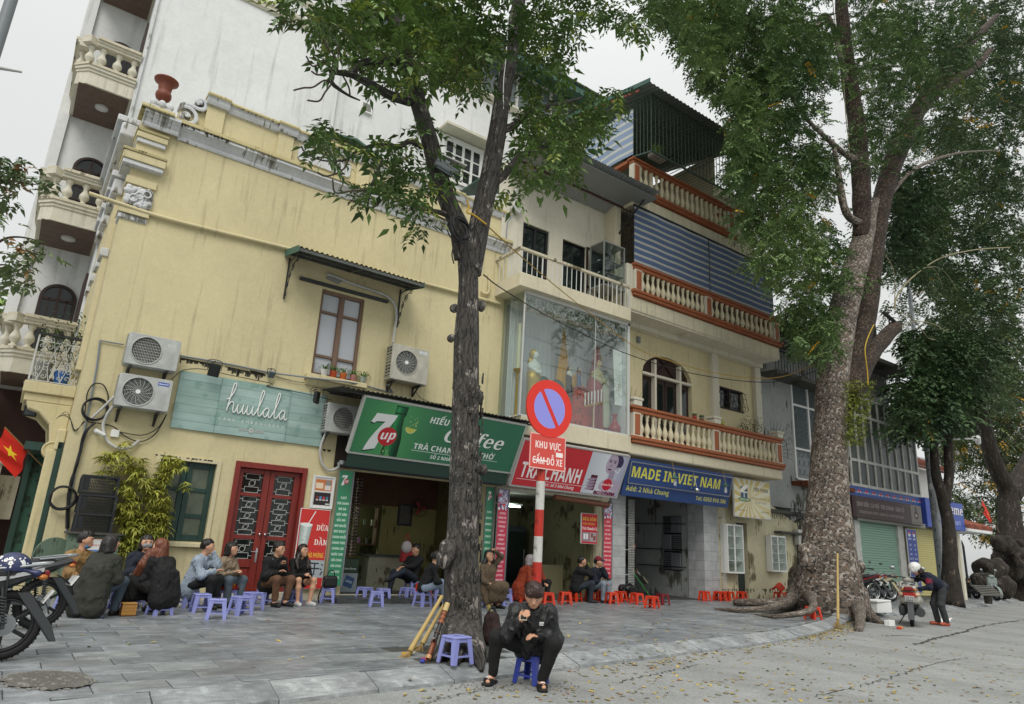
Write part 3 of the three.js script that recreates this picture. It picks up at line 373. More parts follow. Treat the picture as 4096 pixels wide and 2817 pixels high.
for(const[a,b,s]of[[3.805,4.455,1],[4.465,5.115,-1]]){
const w=b-a,d=part('door',[r2(a,a+0.1,0.16,2.595,-0.13,-0.06,0.006),r2(b-0.13,b,0.16,2.595,-0.13,-0.06,0.006),...[[0.16,0.3],[0.62,0.78],[1.17,1.25],[2.03,2.1],[2.5,2.595]].map(([c,e])=>r2(a+0.102,b-0.132,c,e,-0.125,-0.065,0.006)),b2(a+0.1,b-0.13,0.3,0.62,-0.11,-0.1),r2(a+0.15,b-0.18,0.34,0.58,-0.1,-0.085,0.012)],M.redWood,house);
const lat=[];
for(const[y0,y1]of[[0.78,1.17],[1.25,2.03],[2.1,2.5]]){
part('pane',b2(a+0.1,b-0.13,y0,y1,-0.116,-0.11),M.glassDark,d);
const n=Math.max(1,Math.round((y1-y0) / 0.2)),cx=(a+b-0.03) / 2,hw=0.14;
for(let i=0;i<n*2-1;i++){const y=y0+(y1-y0)*(i+0.5) / (n*2-1),q=(y1-y0) / (n*2-1)*0.42;if(i%2){lat.push(tor(q,0.005,cx,y,-0.095,0,0,0,5,16));}else{const r=(x0,yy0,x1,yy1)=>lat.push(bar(V(x0,yy0,-0.095),V(x1,yy1,-0.095),0.005,5));r(cx-hw,y-q,cx+hw,y-q);r(cx-hw,y+q,cx+hw,y+q);r(cx-hw,y-q,cx-hw,y+q);r(cx+hw,y-q,cx+hw,y+q);r(a+0.1,y,cx-hw,y);r(cx+hw,y,b-0.13,y);r(cx-0.06,y+q,cx-0.06,y+q*2.4);r(cx+0.06,y-q,cx+0.06,y-q*2.4);}}
}
part('lattice',lat,M.ironWhite,d);
part('knob',[sph(0.028,s>0?b-0.05:a+0.05,1.28,-0.03,1,1,1,12,8),cyl(0.012,0.012,0.04,s>0?b-0.05:a+0.05,1.28,-0.05,8,PI / 2)],M.chrome,d);
if(s>0)part('handle',[r2(b-0.07,b-0.03,0.72,1.0,-0.06,-0.05,0.004),rb(0.15,0.022,0.02,b-0.1,0.93,-0.03,0.008)],M.chrome,d);
}
part('stain',[b2(0.95,10.2,0,0.12,0.001,0.012)],M.creamDirty,house).name='plinth';
part('shop_step',[b2(5.9,10.0,0,0.1,-0.3,0.9)],mat(0x5a5c5b,0.35,{map:rep(T_slab,1.2)}),house);
part('shop_floor',b2(5.9,10.2,0.03,0.1,-3.7,-0.302),mat(0x4a4a47,0.4,{map:rep(T_slab,1.2)}),house);
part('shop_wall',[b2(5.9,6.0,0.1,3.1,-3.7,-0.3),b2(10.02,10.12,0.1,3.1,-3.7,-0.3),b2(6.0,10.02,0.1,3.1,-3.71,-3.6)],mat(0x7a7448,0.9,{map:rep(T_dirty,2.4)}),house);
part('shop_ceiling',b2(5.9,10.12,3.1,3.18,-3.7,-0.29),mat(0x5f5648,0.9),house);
part('loft_front',[b2(6.0,10.0,2.2,3.1,-2.6,-2.52)],mat(0x5b3a22,0.8,{map:rep(T_streak,0.8)}),house);
part('shop_partition',b2(8.3,10.0,0.1,2.2,-2.6,-2.5),mat(0x8b8454,0.9,{map:rep(T_dirty,2.2)}),house);
part('drain_pipe',[tube(P3([[0.1,7.52,0.1],[0.8,7.5,0.06],[1.4,7.48,0.06],[4.0,7.6,0.06],[7.0,7.72,0.06],[10.0,7.8,0.06]]),0.045,40,8),tube([K(1,1,1940,985,0.06),K(1,1,1985,1000,0.06),K(1,1,2005,985,0.06),K(1,1,2008,900,0.06),K(1,1,2008,835,0.06)],0.035,20,7)],M.yellow,house);
}
{
const u=thing('urn','rust red terracotta urn on its plinth at the corner of the yellow parapet','urn',[0.98,9.79,-0.02]);
part('plinth',[r2(-0.2,0.2,0,0.08,-0.2,0.2,0.02),r2(-0.17,0.17,0.082,0.2,-0.17,0.17,0.06),...[[-0.16,0.16],[0.16,0.16],[0,0.2],[-0.2,0]].map(([a,b],i)=>sph(0.075,a,0.14,b,1,1.2,0.7,8,6))],M.whiteTrim,u);
part('bowl',lathe([[0,0.2],[0.09,0.2],[0.1,0.23],[0.055,0.26],[0.05,0.3],[0.08,0.33],[0.14,0.38],[0.16,0.44],[0.155,0.5],[0.13,0.53],[0.125,0.56],[0.14,0.68],[0.17,0.75],[0.24,0.8],[0.245,0.83],[0.2,0.83],[0.14,0.76],[0.1,0.6],[0,0.58]],28),M.terracotta,u);
}
{
const sc=thing('scroll_ornament','white plaster scroll curling up beside the yellow parapet','ornament',[0,0,0]);
const spiral=(cx,cy,r0,r1,a0,a1,n)=>Array.from({length:n},(_,i)=>{const t=i / (n-1),a=lerp(a0,a1,t),r=lerp(r0,r1,t);return V(cx+Math.cos(a)*r,cy+Math.sin(a)*r,-0.16);});
const path=[...spiral(1.5,9.98,0.03,0.24,-6,2.2,26),V(1.36,10.22,-0.16),V(1.52,10.28,-0.16),V(1.68,10.26,-0.16),V(1.8,10.3,-0.16),V(1.83,10.42,-0.16),V(1.78,10.5,-0.16),V(1.68,10.5,-0.16),V(1.64,10.42,-0.16),V(1.7,10.38,-0.16)];
const c=new THREE.CatmullRomCurve3(path);
const s=new THREE.Shape();for(const[a,b]of[[-0.14,-0.045],[0.14,-0.045],[0.14,0.045],[-0.14,0.045]])s[s.curves.length||s.currentPoint.x||s.currentPoint.y?'lineTo':'moveTo'](a,b);
const g=[],N=110,fr=[];for(let i=0;i<=N;i++){const p=c.getPoint(i / N),t=c.getTangent(i / N);fr.push([p,V(-t.y,t.x,0).normalize()]);}
const pos=[];const qd=(a,b,e,d)=>pos.push(...a.toArray(),...b.toArray(),...e.toArray(),...a.toArray(),...e.toArray(),...d.toArray());
for(let i=0;i<N;i++){const cr=([p,n])=>[[-0.14,-0.04],[-0.14,0.04],[0.14,0.04],[0.15,0],[0.14,-0.04]].map(([z,o])=>V(p.x+n.x*o,p.y+n.y*o,p.z+z));const A=cr(fr[i]),B=cr(fr[i+1]);for(let k=0;k<5;k++)qd(A[k],A[(k+1)%5],B[(k+1)%5],B[k]);}
const b=new THREE.BufferGeometry();b.setAttribute('position',new THREE.Float32BufferAttribute(pos,3));b.computeVertexNormals();part('scroll',uvm(b),M.whiteTrim,sc);
part('infill',prism([[1.3,9.77],[1.86,9.77],[1.86,10.4],[1.76,10.3],[1.5,10.22],[1.34,10.1]],0.16,-0.28),M.yellow,sc);for(const[a,b]of[[1.5,9.98],[1.71,10.42]])part('eye',sph(0.045,a,b,-0.02,1,1,0.7),M.whiteTrim,sc);
}
{
const a=thing('window_awning','grey green corrugated tin awning on scrolled iron brackets above the upper window','awning',[0,0,0]);
const w0=4.05,w1=7.1,zo=1.0,yi=7.55,yo=7.33,N=150,pos=[];
for(const[dy,f]of[[0,1],[-0.006,-1]])for(let i=0;i<N;i++){const q=(k)=>{const x=lerp(w0,w1,k / N),c=Math.sin(k / N*PI*2*26)*0.022;return[[x,yi+c+dy,0.02],[x,yo+c+dy,zo]];};const A=q(i),B=q(i+1);pos.push(...A[0],...A[1],...B[1],...A[0],...B[1],...B[0]);}
const g=new THREE.BufferGeometry();g.setAttribute('position',new THREE.Float32BufferAttribute(pos,3));g.computeVertexNormals();part('tin_sheet',uvm(g),mat(0x8a7f52,0.6,{map:rep(T_dirty,0.8),metalness:0.2,side:THREE.DoubleSide}),a);
for(const[z,y]of[[0.05,yi-0.05],[0.5,(yi+yo) / 2-0.05],[zo-0.04,yo-0.05]])part('rail',bx(w1-w0,0.07,0.04,(w0+w1) / 2,y,z),M.tinGrey,a);
for(const x of[w0,(w0+w1) / 2,w1])part('rafter',beam(V(x,yi-0.06,0.03),V(x,yo-0.06,zo),0.045,0.07),M.tinGrey,a);
for(const x of[w0-0.03,w1+0.03])part('side_plate',prism([[0.0,yi-0.14],[zo,yo-0.12],[zo,yo+0.03],[0.0,yi+0.03]].map(([z,y])=>[-z,y]),0.01).applyMatrix4(new THREE.Matrix4().makeRotationY(PI / 2)).translate(x,0,0),M.tinGreen,a);
for(const x of[4.14,6.98]){
const p=[bx(0.03,1.0,0.03,x,6.9,0.03),bar(V(x,7.3,0.04),V(x,7.3,0.75),0.012)];const sp=(y,z,r,d)=>p.push(tube(Array.from({length:16},(_,i)=>{const t=i / 15,aa=t*8*d,rr=lerp(0.015,r,t);return V(x,y+Math.sin(aa)*rr,z+Math.cos(aa)*rr);}),0.009,40,5));
sp(7.18,0.62,0.08,1);sp(7.1,0.36,0.1,-1);sp(6.92,0.2,0.09,1);sp(6.72,0.13,0.07,-1);sp(6.5,0.09,0.055,1);p.push(tube(P3([[x,7.24,0.72],[x,7.16,0.46],[x,7.02,0.26],[x,6.8,0.2],[x,6.6,0.08],[x,6.4,0.05]]),0.009,30,5));part('bracket',p,M.iron,a);
}
}
function acUnit(w,h,d,o){
const t=thing('air_conditioner',o.label,'air conditioner',[o.x,o.y,o.z],0,'outdoor air conditioner units on the yellow wall'); 
const fx=o.fx,fy=o.fy,fr=o.fr,body=o.cream?mat(0xc7c5b6,0.5,{map:rep(T_grain,0.8)}):mat(0xc9ccc8,0.5,{map:rep(T_grain,0.8)});
const ring=Array.from({length:40},(_,i)=>[fx+Math.cos(i / 40*PI*2)*fr,fy+Math.sin(i / 40*PI*2)*fr]);
part('casing',[prism([[0.012,0.012],[w-0.012,0.012],[w,0.05],[w,h-0.04],[w-0.02,h],[0.02,h],[0,h-0.04],[0,0.05]],0.03,-0.03,0.006,[ring]),b2(0,0.015,0.02,h-0.02,-d,-0.032),b2(w-0.015,w,0.02,h-0.02,-d,-0.032),b2(0.015,w-0.015,h-0.02,h,-d,-0.032),b2(0.015,w-0.015,0,0.02,-d,-0.032),b2(0.015,w-0.015,0.02,h-0.02,-d,-d+0.012)],body,t);
part('fan_well',[cyl(fr*1.0,fr*1.0,0.006,fx,fy,-0.1,28,PI / 2)],M.black,t);
const bl=[];for(let i=0;i<3;i++){const a=i*2.094+0.5;bl.push(tf(bx(fr*0.85,fr*0.5,0.006,fr*0.46,0,0,0.45,0,0),0,0,0).applyMatrix4(new THREE.Matrix4().makeRotationZ(a)).translate(fx,fy,-0.07));}part('fan_blade',bl,M.darkGrey,t);
const gr=[];if(o.grid){for(let i=-9;i<=9;i++){const v=i / 9.5*fr,l=Math.sqrt(Math.max(0,fr*fr-v*v));if(l>0.02){gr.push(bx(0.006,l*2,0.006,fx+v,fy,-0.012));if(i%2===0)gr.push(bx(l*2,0.006,0.006,fx,fy+v,-0.016));}}}else{for(let i=1;i<=10;i++)gr.push(tor(fr*i / 10.5,0.0035,fx,fy,-0.01,0,0,0,4,36));for(let i=0;i<16;i++){const a=i / 16*PI*2;gr.push(tube(P3([0.2,0.5,0.8,1].map((k)=>[fx+Math.cos(a+k*0.5)*fr*k,fy+Math.sin(a+k*0.5)*fr*k,-0.006])),0.004,8,4));}}
part('fan_grille',gr,o.grid?M.offWhite:mat(0xb9bcb8,0.5),t);
if(!o.grid)part('fan_hub',cyl(fr*0.16,fr*0.16,0.02,fx,fy,-0.004,18,PI / 2),M.white,t);
part('fan_ring',tor(fr*1.02,0.012,fx,fy,0.008,0,0,0,6,40),body,t);
const lv=[];for(let i=0;i<11;i++)lv.push(bx(0.012,h / 26,d*0.8,-0.004,h*(0.08+i*0.085),-d / 2,0,0,0.5));part('side_louvre',lv,body,t);
if(o.coil){const c=[];for(let i=0;i<9;i++)for(const k of[0,1])c.push(bx(0.006,h / 14,d*0.3,-0.002,h*(0.1+i*0.1),-d*(0.28+k*0.42)));part('vent_slot',c,M.black,t);}
for(const x of[w*0.14,w*0.84])part('bracket',[bx(0.04,0.05,o.z-0.02,x,-0.025,-(o.z-0.02) / 2-0.02),beam(V(x,-0.04,-0.12),V(x,-0.24,-o.z+0.02),0.03,0.03),bx(0.04,0.24,0.03,x,-0.13,-o.z+0.02)],M.iron,t);
if(o.badge)part('badge',card(o.bw,o.bh,o.bx,o.by,0.008),printM(o.badge),t);
const ln=[];for(let i=0;i<4;i++)ln.push(bx(w*0.2,0.004,0.004,w*0.84,h*(0.12+i*0.07),0.006));part('panel_line',ln,M.offWhite,t);
return t;
}
acUnit(0.92,0.63,0.3,{x:1.28,y:4.25,z:0.4,fx:0.34,fy:0.32,fr:0.26,grid:true,badge:PR.fuji,bw:0.14,bh:0.05,bx:0.76,by:0.5,label:'upper grey air conditioner of the stacked pair at the left end of the wall'});
acUnit(0.92,0.63,0.3,{x:1.27,y:3.44,z:0.4,fx:0.35,fy:0.32,fr:0.265,badge:PR.skyw,bw:0.2,bh:0.07,bx:0.76,by:0.53,label:'lower white air conditioner of the stacked pair, with a small blue badge'});
acUnit(1.0,0.88,0.33,{x:6.75,y:4.98,z:0.42,fx:0.4,fy:0.47,fr:0.29,cream:true,coil:true,badge:PR.daik,bw:0.2,bh:0.07,bx:0.82,by:0.79,label:'large cream air conditioner high on the wall to the right of the window'});
acUnit(0.75,0.66,0.28,{x:5.36,y:3.53,z:0.36,fx:0.4,fy:0.34,fr:0.25,grid:true,coil:true,label:'small grey air conditioner tucked between the teal board and the green drink sign'});
{
one('conduit',[tube([K(0,1,840,1390,0.04),K(0,1,1040,1425,0.04)],0.014,4,6),tube([K(0,1,840,1392,0.04),K(0,1,815,1590,0.04),K(0,2,745,500,0.04),K(0,2,660,900,0.04),K(0,2,590,1250,0.05),K(0,2,560,1520,0.06)],0.018,40,6),tube([K(0,2,1510,48,0.03),K(0,2,1900,115,0.03),K(0,2,2240,185,0.03),K(1,2,200,195,0.04),K(1,2,540,238,0.22),K(1,2,870,278,0.24),K(1,2,1000,310,0.05),K(1,2,1200,360,0.03)],0.018,40,6),bar(K(1,2,1200,358,0.03),K(1,2,1150,290,0.1),0.02)],M.greyPipe,'grey plastic conduit running along and down the yellow wall','conduit');
one('insulated_hose',[tube([K(0,2,970,450,0.2),K(0,2,890,560,0.12),K(0,2,865,650,0.08),K(0,2,900,760,0.08),K(0,2,990,825,0.08),K(0,2,1090,820,0.08),K(0,2,1170,760,0.06)],0.03,40,8),tube([K(0,2,975,375,0.2),K(0,2,860,490,0.1),K(0,2,750,590,0.06)],0.025,14,8)],M.offWhite,'white taped hose looping under the lower left air conditioner','hose');
one('insulated_hose',tube([K(1,1,650,835,0.05),K(1,1,720,855,0.06),K(1,1,850,910,0.06),K(1,1,1030,970,0.07),K(1,1,1150,1020,0.07),K(1,1,1215,1090,0.07),K(1,1,1230,1180,0.07),K(1,1,1215,1300,0.08),K(1,1,1200,1410,0.1)],0.034,60,8),M.offWhite,'white taped hose curving down from the awning to the large cream air conditioner','hose');
one('plaster_patch',[prism([[5.02,7.16],[5.35,7.1],[5.45,7.2],[5.3,7.3],[5.12,7.28]],0.02,0.001,0.005)],M.concrete,'rough cement patch where a hose enters the wall under the awning','patch');
one('insulated_hose',tube([K(1,2,640,690,0.2),K(1,2,600,790,0.12),K(1,2,590,880,0.08),K(1,2,615,970,0.08),K(1,2,660,1010,0.08),K(1,2,710,1005,0.1),K(1,2,740,985,0.12)],0.03,40,8),M.offWhite,'white taped hose hooked below the small grey air conditioner','hose');
const coil=(c,rx,n,m,label,sd)=>{seed(sd);const g=[];for(let i=0;i<n;i++)g.push(tf(uvm(new THREE.TorusGeometry(rx*RR(0.94,1.04),0.011,6,40)),c.x+RR(-0.02,0.02),c.y+RR(-0.02,0.02),c.z+i*0.012,RR(-0.05,0.05),0,0));one('cable_coil',g,m,label,'cable coil','coils of cable on the yellow house');};
coil(K(0,2,795,500,0.08),0.2,5,M.cable,'black cable coil beside the lower left air conditioner',31);
coil(K(0,2,525,1240,0.1),0.2,6,M.cable,'black cable coil low on the corner of the yellow house',32);
seed(41);const bundle=[];const mid=[[800,610],[720,690],[670,860],[640,980],[600,1100],[580,1200],[570,1330],[565,1500]];
for(let i=0;i<9;i++)bundle.push(tube(mid.map(([x,y])=>K(0,2,x+RR(-10,10),y,0.05+R()*0.06)),RR(0.008,0.018),40,5));
bundle.push(tube([K(0,2,725,440,0.06),K(0,2,735,360,0.06),K(0,2,790,285,0.06),K(0,2,860,290,0.06),K(0,2,905,370,0.07),K(0,2,905,470,0.07)],0.012,30,5),tube([K(0,2,720,440,0.06),K(0,2,715,560,0.06),K(0,2,740,600,0.05),K(0,2,860,620,0.05),K(0,2,960,650,0.05),K(0,2,1050,725,0.05),K(0,2,1180,770,0.05),K(0,2,1290,720,0.06),K(0,2,1360,620,0.08),K(0,2,1400,540,0.12)],0.011,60,5),tube([K(0,2,1000,690,0.05),K(0,2,1200,715,0.05),K(0,2,1320,660,0.06),K(0,2,1400,540,0.12)],0.009,30,5));
for(let i=0;i<4;i++)bundle.push(tube([K(0,2,470+i*20,580-i*15,-0.1),K(0,2,560+i*12,520+i*25,0.02),K(0,2,630,690-i*6,0.04),K(0,2,700+i*6,600,0.05)],0.005,20,4));
one('cable_bundle',bundle,M.cable,'bundle of black cables hanging down the corner of the yellow house','cables');
one('junction_box',rb(0.14,0.14,0.06,K(0,2,965,702,0.03).x,K(0,2,965,702,0.03).y,0.032,0.01),M.white,'small white square junction box on the wall under the lower air conditioner','junction box');
const cc=K(0,2,820,690,0.08),cam=thing('security_camera','small white bullet camera on the yellow wall beside the cable bundle','security camera',cc);part('body',[cyl(0.035,0.04,0.16,0.04,-0.02,0.06,12,0.3,0,1.2)],M.white,cam);part('mount',[cyl(0.04,0.04,0.03,-0.03,0.03,-0.05,12,PI / 2),sph(0.03,-0.02,0.02,0)],M.white,cam);
one('black_wires',[tube([K(0,2,1440,250,0.05),K(0,2,1520,180,0.08),K(0,2,1600,160,0.08),K(0,2,1730,165,0.1),K(0,2,1900,205,0.09),K(0,2,2100,245,0.09),K(0,2,2300,290,0.09),K(1,2,130,300,0.09),K(1,2,300,335,0.09),K(1,2,520,380,0.1),K(1,2,680,420,0.1)],0.008,60,5),tube([K(1,2,220,225,0.04),K(1,2,380,265,0.03),K(1,2,600,290,0.03),K(1,2,760,300,0.03)],0.006,20,5),tube([K(1,2,1390,345,0.1),K(1,2,1430,400,0.06),K(1,2,1520,440,0.05),K(1,2,1640,460,0.05)],0.008,20,5)],M.cable,'thin black wires strung over the teal board and along the wall','wires');
}
{
const fl=(p,rx,ry,label,m=M.black,s=1)=>{const t=thing('floodlight',label,'floodlight',p,0,'floodlights on the yellow wall');const g=new THREE.Object3D();const a=part('housing',[rb(0.22*s,0.27*s,0.06,0,0,0,0.012),...[-3,-2,-1,0,1,2,3].map((i)=>bx(0.006,0.2*s,0.03,i*0.025*s,0,-0.04))],m,t);a.rotation.set(rx,ry,0);const b=part('lens',rb(0.19*s,0.23*s,0.006,0,0,0.033,0.002),m===M.black?M.glassDark:M.glassGrey,t);b.rotation.set(rx,ry,0);part('yoke',[tube(P3([[-0.13*s,0,0],[-0.13*s,0.2*s,-0.05],[0.13*s,0.2*s,-0.05],[0.13*s,0,0]]),0.008,20,5),bar(V(0,0.2*s,-0.05),V(0,0.2*s,-p.z+0.01),0.012)],M.iron,t);return t;};
fl(K(0,2,1800,170,0.3),0.5,-0.2,'black floodlight on the left, above the teal board');fl(K(1,2,562,400,0.3),0.1,0.9,'black floodlight turned sideways at the right end of the teal board');fl(K(1,2,180,205,0.12),0.7,0,'small grey lamp above the middle of the teal board',M.greyPaint,0.6);
}
{
const t=thing('shop_sign','teal plank board with raised white script letters','sign',[0,0,0]);
const tm=[0xa6c2bc,0xa0bdb5,0xadc7c1,0x9ab8b0].map((c,i)=>mat(c,0.65,{map:rep(T_plank,1.7)}));seed(51);
for(const[a,b,z,n]of[[2.34,3.15,0.05,7],[3.152,4.6,0.075,7],[4.602,5.43,0.05,7]]){const g=new THREE.Group();g.name='board';t.add(g);for(let i=0;i<n;i++){const y0=3.22+i*1.16 / n;part('plank',r2(a,b,y0+0.0008,y0+1.16 / n-0.0008,0.005,z+RR(-0.002,0.002),0.004),tm[Math.floor(R()*4)],g);}}
const L={h:[[0,0.42],[0.1,0.44],[0.22,0.6],[0.32,0.85],[0.3,1.0],[0.24,0.98],[0.2,0.8],[0.14,0.4],[0.08,0.02],[0.12,0.2],[0.24,0.36],[0.33,0.32],[0.33,0.12],[0.38,0.0],[0.46,0.06]],u:[[0,0.06],[0.06,0.22],[0.08,0.32],[0.06,0.12],[0.12,0.0],[0.22,0.06],[0.28,0.2],[0.31,0.32],[0.29,0.12],[0.34,0.0],[0.42,0.06]],l:[[0,0.06],[0.1,0.25],[0.24,0.62],[0.28,0.85],[0.23,0.92],[0.17,0.75],[0.13,0.3],[0.14,0.06],[0.2,0.0],[0.28,0.06]],a:[[0,0.06],[0.1,0.22],[0.22,0.32],[0.32,0.29],[0.22,0.32],[0.1,0.22],[0.1,0.06],[0.18,0.0],[0.28,0.12],[0.33,0.3],[0.31,0.1],[0.36,0.0],[0.45,0.06]]};
const W={h:0.46,u:0.42,l:0.28,a:0.45};let x=0;const letters=[];
for(const ch of 'huulala'){letters.push([ch,x]);x+=W[ch];}const sx=1.3 / x,sy=0.62; 
for(const[ch,ox]of letters){const p=L[ch].map(([u,v])=>V(3.28+(ox+u)*sx,3.68+v*sy,0.1));part('letter',tube(p,0.012,p.length*6,6),M.white,t);}
const sm=[];const S=(w,h,px,py,r=0)=>sm.push(bx(w,h,0.006,px,py,0.08,0,0,r));
const font5={H:[[0,0,0,1],[1,0,1,1],[0,0.5,1,0.5]],A:[[0,0,0.5,1],[1,0,0.5,1],[0.2,0.4,0.8,0.4]],N:[[0,0,0,1],[0,1,1,0],[1,0,1,1]],D:[[0,0,0,1],[0,1,0.7,0.9],[0.7,0.9,1,0.5],[1,0.5,0.7,0.1],[0.7,0.1,0,0]],E:[[0,0,0,1],[0,1,0.9,1],[0,0.5,0.7,0.5],[0,0,0.9,0]],M:[[0,0,0,1],[0,1,0.5,0.4],[0.5,0.4,1,1],[1,1,1,0]],B:[[0,0,0,1],[0,1,0.8,0.8],[0.8,0.8,0,0.5],[0,0.5,0.9,0.25],[0.9,0.25,0,0]],R:[[0,0,0,1],[0,1,0.8,0.8],[0.8,0.8,0,0.5],[0.3,0.5,0.9,0]],O:[[0.5,0,0,0.5],[0,0.5,0.5,1],[0.5,1,1,0.5],[1,0.5,0.5,0]],I:[[0.5,0,0.5,1]],Y:[[0,1,0.5,0.5],[1,1,0.5,0.5],[0.5,0.5,0.5,0]]};
[...'HAND EMBROIDERY'].forEach((c,i)=>{for(const[a,b,d,e]of font5[c]??[]){const ox=3.2+i*0.093,h=0.055,w=0.042;sm.push(beam(V(ox+a*w,3.5+b*h,0.079),V(ox+d*w,3.5+e*h,0.079),0.006,0.006));}});
part('small_lettering',sm,M.white,t);
const fl=[];for(let i=0;i<8;i++){const a=i / 8*PI*2;fl.push(sph(0.022,3.88+Math.cos(a)*0.035,3.36+Math.sin(a)*0.035,0.079,1,1,0.2,8,6));}for(const s of[-1,1])for(let i=0;i<6;i++)for(const k of[-1,1])fl.push(tf(sph(0.02,0,0,0,1,0.4,0.2,8,5),3.88+s*(0.09+i*0.03),3.36+k*0.015,0.079,0,0,s*k*0.7));part('flower_motif',fl,M.offWhite,t);
}
{
const t=thing('shop_sign','large green drink sign with bottle and seven over the coffee shop','sign',[0,0,0]);
const a=Math.atan2(0.6,1.16),h=Math.hypot(0.6,1.16),w=4.42,cx=8.01,g=new THREE.Group();g.name='panel';g.position.set(cx,3.68,1.0);g.rotation.x=a;t.add(g);
part('face',card(w-0.06,h-0.06,0,0,0.004),printM(PR.seven,0.35),g);
part('frame',[bx(w,0.035,0.14,0,h / 2,-0.06),bx(w,0.035,0.14,0,-h / 2,-0.06),bx(0.035,h-0.036,0.14,-w / 2+0.018,0,-0.06),bx(0.035,h-0.036,0.14,w / 2-0.018,0,-0.06),bx(w-0.07,h-0.04,0.02,0,0,-0.02)],mat(0xb9bdb7,0.4),g);
part('fascia',[tf(bx(w-0.1,0.3,0.03,0,0,0),cx-0.02,2.96,0.64,0.2)],mat(0x18352b,0.6),t);
part('back_board',b2(5.8,10.2,2.82,4.2,0.005,0.04),mat(0x2b241d,0.9),t);
}
{
const t=thing('sign_roof','weathered corrugated sheet roof above the green drink sign','roof sheet',[0,0,0]);
const pos=[],N=180,x0=5.25,x1=10.45;for(const dy of[0,-0.006])for(let i=0;i<N;i++){const q=(k)=>{const x=lerp(x0,x1,k / N),c=Math.sin(k / N*PI*2*46)*0.018+(vn(k*0.1,3,256)-0.5)*0.02;return[[x,4.5+c+dy,0.02],[x,4.37+c+dy,1.36]];};const A=q(i),B=q(i+1);pos.push(...A[0],...A[1],...B[1],...A[0],...B[1],...B[0]);}
const g=new THREE.BufferGeometry();g.setAttribute('position',new THREE.Float32BufferAttribute(pos,3));g.computeVertexNormals();part('corrugated_sheet',uvm(g),mat(0x55544d,0.8,{map:rep(T_dirty,0.9),side:THREE.DoubleSide}),t);part('purlin',[b2(5.3,10.4,4.34,4.38,0.5,0.54),b2(5.3,10.4,4.29,4.33,1.2,1.24)],M.iron,t);
}
{const t=thing('rolled_awning','grey rolled-up awning on its crank tube above the coffee shop opening','awning',[0,0,0]);part('roll',[cyl(0.06,0.06,4.4,8.0,2.86,0.5,12,0,0,PI / 2),cyl(0.075,0.075,4.1,8.05,2.85,0.5,12,0,0,PI / 2)],M.darkGrey,t);part('crank',[rb(0.1,0.1,0.1,5.78,2.88,0.5,0.02),cyl(0.03,0.03,0.12,5.72,2.82,0.5,10)],M.steel,t);part('arm',[bar(V(5.85,2.9,0.03),V(5.85,2.86,0.5),0.018),bar(V(10.1,2.9,0.03),V(10.1,2.86,0.5),0.018)],M.darkGrey,t);}
function menuBoard(x0,x1,y0,y1,z,pr,label,frame=true,cat='menu board'){const t=thing('menu_board',label,cat,[(x0+x1) / 2,(y0+y1) / 2,z]);part('panel',rb(x1-x0,y1-y0,0.04,0,0,-0.022,0.005),frame?M.greyPaint:M.white,t);part('print',card(x1-x0-0.02,y1-y0-0.02,0,0,0.001),printM(pr),t);if(frame)part('frame',[bx(0.03,y1-y0+0.02,0.05,(x1-x0) / 2+0.015,0,-0.02)],M.greyPaint,t);return t;}
menuBoard(5.9,6.23,0.3,2.76,0.16,PR.menuGreen,'tall green drinks menu at the left side of the coffee shop opening');
menuBoard(9.96,10.2,0.3,2.76,0.05,PR.menuGreenB,'tall green drinks menu half hidden behind the tree trunk');
menuBoard(10.23,10.56,0.22,2.73,0.2,PR.menuRed,'tall pink drinks menu in English right of the tree');
menuBoard(5.17,5.84,0.22,1.87,0.08,PR.coconut,'red poster of a coconut drink beside the red door',false,'poster');
{const t=thing('menu_case','small white framed picture case above the red coconut poster','display case',[5.61,2.24,0.05]);part('frame',[bx(0.5,0.03,0.06,0,0.335,0),bx(0.5,0.03,0.06,0,-0.335,0),bx(0.03,0.64,0.06,-0.235,0,0),bx(0.03,0.64,0.06,0.235,0,0)],M.white,t);part('print',card(0.44,0.64,0,0,0.01),printM(PR.menuFrame),t);part('back',b2(-0.235,0.235,-0.32,0.32,-0.04,0.0),M.white,t);}
{
const t=thing('electric_cabinet','scratched green electric cabinet with a warning plate at the house corner','cabinet',[0,0,0]);const gm=mat(0x6f8572,0.6,{map:rep(T_dirty,0.9)});
part('cabinet',r2(1.02,1.82,0.05,1.12,0.08,0.5,0.01),gm,t);part('door_panel',[r2(1.05,1.41,0.1,1.08,0.5,0.512,0.004),r2(1.43,1.79,0.1,1.08,0.5,0.512,0.004)],gm,t);part('lid',r2(0.97,1.87,1.122,1.16,0.04,0.58,0.008),M.darkConcrete,t);part('base',b2(1.0,1.84,0,0.05,0.08,0.52),M.concrete,t);part('warning_plate',card(0.42,0.32,1.42,0.9,0.516),printM(PR.volt),t);
part('old_panel',[cyl(0.3,0.3,0.04,0.86,0.75,0.35,24,PI / 2,0.3)],gm,t).name='round_cover';
}
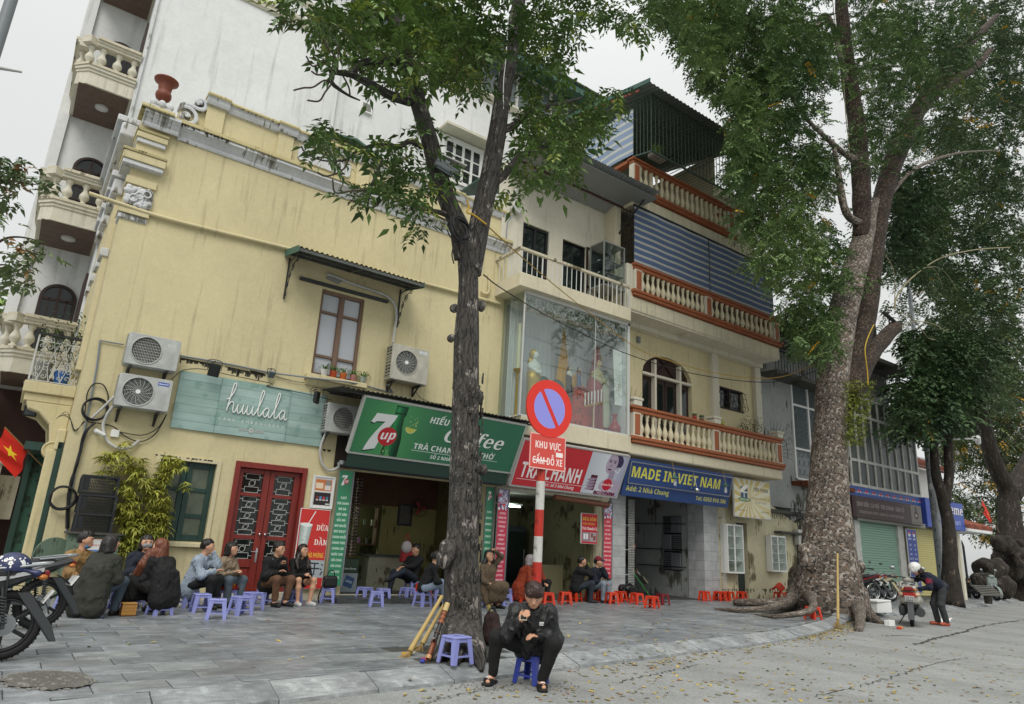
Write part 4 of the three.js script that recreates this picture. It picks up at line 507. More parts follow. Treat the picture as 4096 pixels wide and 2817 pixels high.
{
const y=[1.16,1.49,1.82];
const lab=['lowest black plastic crate of the three stacked on the electric cabinet','middle black plastic crate of the three stacked on the electric cabinet','topmost black plastic crate of the stack on the electric cabinet'];
const m=mat(0x202427,0.6);let first=null;
for(let i=0;i<3;i++){
if(i){copyOf(first,[1.07+(i===2?-0.02:0.0),y[i],0.1],0,lab[i]);continue;}
const t=first=thing('plastic_crate',lab[0],'crate',[1.08,y[0],0.1],0,'black crates stacked on the electric cabinet');const w=0.56,h=0.325,d=0.36;
const side=(n,len,f)=>{const g=[];for(let k=0;k<=n;k++)g.push(f(len*k / n,'v'));for(let k=0;k<6;k++)g.push(f(0.03+k*0.052,'h'));return g;};
part('front_mesh',side(22,w,(q,o)=>o==='v'?bx(0.006,h-0.04,0.006,q,h / 2,d):bx(w,0.008,0.008,w / 2,q,d)),m,t);part('back_mesh',side(22,w,(q,o)=>o==='v'?bx(0.006,h-0.04,0.006,q,h / 2,0):bx(w,0.008,0.008,w / 2,q,0)),m,t);
for(const x of[0,w])part('side_mesh',side(14,d,(q,o)=>o==='v'?bx(0.006,h-0.04,0.006,x,h / 2,q):bx(0.008,0.008,d,x,q,d / 2)),m,t);
part('rim',[bx(w+0.02,0.035,0.02,w / 2,h-0.018,d),bx(w+0.02,0.035,0.02,w / 2,h-0.018,0),bx(0.02,0.035,d-0.022,0,h-0.018,d / 2),bx(0.02,0.035,d-0.022,w,h-0.018,d / 2)],m,t);for(const[a,b]of[[0,0],[w,0],[0,d],[w,d]])part('corner_post',bx(0.04,h-0.036,0.03,a,h / 2-0.018,b),m,t);part('floor',b2(0,w,0.002,0.012,0,d),m,t);part('panel',[b2(0.01,w*0.2,0.05,h-0.05,d-0.004,d-0.001)],m,t);
}
}
{
const pots=[[5.26,0xd8d9d6,'white pot with an arching spider plant, leftmost on the window sill'],[5.47,0xc8502c,'orange pot with a short plant beside the white pot on the sill'],[5.71,0xd06a2e,'orange pot in the middle of the window sill'],[5.96,0xb97f78,'pink pot with a plant on the window sill'],[6.2,0xa9b4a8,'pale pot with a trailing spider plant at the right end of the sill']];
pots.forEach(([x,c,l],i)=>{seed(60+i);const t=thing('flower_pot',l,'potted plant',[x,4.8,0.13],0,'flower pots on the window sill');part('pot',lathe([[0,0],[0.06,0],[0.085,0.14],[0.09,0.15],[0.075,0.15],[0.06,0.12],[0,0.12]],16),mat(c,0.6),t);const g=[];for(let k=0;k<24;k++){const a=R()*6.28,l=RR(0.12,i%4===0?0.34:0.22),up=RR(0.1,0.3);g.push(blade(V(0,0.13,0),V(Math.cos(a)*l*0.5,0.13+up,Math.sin(a)*l*0.5),V(Math.cos(a)*l,0.1+up*RR(-0.2,0.6),Math.sin(a)*l),0.012));}part('leaves',g,mat(0x5c7a3c,0.6,{side:THREE.DoubleSide}),t);});
}
function blade(a,b,c,w){const cv=new THREE.QuadraticBezierCurve3(a,b,c),N=5,p=[];const sd=V(0,1,0).cross(c.clone().sub(a)).normalize();let L;for(let i=0;i<=N;i++){const t=i / N,q=cv.getPoint(t),ww=w*Math.sin(PI*(0.12+t*0.86)),l=q.clone().addScaledVector(sd,-ww),r=q.clone().addScaledVector(sd,ww);if(L)p.push(...L[0],...l.toArray(),...r.toArray(),...L[0],...r.toArray(),...L[1]);L=[l.toArray(),r.toArray()];}const g=new THREE.BufferGeometry();g.setAttribute('position',new THREE.Float32BufferAttribute(p,3));g.computeVertexNormals();return uvm(g);}
{
const t=thing('counter','pale counter with dark top inside the coffee shop','counter',[7.55,0.1,-2.0]);part('body',b2(0,1.3,0,0.8,0,0.6),mat(0x9b9883,0.7,{map:rep(T_dirty,1)}),t);part('top',b2(-0.05,1.35,0.802,0.84,-0.05,0.65),M.darkGrey,t);
const bc=thing('bead_curtain','curtain of dark shell strings at the left of the coffee shop opening','curtain',[0,0,0]);seed(71);for(let s=0;s<9;s++){const g=[],x=6.33+s*0.034,z=-0.2+RR(-0.06,0.06);for(let y=0.95;y<2.65;y+=0.07)g.push(sph(RR(0.018,0.03),x+RR(-0.012,0.012),y,z,1,1.2,0.6,6,5));part('bead_string',g,s%3?mat(0x2a1a14,0.25):mat(0x8c8478,0.25),bc);}
const bx1=thing('beer_crate','green beer crate stacked on the water carton in the coffee shop','crate',[6.75,0.52,-0.9]);part('box',rb(0.5,0.32,0.35,0,0.16,0,0.01),mat(0x20332a,0.7),bx1);part('print',card(0.48,0.3,0,0.16,0.177),printM(PR.beer),bx1);
const bx3=thing('water_carton','white and blue carton of water on the coffee shop floor','carton',[6.75,0.1,-0.9]);part('box',rb(0.5,0.42,0.35,0,0.21,0,0.01),mat(0x8b949b,0.7),bx3);part('print',card(0.48,0.4,0,0.21,0.177),printM(PR.water),bx3);
const wallb=thing('woven_screen','low woven bamboo partition at the left inside the coffee shop','partition',[0,0,0]);seed(72);for(let r=0;r<9;r++)for(let c=0;c<7;c++)part('weave_strip',rb(0.17,0.1,0.015,6.1+c*0.175,0.2+r*0.115,-1.6+RR(-0.008,0.008),0.004),c%2===r%2?mat(0x6b5836,0.8):mat(0x5b4a2e,0.8),wallb);
const pic=thing('framed_picture','dark framed picture hanging on the coffee shop wall','picture',[9.0,2.0,-2.48]);part('frame',[bx(0.44,0.05,0.03,0,0.27,0),bx(0.44,0.05,0.03,0,-0.27,0),bx(0.05,0.488,0.03,-0.195,0,0),bx(0.05,0.488,0.03,0.195,0,0)],M.black,pic);part('image',b2(-0.17,0.17,-0.245,0.245,-0.01,0.004),mat(0x4b4741,0.5,{map:rep(T_dirty,0.4)}),pic);
const sh=thing('wall_shelf','wooden shelf unit with jars on the rear wall of the coffee shop','shelf',[7.1,1.15,-2.45]);part('frame',[b2(0,1.1,0,0.03,-0.2,0),b2(0,1.1,0.97,1.0,-0.2,0),b2(0,0.03,0.03,0.97,-0.2,0),b2(1.07,1.1,0.03,0.97,-0.2,0),b2(0.03,1.07,0.48,0.5,-0.2,0),b2(0.52,0.55,0.5,0.97,-0.2,0)],mat(0x5d3d20,0.7),sh);seed(73);for(let i=0;i<9;i++)part('jar',cyl(0.04,0.04,0.15,0.1+i*0.11,i%2?0.11:0.58,-0.1,10),mat([0x7c7a52,0x8d5a7c,0x6d7a60,0x4b4a3a][i%4],0.4),sh);
const bag=thing('shopping_bag','red and white shopping bag hanging behind the seated man in black','bag',[8.35,1.0,-1.0]);part('bag',[prism([[-0.17,-0.2],[0.17,-0.2],[0.2,0.22],[-0.14,0.22]],0.1,0,0.02)],mat(0xa02128,0.6),bag);part('inner_bag',[sph(0.14,-0.05,0.16,0.1,1,1.1,0.6)],mat(0xb9b3b3,0.6),bag);part('strap',[tube(P3([[-0.08,0.2,0.05],[-0.02,0.5,0.03],[0.08,0.2,0.05]]),0.01)],mat(0xa02128,0.6),bag);
const hood=thing('kitchen_lamp','lit kitchen lamp above a steel sink at the back of the coffee shop','lamp',[6.75,1.9,-3.3]);part('tube',cyl(0.02,0.02,0.5,0,0,0,8,0,0,PI / 2),mat(0xf2fff8,0.4,{emissive:0xe8fff4,emissiveIntensity:3}),hood);part('shade',b2(-0.3,0.3,0.03,0.06,-0.08,0.08),M.steel,hood);const pl=new THREE.PointLight(0xe6fff2,1.6);pl.position.set(6.75,1.8,-3.2);pl.castShadow=true;pl.shadow.radius=4;pl.name='kitchen_lamp_light';scene.add(pl);
const sk=thing('sink_cabinet','steel sink cabinet under the kitchen lamp','sink',[6.3,0.1,-3.55]);part('body',b2(0,0.9,0,1.0,0,0.5),mat(0x9aa8a4,0.4),sk);part('splash',b2(-0.1,1.3,1.0,1.75,-0.03,-0.01),mat(0xa9b8b2,0.5),sk);
const fan=thing('wall_fan','black wall fan with red blades on the coffee shop wall','fan',[9.35,2.2,-2.3]);part('cage',[tor(0.22,0.008,0,0,0,0,-0.4,0),...[0,1,2,3,4,5].map((i)=>tf(bar(V(-0.22,0,0),V(0.22,0,0),0.003,4),0,0,0.03,0,0,i*PI / 6))],M.black,fan);part('blade',[0,1,2].map((i)=>tf(bx(0.18,0.09,0.005,0.1,0,0),0,0,0,0,0,i*2.09)),mat(0x8a2a26,0.5),fan);part('arm',bar(V(0,0,-0.02),V(0,-0.1,-0.2),0.02),M.black,fan);
}
{
seed(75);const g=[];const run=(a,b,n,len,z)=>{for(let i=0;i<n;i++){const p=a.clone().lerp(b,R()),l=len*R()*R()+0.01;g.push(rb(RR(0.012,0.05),l,0.004,p.x,p.y-l / 2-0.01,z,0.002,0,0,0,1));}};
run(K(0,2,1515,60,0),K(0,2,1760,108,0),70,0.12,0.003);run(K(0,2,1880,130,0),K(0,2,2230,205,0),90,0.16,0.003);run(K(1,2,0,165,0),K(1,2,120,195,0),34,0.1,0.003);run(V(1.3,9.64,0),V(2.4,9.64,0),46,0.12,0.237);run(V(2.2,2.68,0),V(3.4,2.68,0),26,0.05,0.034);run(V(1.9,10.62,0),V(8,10.62,0),60,0.06,0.075);run(V(5.5,3.2,0),V(5.7,3.2,0),10,0.2,0.003);run(V(19.5,0.35,0),V(24,0.4,0),90,0.35,0.003);run(V(22,2.95,0),V(24.6,2.95,0),60,0.2,0.124);run(V(22.5,2.28,0),V(24.2,2.28,0),30,0.14,0.303);
tag(part('wall_mould',g,mat(0x3a382f,0.95),scene),'black mould and moss flecks under the pipes and ledges of the old walls','mould',null,'stuff');
}
// ---------- shared: balustrade ----------
const BAL=lathe([[0,0],[0.34,0],[0.34,0.07],[0.2,0.1],[0.26,0.16],[0.44,0.3],[0.4,0.42],[0.2,0.6],[0.16,0.74],[0.26,0.78],[0.2,0.84],[0.34,0.93],[0.34,1],[0,1]],12);
const BAL2=lathe([[0,0],[0.55,0],[0.55,0.1],[0.3,0.14],[0.36,0.2],[0.7,0.34],[0.68,0.46],[0.34,0.66],[0.3,0.76],[0.5,0.86],[0.55,0.9],[0.55,1],[0,1]],14);
function balRow(parent,x0,x1,y0,y1,z,n,w,m,geo=BAL,along='x'){for(let i=0;i<n;i++){const q=lerp(x0,x1,n>1?i / (n-1):0.5),o=part('baluster',geo,m,parent);o.position.set(along==='x'?q:z,y0,along==='x'?z:q);o.scale.set(w,y1-y0,w);}}
// ---------- tall white building behind ----------
{
const b=thing('white_tower_house','tall white building with stacked balconies behind the yellow house','building',[0,0,0]),W=M.whiteWall;
part('wall',[b2(0.56,5.96,0,19.5,-12,-4),b2(5.965,17.6,0,17.75,-12,-4.12)],W,b);
part('string_course',[profileX([[-4,16.75],[-3.95,16.75],[-3.9,16.82],[-3.9,16.9],[-3.84,16.96],[-3.84,17.06],[-4,17.06]],0.5,6.02)],M.creamLight,b);
part('string_course',[profileX([[-4.12,17.55],[-4.06,17.55],[-4,17.62],[-3.92,17.72],[-3.92,17.8],[-4.12,17.8]],6.03,17.7)],M.creamLight,b);
part('string_course',[profileX([[-4,17.55],[-3.92,17.7],[-3.9,17.8],[-4,17.8]],3.9,6.02)],M.creamLight,b);
part('drip_pipe',[bar(V(0.62,0,-3.96),V(0.62,19,-3.96),0.03)],M.whiteTrim,b);
part('top_storey',b2(6.0,17.6,17.81,19.75,-12,-4.4),mat(0xcfd0c8,0.7),b);
for(let i=0;i<15;i++){const x=4.5+i*0.86,f=part('window',[b2(x,x+0.06,17.81,19.6,-4.25,-4.15),b2(x+0.8,x+0.86,17.81,19.6,-4.25,-4.15),b2(x+0.06,x+0.8,19.53,19.6,-4.25,-4.15),b2(x+0.06,x+0.8,17.81,17.88,-4.25,-4.15)],M.offWhite,b);part('pane',b2(x+0.06,x+0.8,17.88,19.53,-4.22,-4.2),i===6||i===7?mat(0x6d3f2c,0.6,{map:rep(T_streak,0.5,0.2)}):M.glassGrey,f);}
part('eave',[b2(4.2,17.9,19.66,19.9,-12,-3.5)],M.tinGreen,b);{const g=[];for(let i=0;i<46;i++)g.push(cyl(0.15,0.15,0.02,4.4+i*0.295,19.66,-3.49,12,PI / 2));part('scalloped_valance',g,M.tinGreen,b);}part('roof',beam(V(11,19.93,-3.4),V(11,21.5,-9),13.8,0.06),M.tinGrey,b);
const v=part('wall_vent',[b2(6.82,7.2,14.84,14.88,-4.12,-4.03),b2(6.82,7.2,15.18,15.22,-4.12,-4.05),b2(6.82,6.86,14.88,15.18,-4.12,-4.05),b2(7.16,7.2,14.88,15.18,-4.12,-4.05)],M.white,b);part('vent_hole',b2(6.86,7.16,14.88,15.18,-4.115,-4.11),M.black,v);for(let i=0;i<6;i++)part('slat',bx(0.3,0.03,0.05,7.01,14.91+i*0.048,-4.08,0.5),M.offWhite,v);
const w=part('window',[b2(9.98,11.66,13.62,13.7,-4.119,-4.05),b2(9.98,11.66,15.28,15.36,-4.119,-4.05),b2(9.98,10.06,13.7,15.28,-4.119,-4.05),b2(11.58,11.66,13.7,15.28,-4.119,-4.05)],M.white,b);
for(let i=0;i<4;i++){const x=10.06+i*0.38;part('pane',b2(x+0.05,x+0.33,13.75,15.24,-4.1,-4.09),M.glassDark,w);part('shutter_frame',[b2(x,x+0.05,13.7,15.28,-4.1,-4.06),b2(x+0.33,x+0.38,13.7,15.28,-4.1,-4.06),...[13.7,14.2,14.68,15.16].map((y)=>b2(x+0.05,x+0.33,y,y+(y>15?0.12:0.05),-4.1,-4.065))],M.white,w);}
part('canopy',b2(9.75,11.85,15.42,15.52,-4.119,-3.5),M.creamLight,b);
part('recess_wall',[b2(-0.72,0.555,0,24,-6.3,-6.02)],W,b);part('corner_pier',[b2(-0.98,-0.725,3,24,-7.2,-5.9)],W,b);
for(const[i,rail]of[5.9,9.7,13.58,17.5].entries()){
const sl=rail-0.82,g=new THREE.Group();g.name='balcony';b.add(g);
const oct=(o)=>[[-0.75-o,6.01],[-0.75-o,4.25],[-0.5-o*0.5,4.0-o],[0.555,4.0-o],[0.555,6.01]].map(([x,z])=>[x,z]);
const slab=(y0,y1,o)=>{const s=prism(oct(o),y1-y0);s.rotateX(-PI / 2);s.applyMatrix4(new THREE.Matrix4().makeScale(1,1,1));s.translate(0,y0,0);return uvm(s);};
const put=(n,y0,y1,o,m)=>part(n,slab(y0,y1,o),m,g);
put('slab',sl-0.56,sl-0.2,0,M.creamLight);put('slab',sl-0.199,sl-0.12,0.03,M.creamLight);put('slab',sl-0.119,sl-0.04,0.07,M.creamLight);put('slab',sl-0.039,sl+0.03,0.1,M.creamDirty);
const dz=(o)=>4-o;const f=(y0,y1,o,m)=>part('rail',[b2(-0.48,0.555,y0,y1,-4.22+o*0,-3.96+o),bx(0.34,y1-y0-0.002,0.26,-0.6,(y0+y1) / 2,-4.14,0,PI / 4),b2(-0.86-o,-0.62,y0,y1-0.001,-6.0,-4.28)],m,g);
f(rail-0.2,rail-0.13,0.0,M.creamLight);f(rail-0.13,rail-0.07,0.04,M.creamLight);f(rail-0.07,rail,0.09,M.creamDirty);
balRow(g,-0.3,0.42,sl+0.03,rail-0.2,-4.1,3,0.16,M.creamLight,BAL2);balRow(g,-0.57,-0.57,sl+0.03,rail-0.2,-4.16,1,0.16,M.creamLight,BAL2);balRow(g,-5.6,-4.6,sl+0.03,rail-0.2,-0.74,3,0.16,M.creamLight,BAL2,'z');
for(let k=0;k<5;k++)part('soffit_board',b2(-0.66,0.5,sl-0.582,sl-0.562,-5.96+k*0.38,-5.96+k*0.38+0.372),mat(0x6f5a4c,0.6,{map:rep(T_streak,0.3,1.2)}),g);
part('ceiling_lamp',[cyl(0.16,0.16,0.05,-0.05,sl-0.61,-4.9,24),sph(0.15,-0.05,sl-0.63,-4.9,1,0.3,1,18,8)],M.offWhite,g);
const dy=rail-0.8,top=dy+2.25,cx=0.06,r=0.42,arc=(rr)=>Array.from({length:17},(_,q)=>[cx+Math.cos(q / 16*PI)*rr,top-r+Math.sin(q / 16*PI)*rr]);
const d=part('arched_door',prism([[cx+r,dy],...arc(r),[cx-r,dy]],0.06,-6.02,0,[[[cx+r-0.07,dy+0.06],...arc(r-0.07),[cx-r+0.07,dy+0.06]]]),M.darkWood,b);part('pane',prism([[cx+r-0.06,dy],...arc(r-0.06),[cx-r+0.06,dy]],0.01,-6.015),M.glassDark,d);
part('muntin',[b2(cx-0.03,cx+0.03,dy,top-0.08,-6.0,-5.97),...[-0.2,0.2].map((o)=>b2(cx+o-0.015,cx+o+0.015,dy,top-r,-6.0,-5.975)),...[0.1,0.5,0.9,1.3,1.78].map((y)=>b2(cx-r+0.05,cx+r-0.05,dy+y,dy+y+(y>1.5?0.07:0.03),-6.0,-5.975))],M.darkWood,d);
part('side_shutter',b2(0.5,0.554,dy+0.1,dy+2.3,-5.7,-4.6),M.darkWood,b);
}
part('doorway',[b2(-0.95,0.56,0,4.4,-6.01,-5.9)],mat(0x3a241d,0.8),b);
part('console',[prism([[0,0],[0.25,0],[0.3,0.5],[0.5,0.9],[0.9,1.2],[0.9,1.4],[0.0,1.4]].map(([a,c])=>[-0.75-a*0.5,3.0+c]),0.5,-5.6,0.02)],M.creamDirty,b);
part('street_pier',[r2(-0.72,-0.2,0,2.5,-5.2,-4.7,0.02),r2(-0.82,-0.1,2.5,2.75,-5.3,-4.6,0.05),r2(-0.9,-0.02,2.76,3.05,-5.4,-4.5,0.05),r2(-0.85,0.2,1.3,2.3,-5.6,-5.3,0.02)],M.creamDirty,b);
}
{
const t=thing('side_balcony','small balcony with white scrolled iron grille on the corner side of the yellow house','balcony',[0,0,0]);const x0=-0.1,x1=0.7,z1=-0.9,z0=-2.6,y0=3.9,y1=4.8;
part('slab',[r2(x0-0.05,x1,3.66,3.88,z0,z1+0.03,0.02),r2(x0,x1,3.5,3.658,z0,z1-0.03,0.02)],M.yellow,t);
for(const z of[-1.05,-2.2])part('console',prism([[x1,3.5],[-0.05,3.5],[0.0,3.36],[0.2,3.3],[0.4,3.1],[0.46,2.8],[0.5,2.5],[x1,2.5]],0.2,z-0.1,0.02),M.yellow,t);
part('console_scroll',[cyl(0.17,0.17,0.24,0.54,2.62,-1.02,20,PI / 2),tor(0.15,0.02,0.54,2.62,-0.9,0,0,0,6,24)],M.yellow,t);
part('handrail',[bx(x1-x0+0.1,0.05,0.07,(x0+x1) / 2,y1+0.03,z1),bx(0.07,0.05,z1-z0,x0,y1+0.03,(z0+z1) / 2-0.04)],M.iron,t);
const g=[],r=0.007;const scroll=(cx,cy,s,d,z)=>g.push(tube(Array.from({length:14},(_,i)=>{const q=i / 13,a=q*7.2*d,rr=lerp(0.008,s,q);return V(cx+Math.cos(a)*rr,cy+Math.sin(a)*rr,z);}),r,30,4));
for(let i=0;i<6;i++)for(let k=0;k<6;k++)scroll(x0+0.08+i*0.13,y0+0.1+k*0.145,0.055,(i+k)%2?1:-1,z1);
for(let i=0;i<4;i++){const cx=x0+0.12+i*0.19;g.push(tube(P3([[cx,y0,z1],[cx+0.06,y0+0.3,z1],[cx,y0+0.6,z1],[cx-0.05,y0+0.8,z1]]),r,20,4),tube(P3([[cx,y0,z1],[cx-0.06,y0+0.3,z1],[cx,y0+0.6,z1],[cx+0.05,y0+0.8,z1]]),r,20,4));}
for(const y of[y0,y0+0.78])g.push(bx(x1-x0,0.016,0.016,(x0+x1) / 2,y,z1));for(let i=0;i<9;i++)g.push(bar(V(x0,y0,z1-i*0.2),V(x0,y1,z1-i*0.2),0.009,5));g.push(bx(0.03,y1-y0,0.03,x0,(y0+y1) / 2,z1));part('grille',g,M.ironWhite,t);
const bk=thing('blue_bucket','blue plastic bucket behind the white grille of the small balcony','bucket',[0.42,3.885,-1.2]);part('bucket',lathe([[0,0],[0.11,0],[0.15,0.28],[0.16,0.28],[0.16,0.3],[0.13,0.3],[0.1,0.02]],18),mat(0x3d6fb6,0.5),bk);part('handle',tor(0.15,0.006,0,0.3,0,PI*0.3,0,0,5,18,PI),M.white,bk);
const jar=thing('grey_pot','grey plant tub behind the white grille of the small balcony','planter',[0.08,3.885,-1.2]);part('tub',lathe([[0,0],[0.13,0],[0.16,0.4],[0.17,0.42],[0.14,0.42],[0,0.36]],18),M.concrete,jar);
const pl=thing('balcony_plants','leafy green plants spilling over the small balcony rail','plant',[0,0,0]);seed(81);const lv=[];for(let i=0;i<260;i++){const x=RR(x0,x1+0.05),y=4.5+R()*0.65*(0.5+R()),z=RR(z1-0.4,z1+0.08),a=R()*6.28,l=RR(0.06,0.13);lv.push(blade(V(x,y,z),V(x+Math.cos(a)*l*0.5,y+0.03,z+Math.sin(a)*l*0.5),V(x+Math.cos(a)*l,y+RR(-0.08,0.04),z+Math.sin(a)*l),0.018));}part('foliage',lv,mat(0x4d6b30,0.55,{side:THREE.DoubleSide}),pl).userData.kind='stuff';const st=[];for(let i=0;i<10;i++)st.push(bar(V(RR(x0,x1),4.2,z1-0.2),V(RR(x0,x1),5.0,z1-0.1),0.006,5));part('stem',st,mat(0x4a4a2c,0.8),pl);
}
{
part('green_shopfront',[b2(0.2,0.3,0,2.75,-2.4,-2.3),b2(0.6,0.69,0,2.75,-1.0,-0.52),b2(0.1,0.69,2.6,2.75,-2.5,-1.0),b2(0.2,0.69,0,0.6,-2.42,-2.38)],M.greenWood,house);part('green_screen',b2(0.3,0.69,0.6,2.6,-2.41,-2.39),mat(0x2d5c4c,0.5,{map:rep(T_dirty,0.7)}),house);
part('corner_column',[r2(0.45,0.695,0,2.6,-0.9,-0.55,0.02),r2(0.55,0.695,2.6,3.0,-1.0,-0.52,0.03)],M.yellow,house);
const bn=thing('new_year_banner','tall red banner with holiday pictures at the left edge of the street','banner',[-0.62,0.2,-3.2],0.2);part('panel',rb(0.42,2.75,0.03,0,1.4,-0.02,0.006),mat(0xa33a40,0.6),bn);part('print',card(0.38,2.65,0,1.4,0.0),printM(PR.tet),bn);
const sh=thing('neighbour_shop','dim shop fronts at the far left edge beyond the corner','building',[0,0,0]);part('wall',[b2(-9,-1.4,0,3.2,-9,-8.6),b2(-9,-1.0,3.3,3.6,-9,-7.8)],M.darkConcrete,sh);part('sign_band',b2(-3.2,-1.2,2.05,2.3,-7.4,-7.3),M.offWhite,sh);part('doorway',b2(-3,-1.5,0,2.0,-8.58,-8.5),M.black,sh);
const lp=K(0,2,255,515,-1.4);const fl=thing('floodlight','black floodlight under the small yellow balcony','floodlight',lp,0,'floodlights on the yellow wall');part('housing',rb(0.22,0.2,0.08,0,0,0,0.01,0.3),M.black,fl);part('lens',rb(0.17,0.14,0.01,0,-0.01,0.045,0.002,0.3),M.glassGrey,fl);part('yoke',bar(V(0,0,0),V(0.05,0.2,-0.1),0.012),M.iron,fl);
}
function flagThing(pole0,pole1,w,h,droop,label,sgn=1){ 
const t=thing('flag',label,'flag',[0,0,0],0,'red flags with a yellow star');part('pole',bar(pole0,pole1,0.012,8),mat(0x9a7a4a,0.6),t);
const d=pole0.clone().sub(pole1).normalize(),N=18,Mm=12,g=new THREE.PlaneGeometry(1,1,N,Mm),p=g.attributes.position;
for(let i=0;i<p.count;i++){const u=p.getX(i)+0.5,v=0.5-p.getY(i);const o=pole1.clone().addScaledVector(d,v*h);const side=u*w;p.setXYZ(i,o.x+sgn*side*(1-droop)*0.5+Math.sin(u*9+v*2)*0.035*u,o.y-side*droop-0.0,o.z+Math.sin(u*11+v*3)*0.06*u+side*0.12);}
g.computeVertexNormals();part('cloth',g,new THREE.MeshStandardMaterial({map:flagT,roughness:0.8,side:THREE.DoubleSide}),t);return t;
}
flagThing(K(0,2,380,1000,-1.5),K(0,2,40,650,-1.2),0.62,0.6,0.86,'red flag with yellow star on a slanted pole at the left corner',-1);
// ---------- white house with the glass showcase ----------
{
const b=thing('showcase_house','cream shop house with a glass showcase of statues and a railed terrace','house',[0,0,0]);
part('wall',[prism([[10.25,2.75],[14.38,2.75],[14.38,12.3],[9.95,12.3],[9.95,9.5],[10.25,9.5]],0.25,-0.25,0,[[[10.72,8.42],[10.72,10.6],[11.72,10.6],[11.72,8.42]],[[12.26,8.75],[12.26,10.55],[13.22,10.55],[13.22,8.75]],[[10.3,4.6],[10.3,7.9],[14.1,7.9],[14.1,4.6]]])],M.creamLight,b);
for(const g of[b2(14.0,14.25,8.4,12.2,0.0,0.5),b2(14.05,14.3,0,4.0,-0.3,0.02),b2(10.24,10.3,0,2.9,-0.3,0)])part('side_wall',g,M.cream,b);
part('tin_gable',prism([[10.6,12.31],[14.3,12.31],[14.3,13.0],[12.4,13.5],[10.6,12.9]],0.04,-1.2),M.tinGreen,b);part('tin_roof',[beam(V(10.1,12.55,-2),V(12.4,13.55,-2),2.4,0.05),beam(V(12.39,13.55,-2),V(14.5,12.95,-2),2.4,0.05)],M.tinGreen,b);
part('terrace_slab',[r2(9.85,14.02,7.99,8.38,-0.002,1.2,0.015)],M.cream,b);
part('lower_beam',[r2(10.24,14.22,4.08,4.56,0.002,1.02,0.015)],M.cream,b);
const d=part('terrace_door',[b2(10.72,10.8,8.42,10.6,-0.15,-0.06),b2(11.64,11.72,8.42,10.6,-0.15,-0.06),b2(11.19,11.26,8.42,10.52,-0.15,-0.06),b2(10.8,11.64,10.52,10.6,-0.15,-0.06),b2(10.8,11.64,8.95,9.02,-0.15,-0.07),b2(10.8,11.64,8.42,8.5,-0.15,-0.06)],M.black,b);part('pane',b2(10.8,11.64,8.5,10.52,-0.12,-0.11),M.glassDark,d);
const w=part('terrace_window',[b2(12.26,12.3,8.75,10.55,-0.15,-0.05),b2(13.18,13.22,8.75,10.55,-0.15,-0.05),b2(12.3,13.18,10.51,10.55,-0.15,-0.05)],M.black,b);part('pane',b2(12.3,13.18,8.75,10.51,-0.12,-0.11),M.glassDark,w);
part('open_shutter',[b2(13.22,13.27,8.7,10.56,0.02,0.06),b2(13.72,13.77,8.7,10.56,0.02,0.06),b2(13.27,13.72,10.51,10.56,0.02,0.06),b2(13.27,13.72,9.2,9.26,0.02,0.06)],M.darkWood,b);
const rl=(a,c)=>part('handrail',beam(a,c,0.09,0.07),M.creamDirty,b);rl(V(9.85,9.08,1.15),V(14.02,9.08,1.15));rl(V(9.85,9.081,0),V(9.85,9.081,1.19));
for(let i=0;i<24;i++)part('rail_bar',bar(V(9.9+i*0.178,8.38,1.15),V(9.9+i*0.178,9.05,1.15),i%4===0?0.022:0.012,7),M.ironWhite,b);for(let i=1;i<6;i++)part('rail_bar',bar(V(9.85,8.38,i*0.19),V(9.85,9.05,i*0.19),0.012,7),M.ironWhite,b);
const fr=M.ironWhite;part('showcase_frame',[b2(10.17,10.21,4.56,7.985,0.97,1.0),b2(14.08,14.16,4.56,7.985,0.95,1.02),b2(10.2,14.16,7.9,7.985,0.95,1.02),b2(12.77,12.785,4.56,7.9,0.98,1.0),b2(10.21,14.08,4.56,4.6,0.95,1.0)],fr,b);
const COATED=M.pane.clone();COATED.ior=1.72;part('showcase_glass',[b2(10.21,12.77,4.6,7.9,0.985,0.991),b2(12.785,14.08,4.6,7.9,0.985,0.991)],COATED,b);part('showcase_glass',b2(10.185,10.191,4.6,7.985,0,0.97),M.pane,b);
const drape=(x0,x1,y0,y1,z,f,amp,m,par,top)=>{const N=90,g=new THREE.PlaneGeometry(1,1,N,8),p=g.attributes.position;for(let i=0;i<p.count;i++){const u=p.getX(i)+0.5,v=p.getY(i)+0.5,k=top?lerp(1,top,v):1,ww=lerp(x0,x1,0.5);p.setXYZ(i,ww+(u-0.5)*(x1-x0)*k,lerp(y0,y1,v),z+Math.sin(u*f+Math.sin(u*7)*1.5)*amp);}g.computeVertexNormals();return part('drape',uvm(g),m,par);};
const cur=thing('showcase_curtain','white gathered curtain lining the inside of the glass showcase','curtain',[0,0,0]);const cm=mat(0xd6d9e0,0.85,{side:THREE.DoubleSide});drape(10.3,14.1,4.6,7.95,-0.2,150,0.02,cm,cur);drape(10.22,10.7,4.6,7.9,0.3,40,0.03,cm,cur);
part('side_panel',b2(14.06,14.07,4.6,7.9,-0.2,0.94),cm,cur);
part('showcase_floor',b2(10.2,14.08,4.561,4.59,-0.25,0.94),M.white,b);
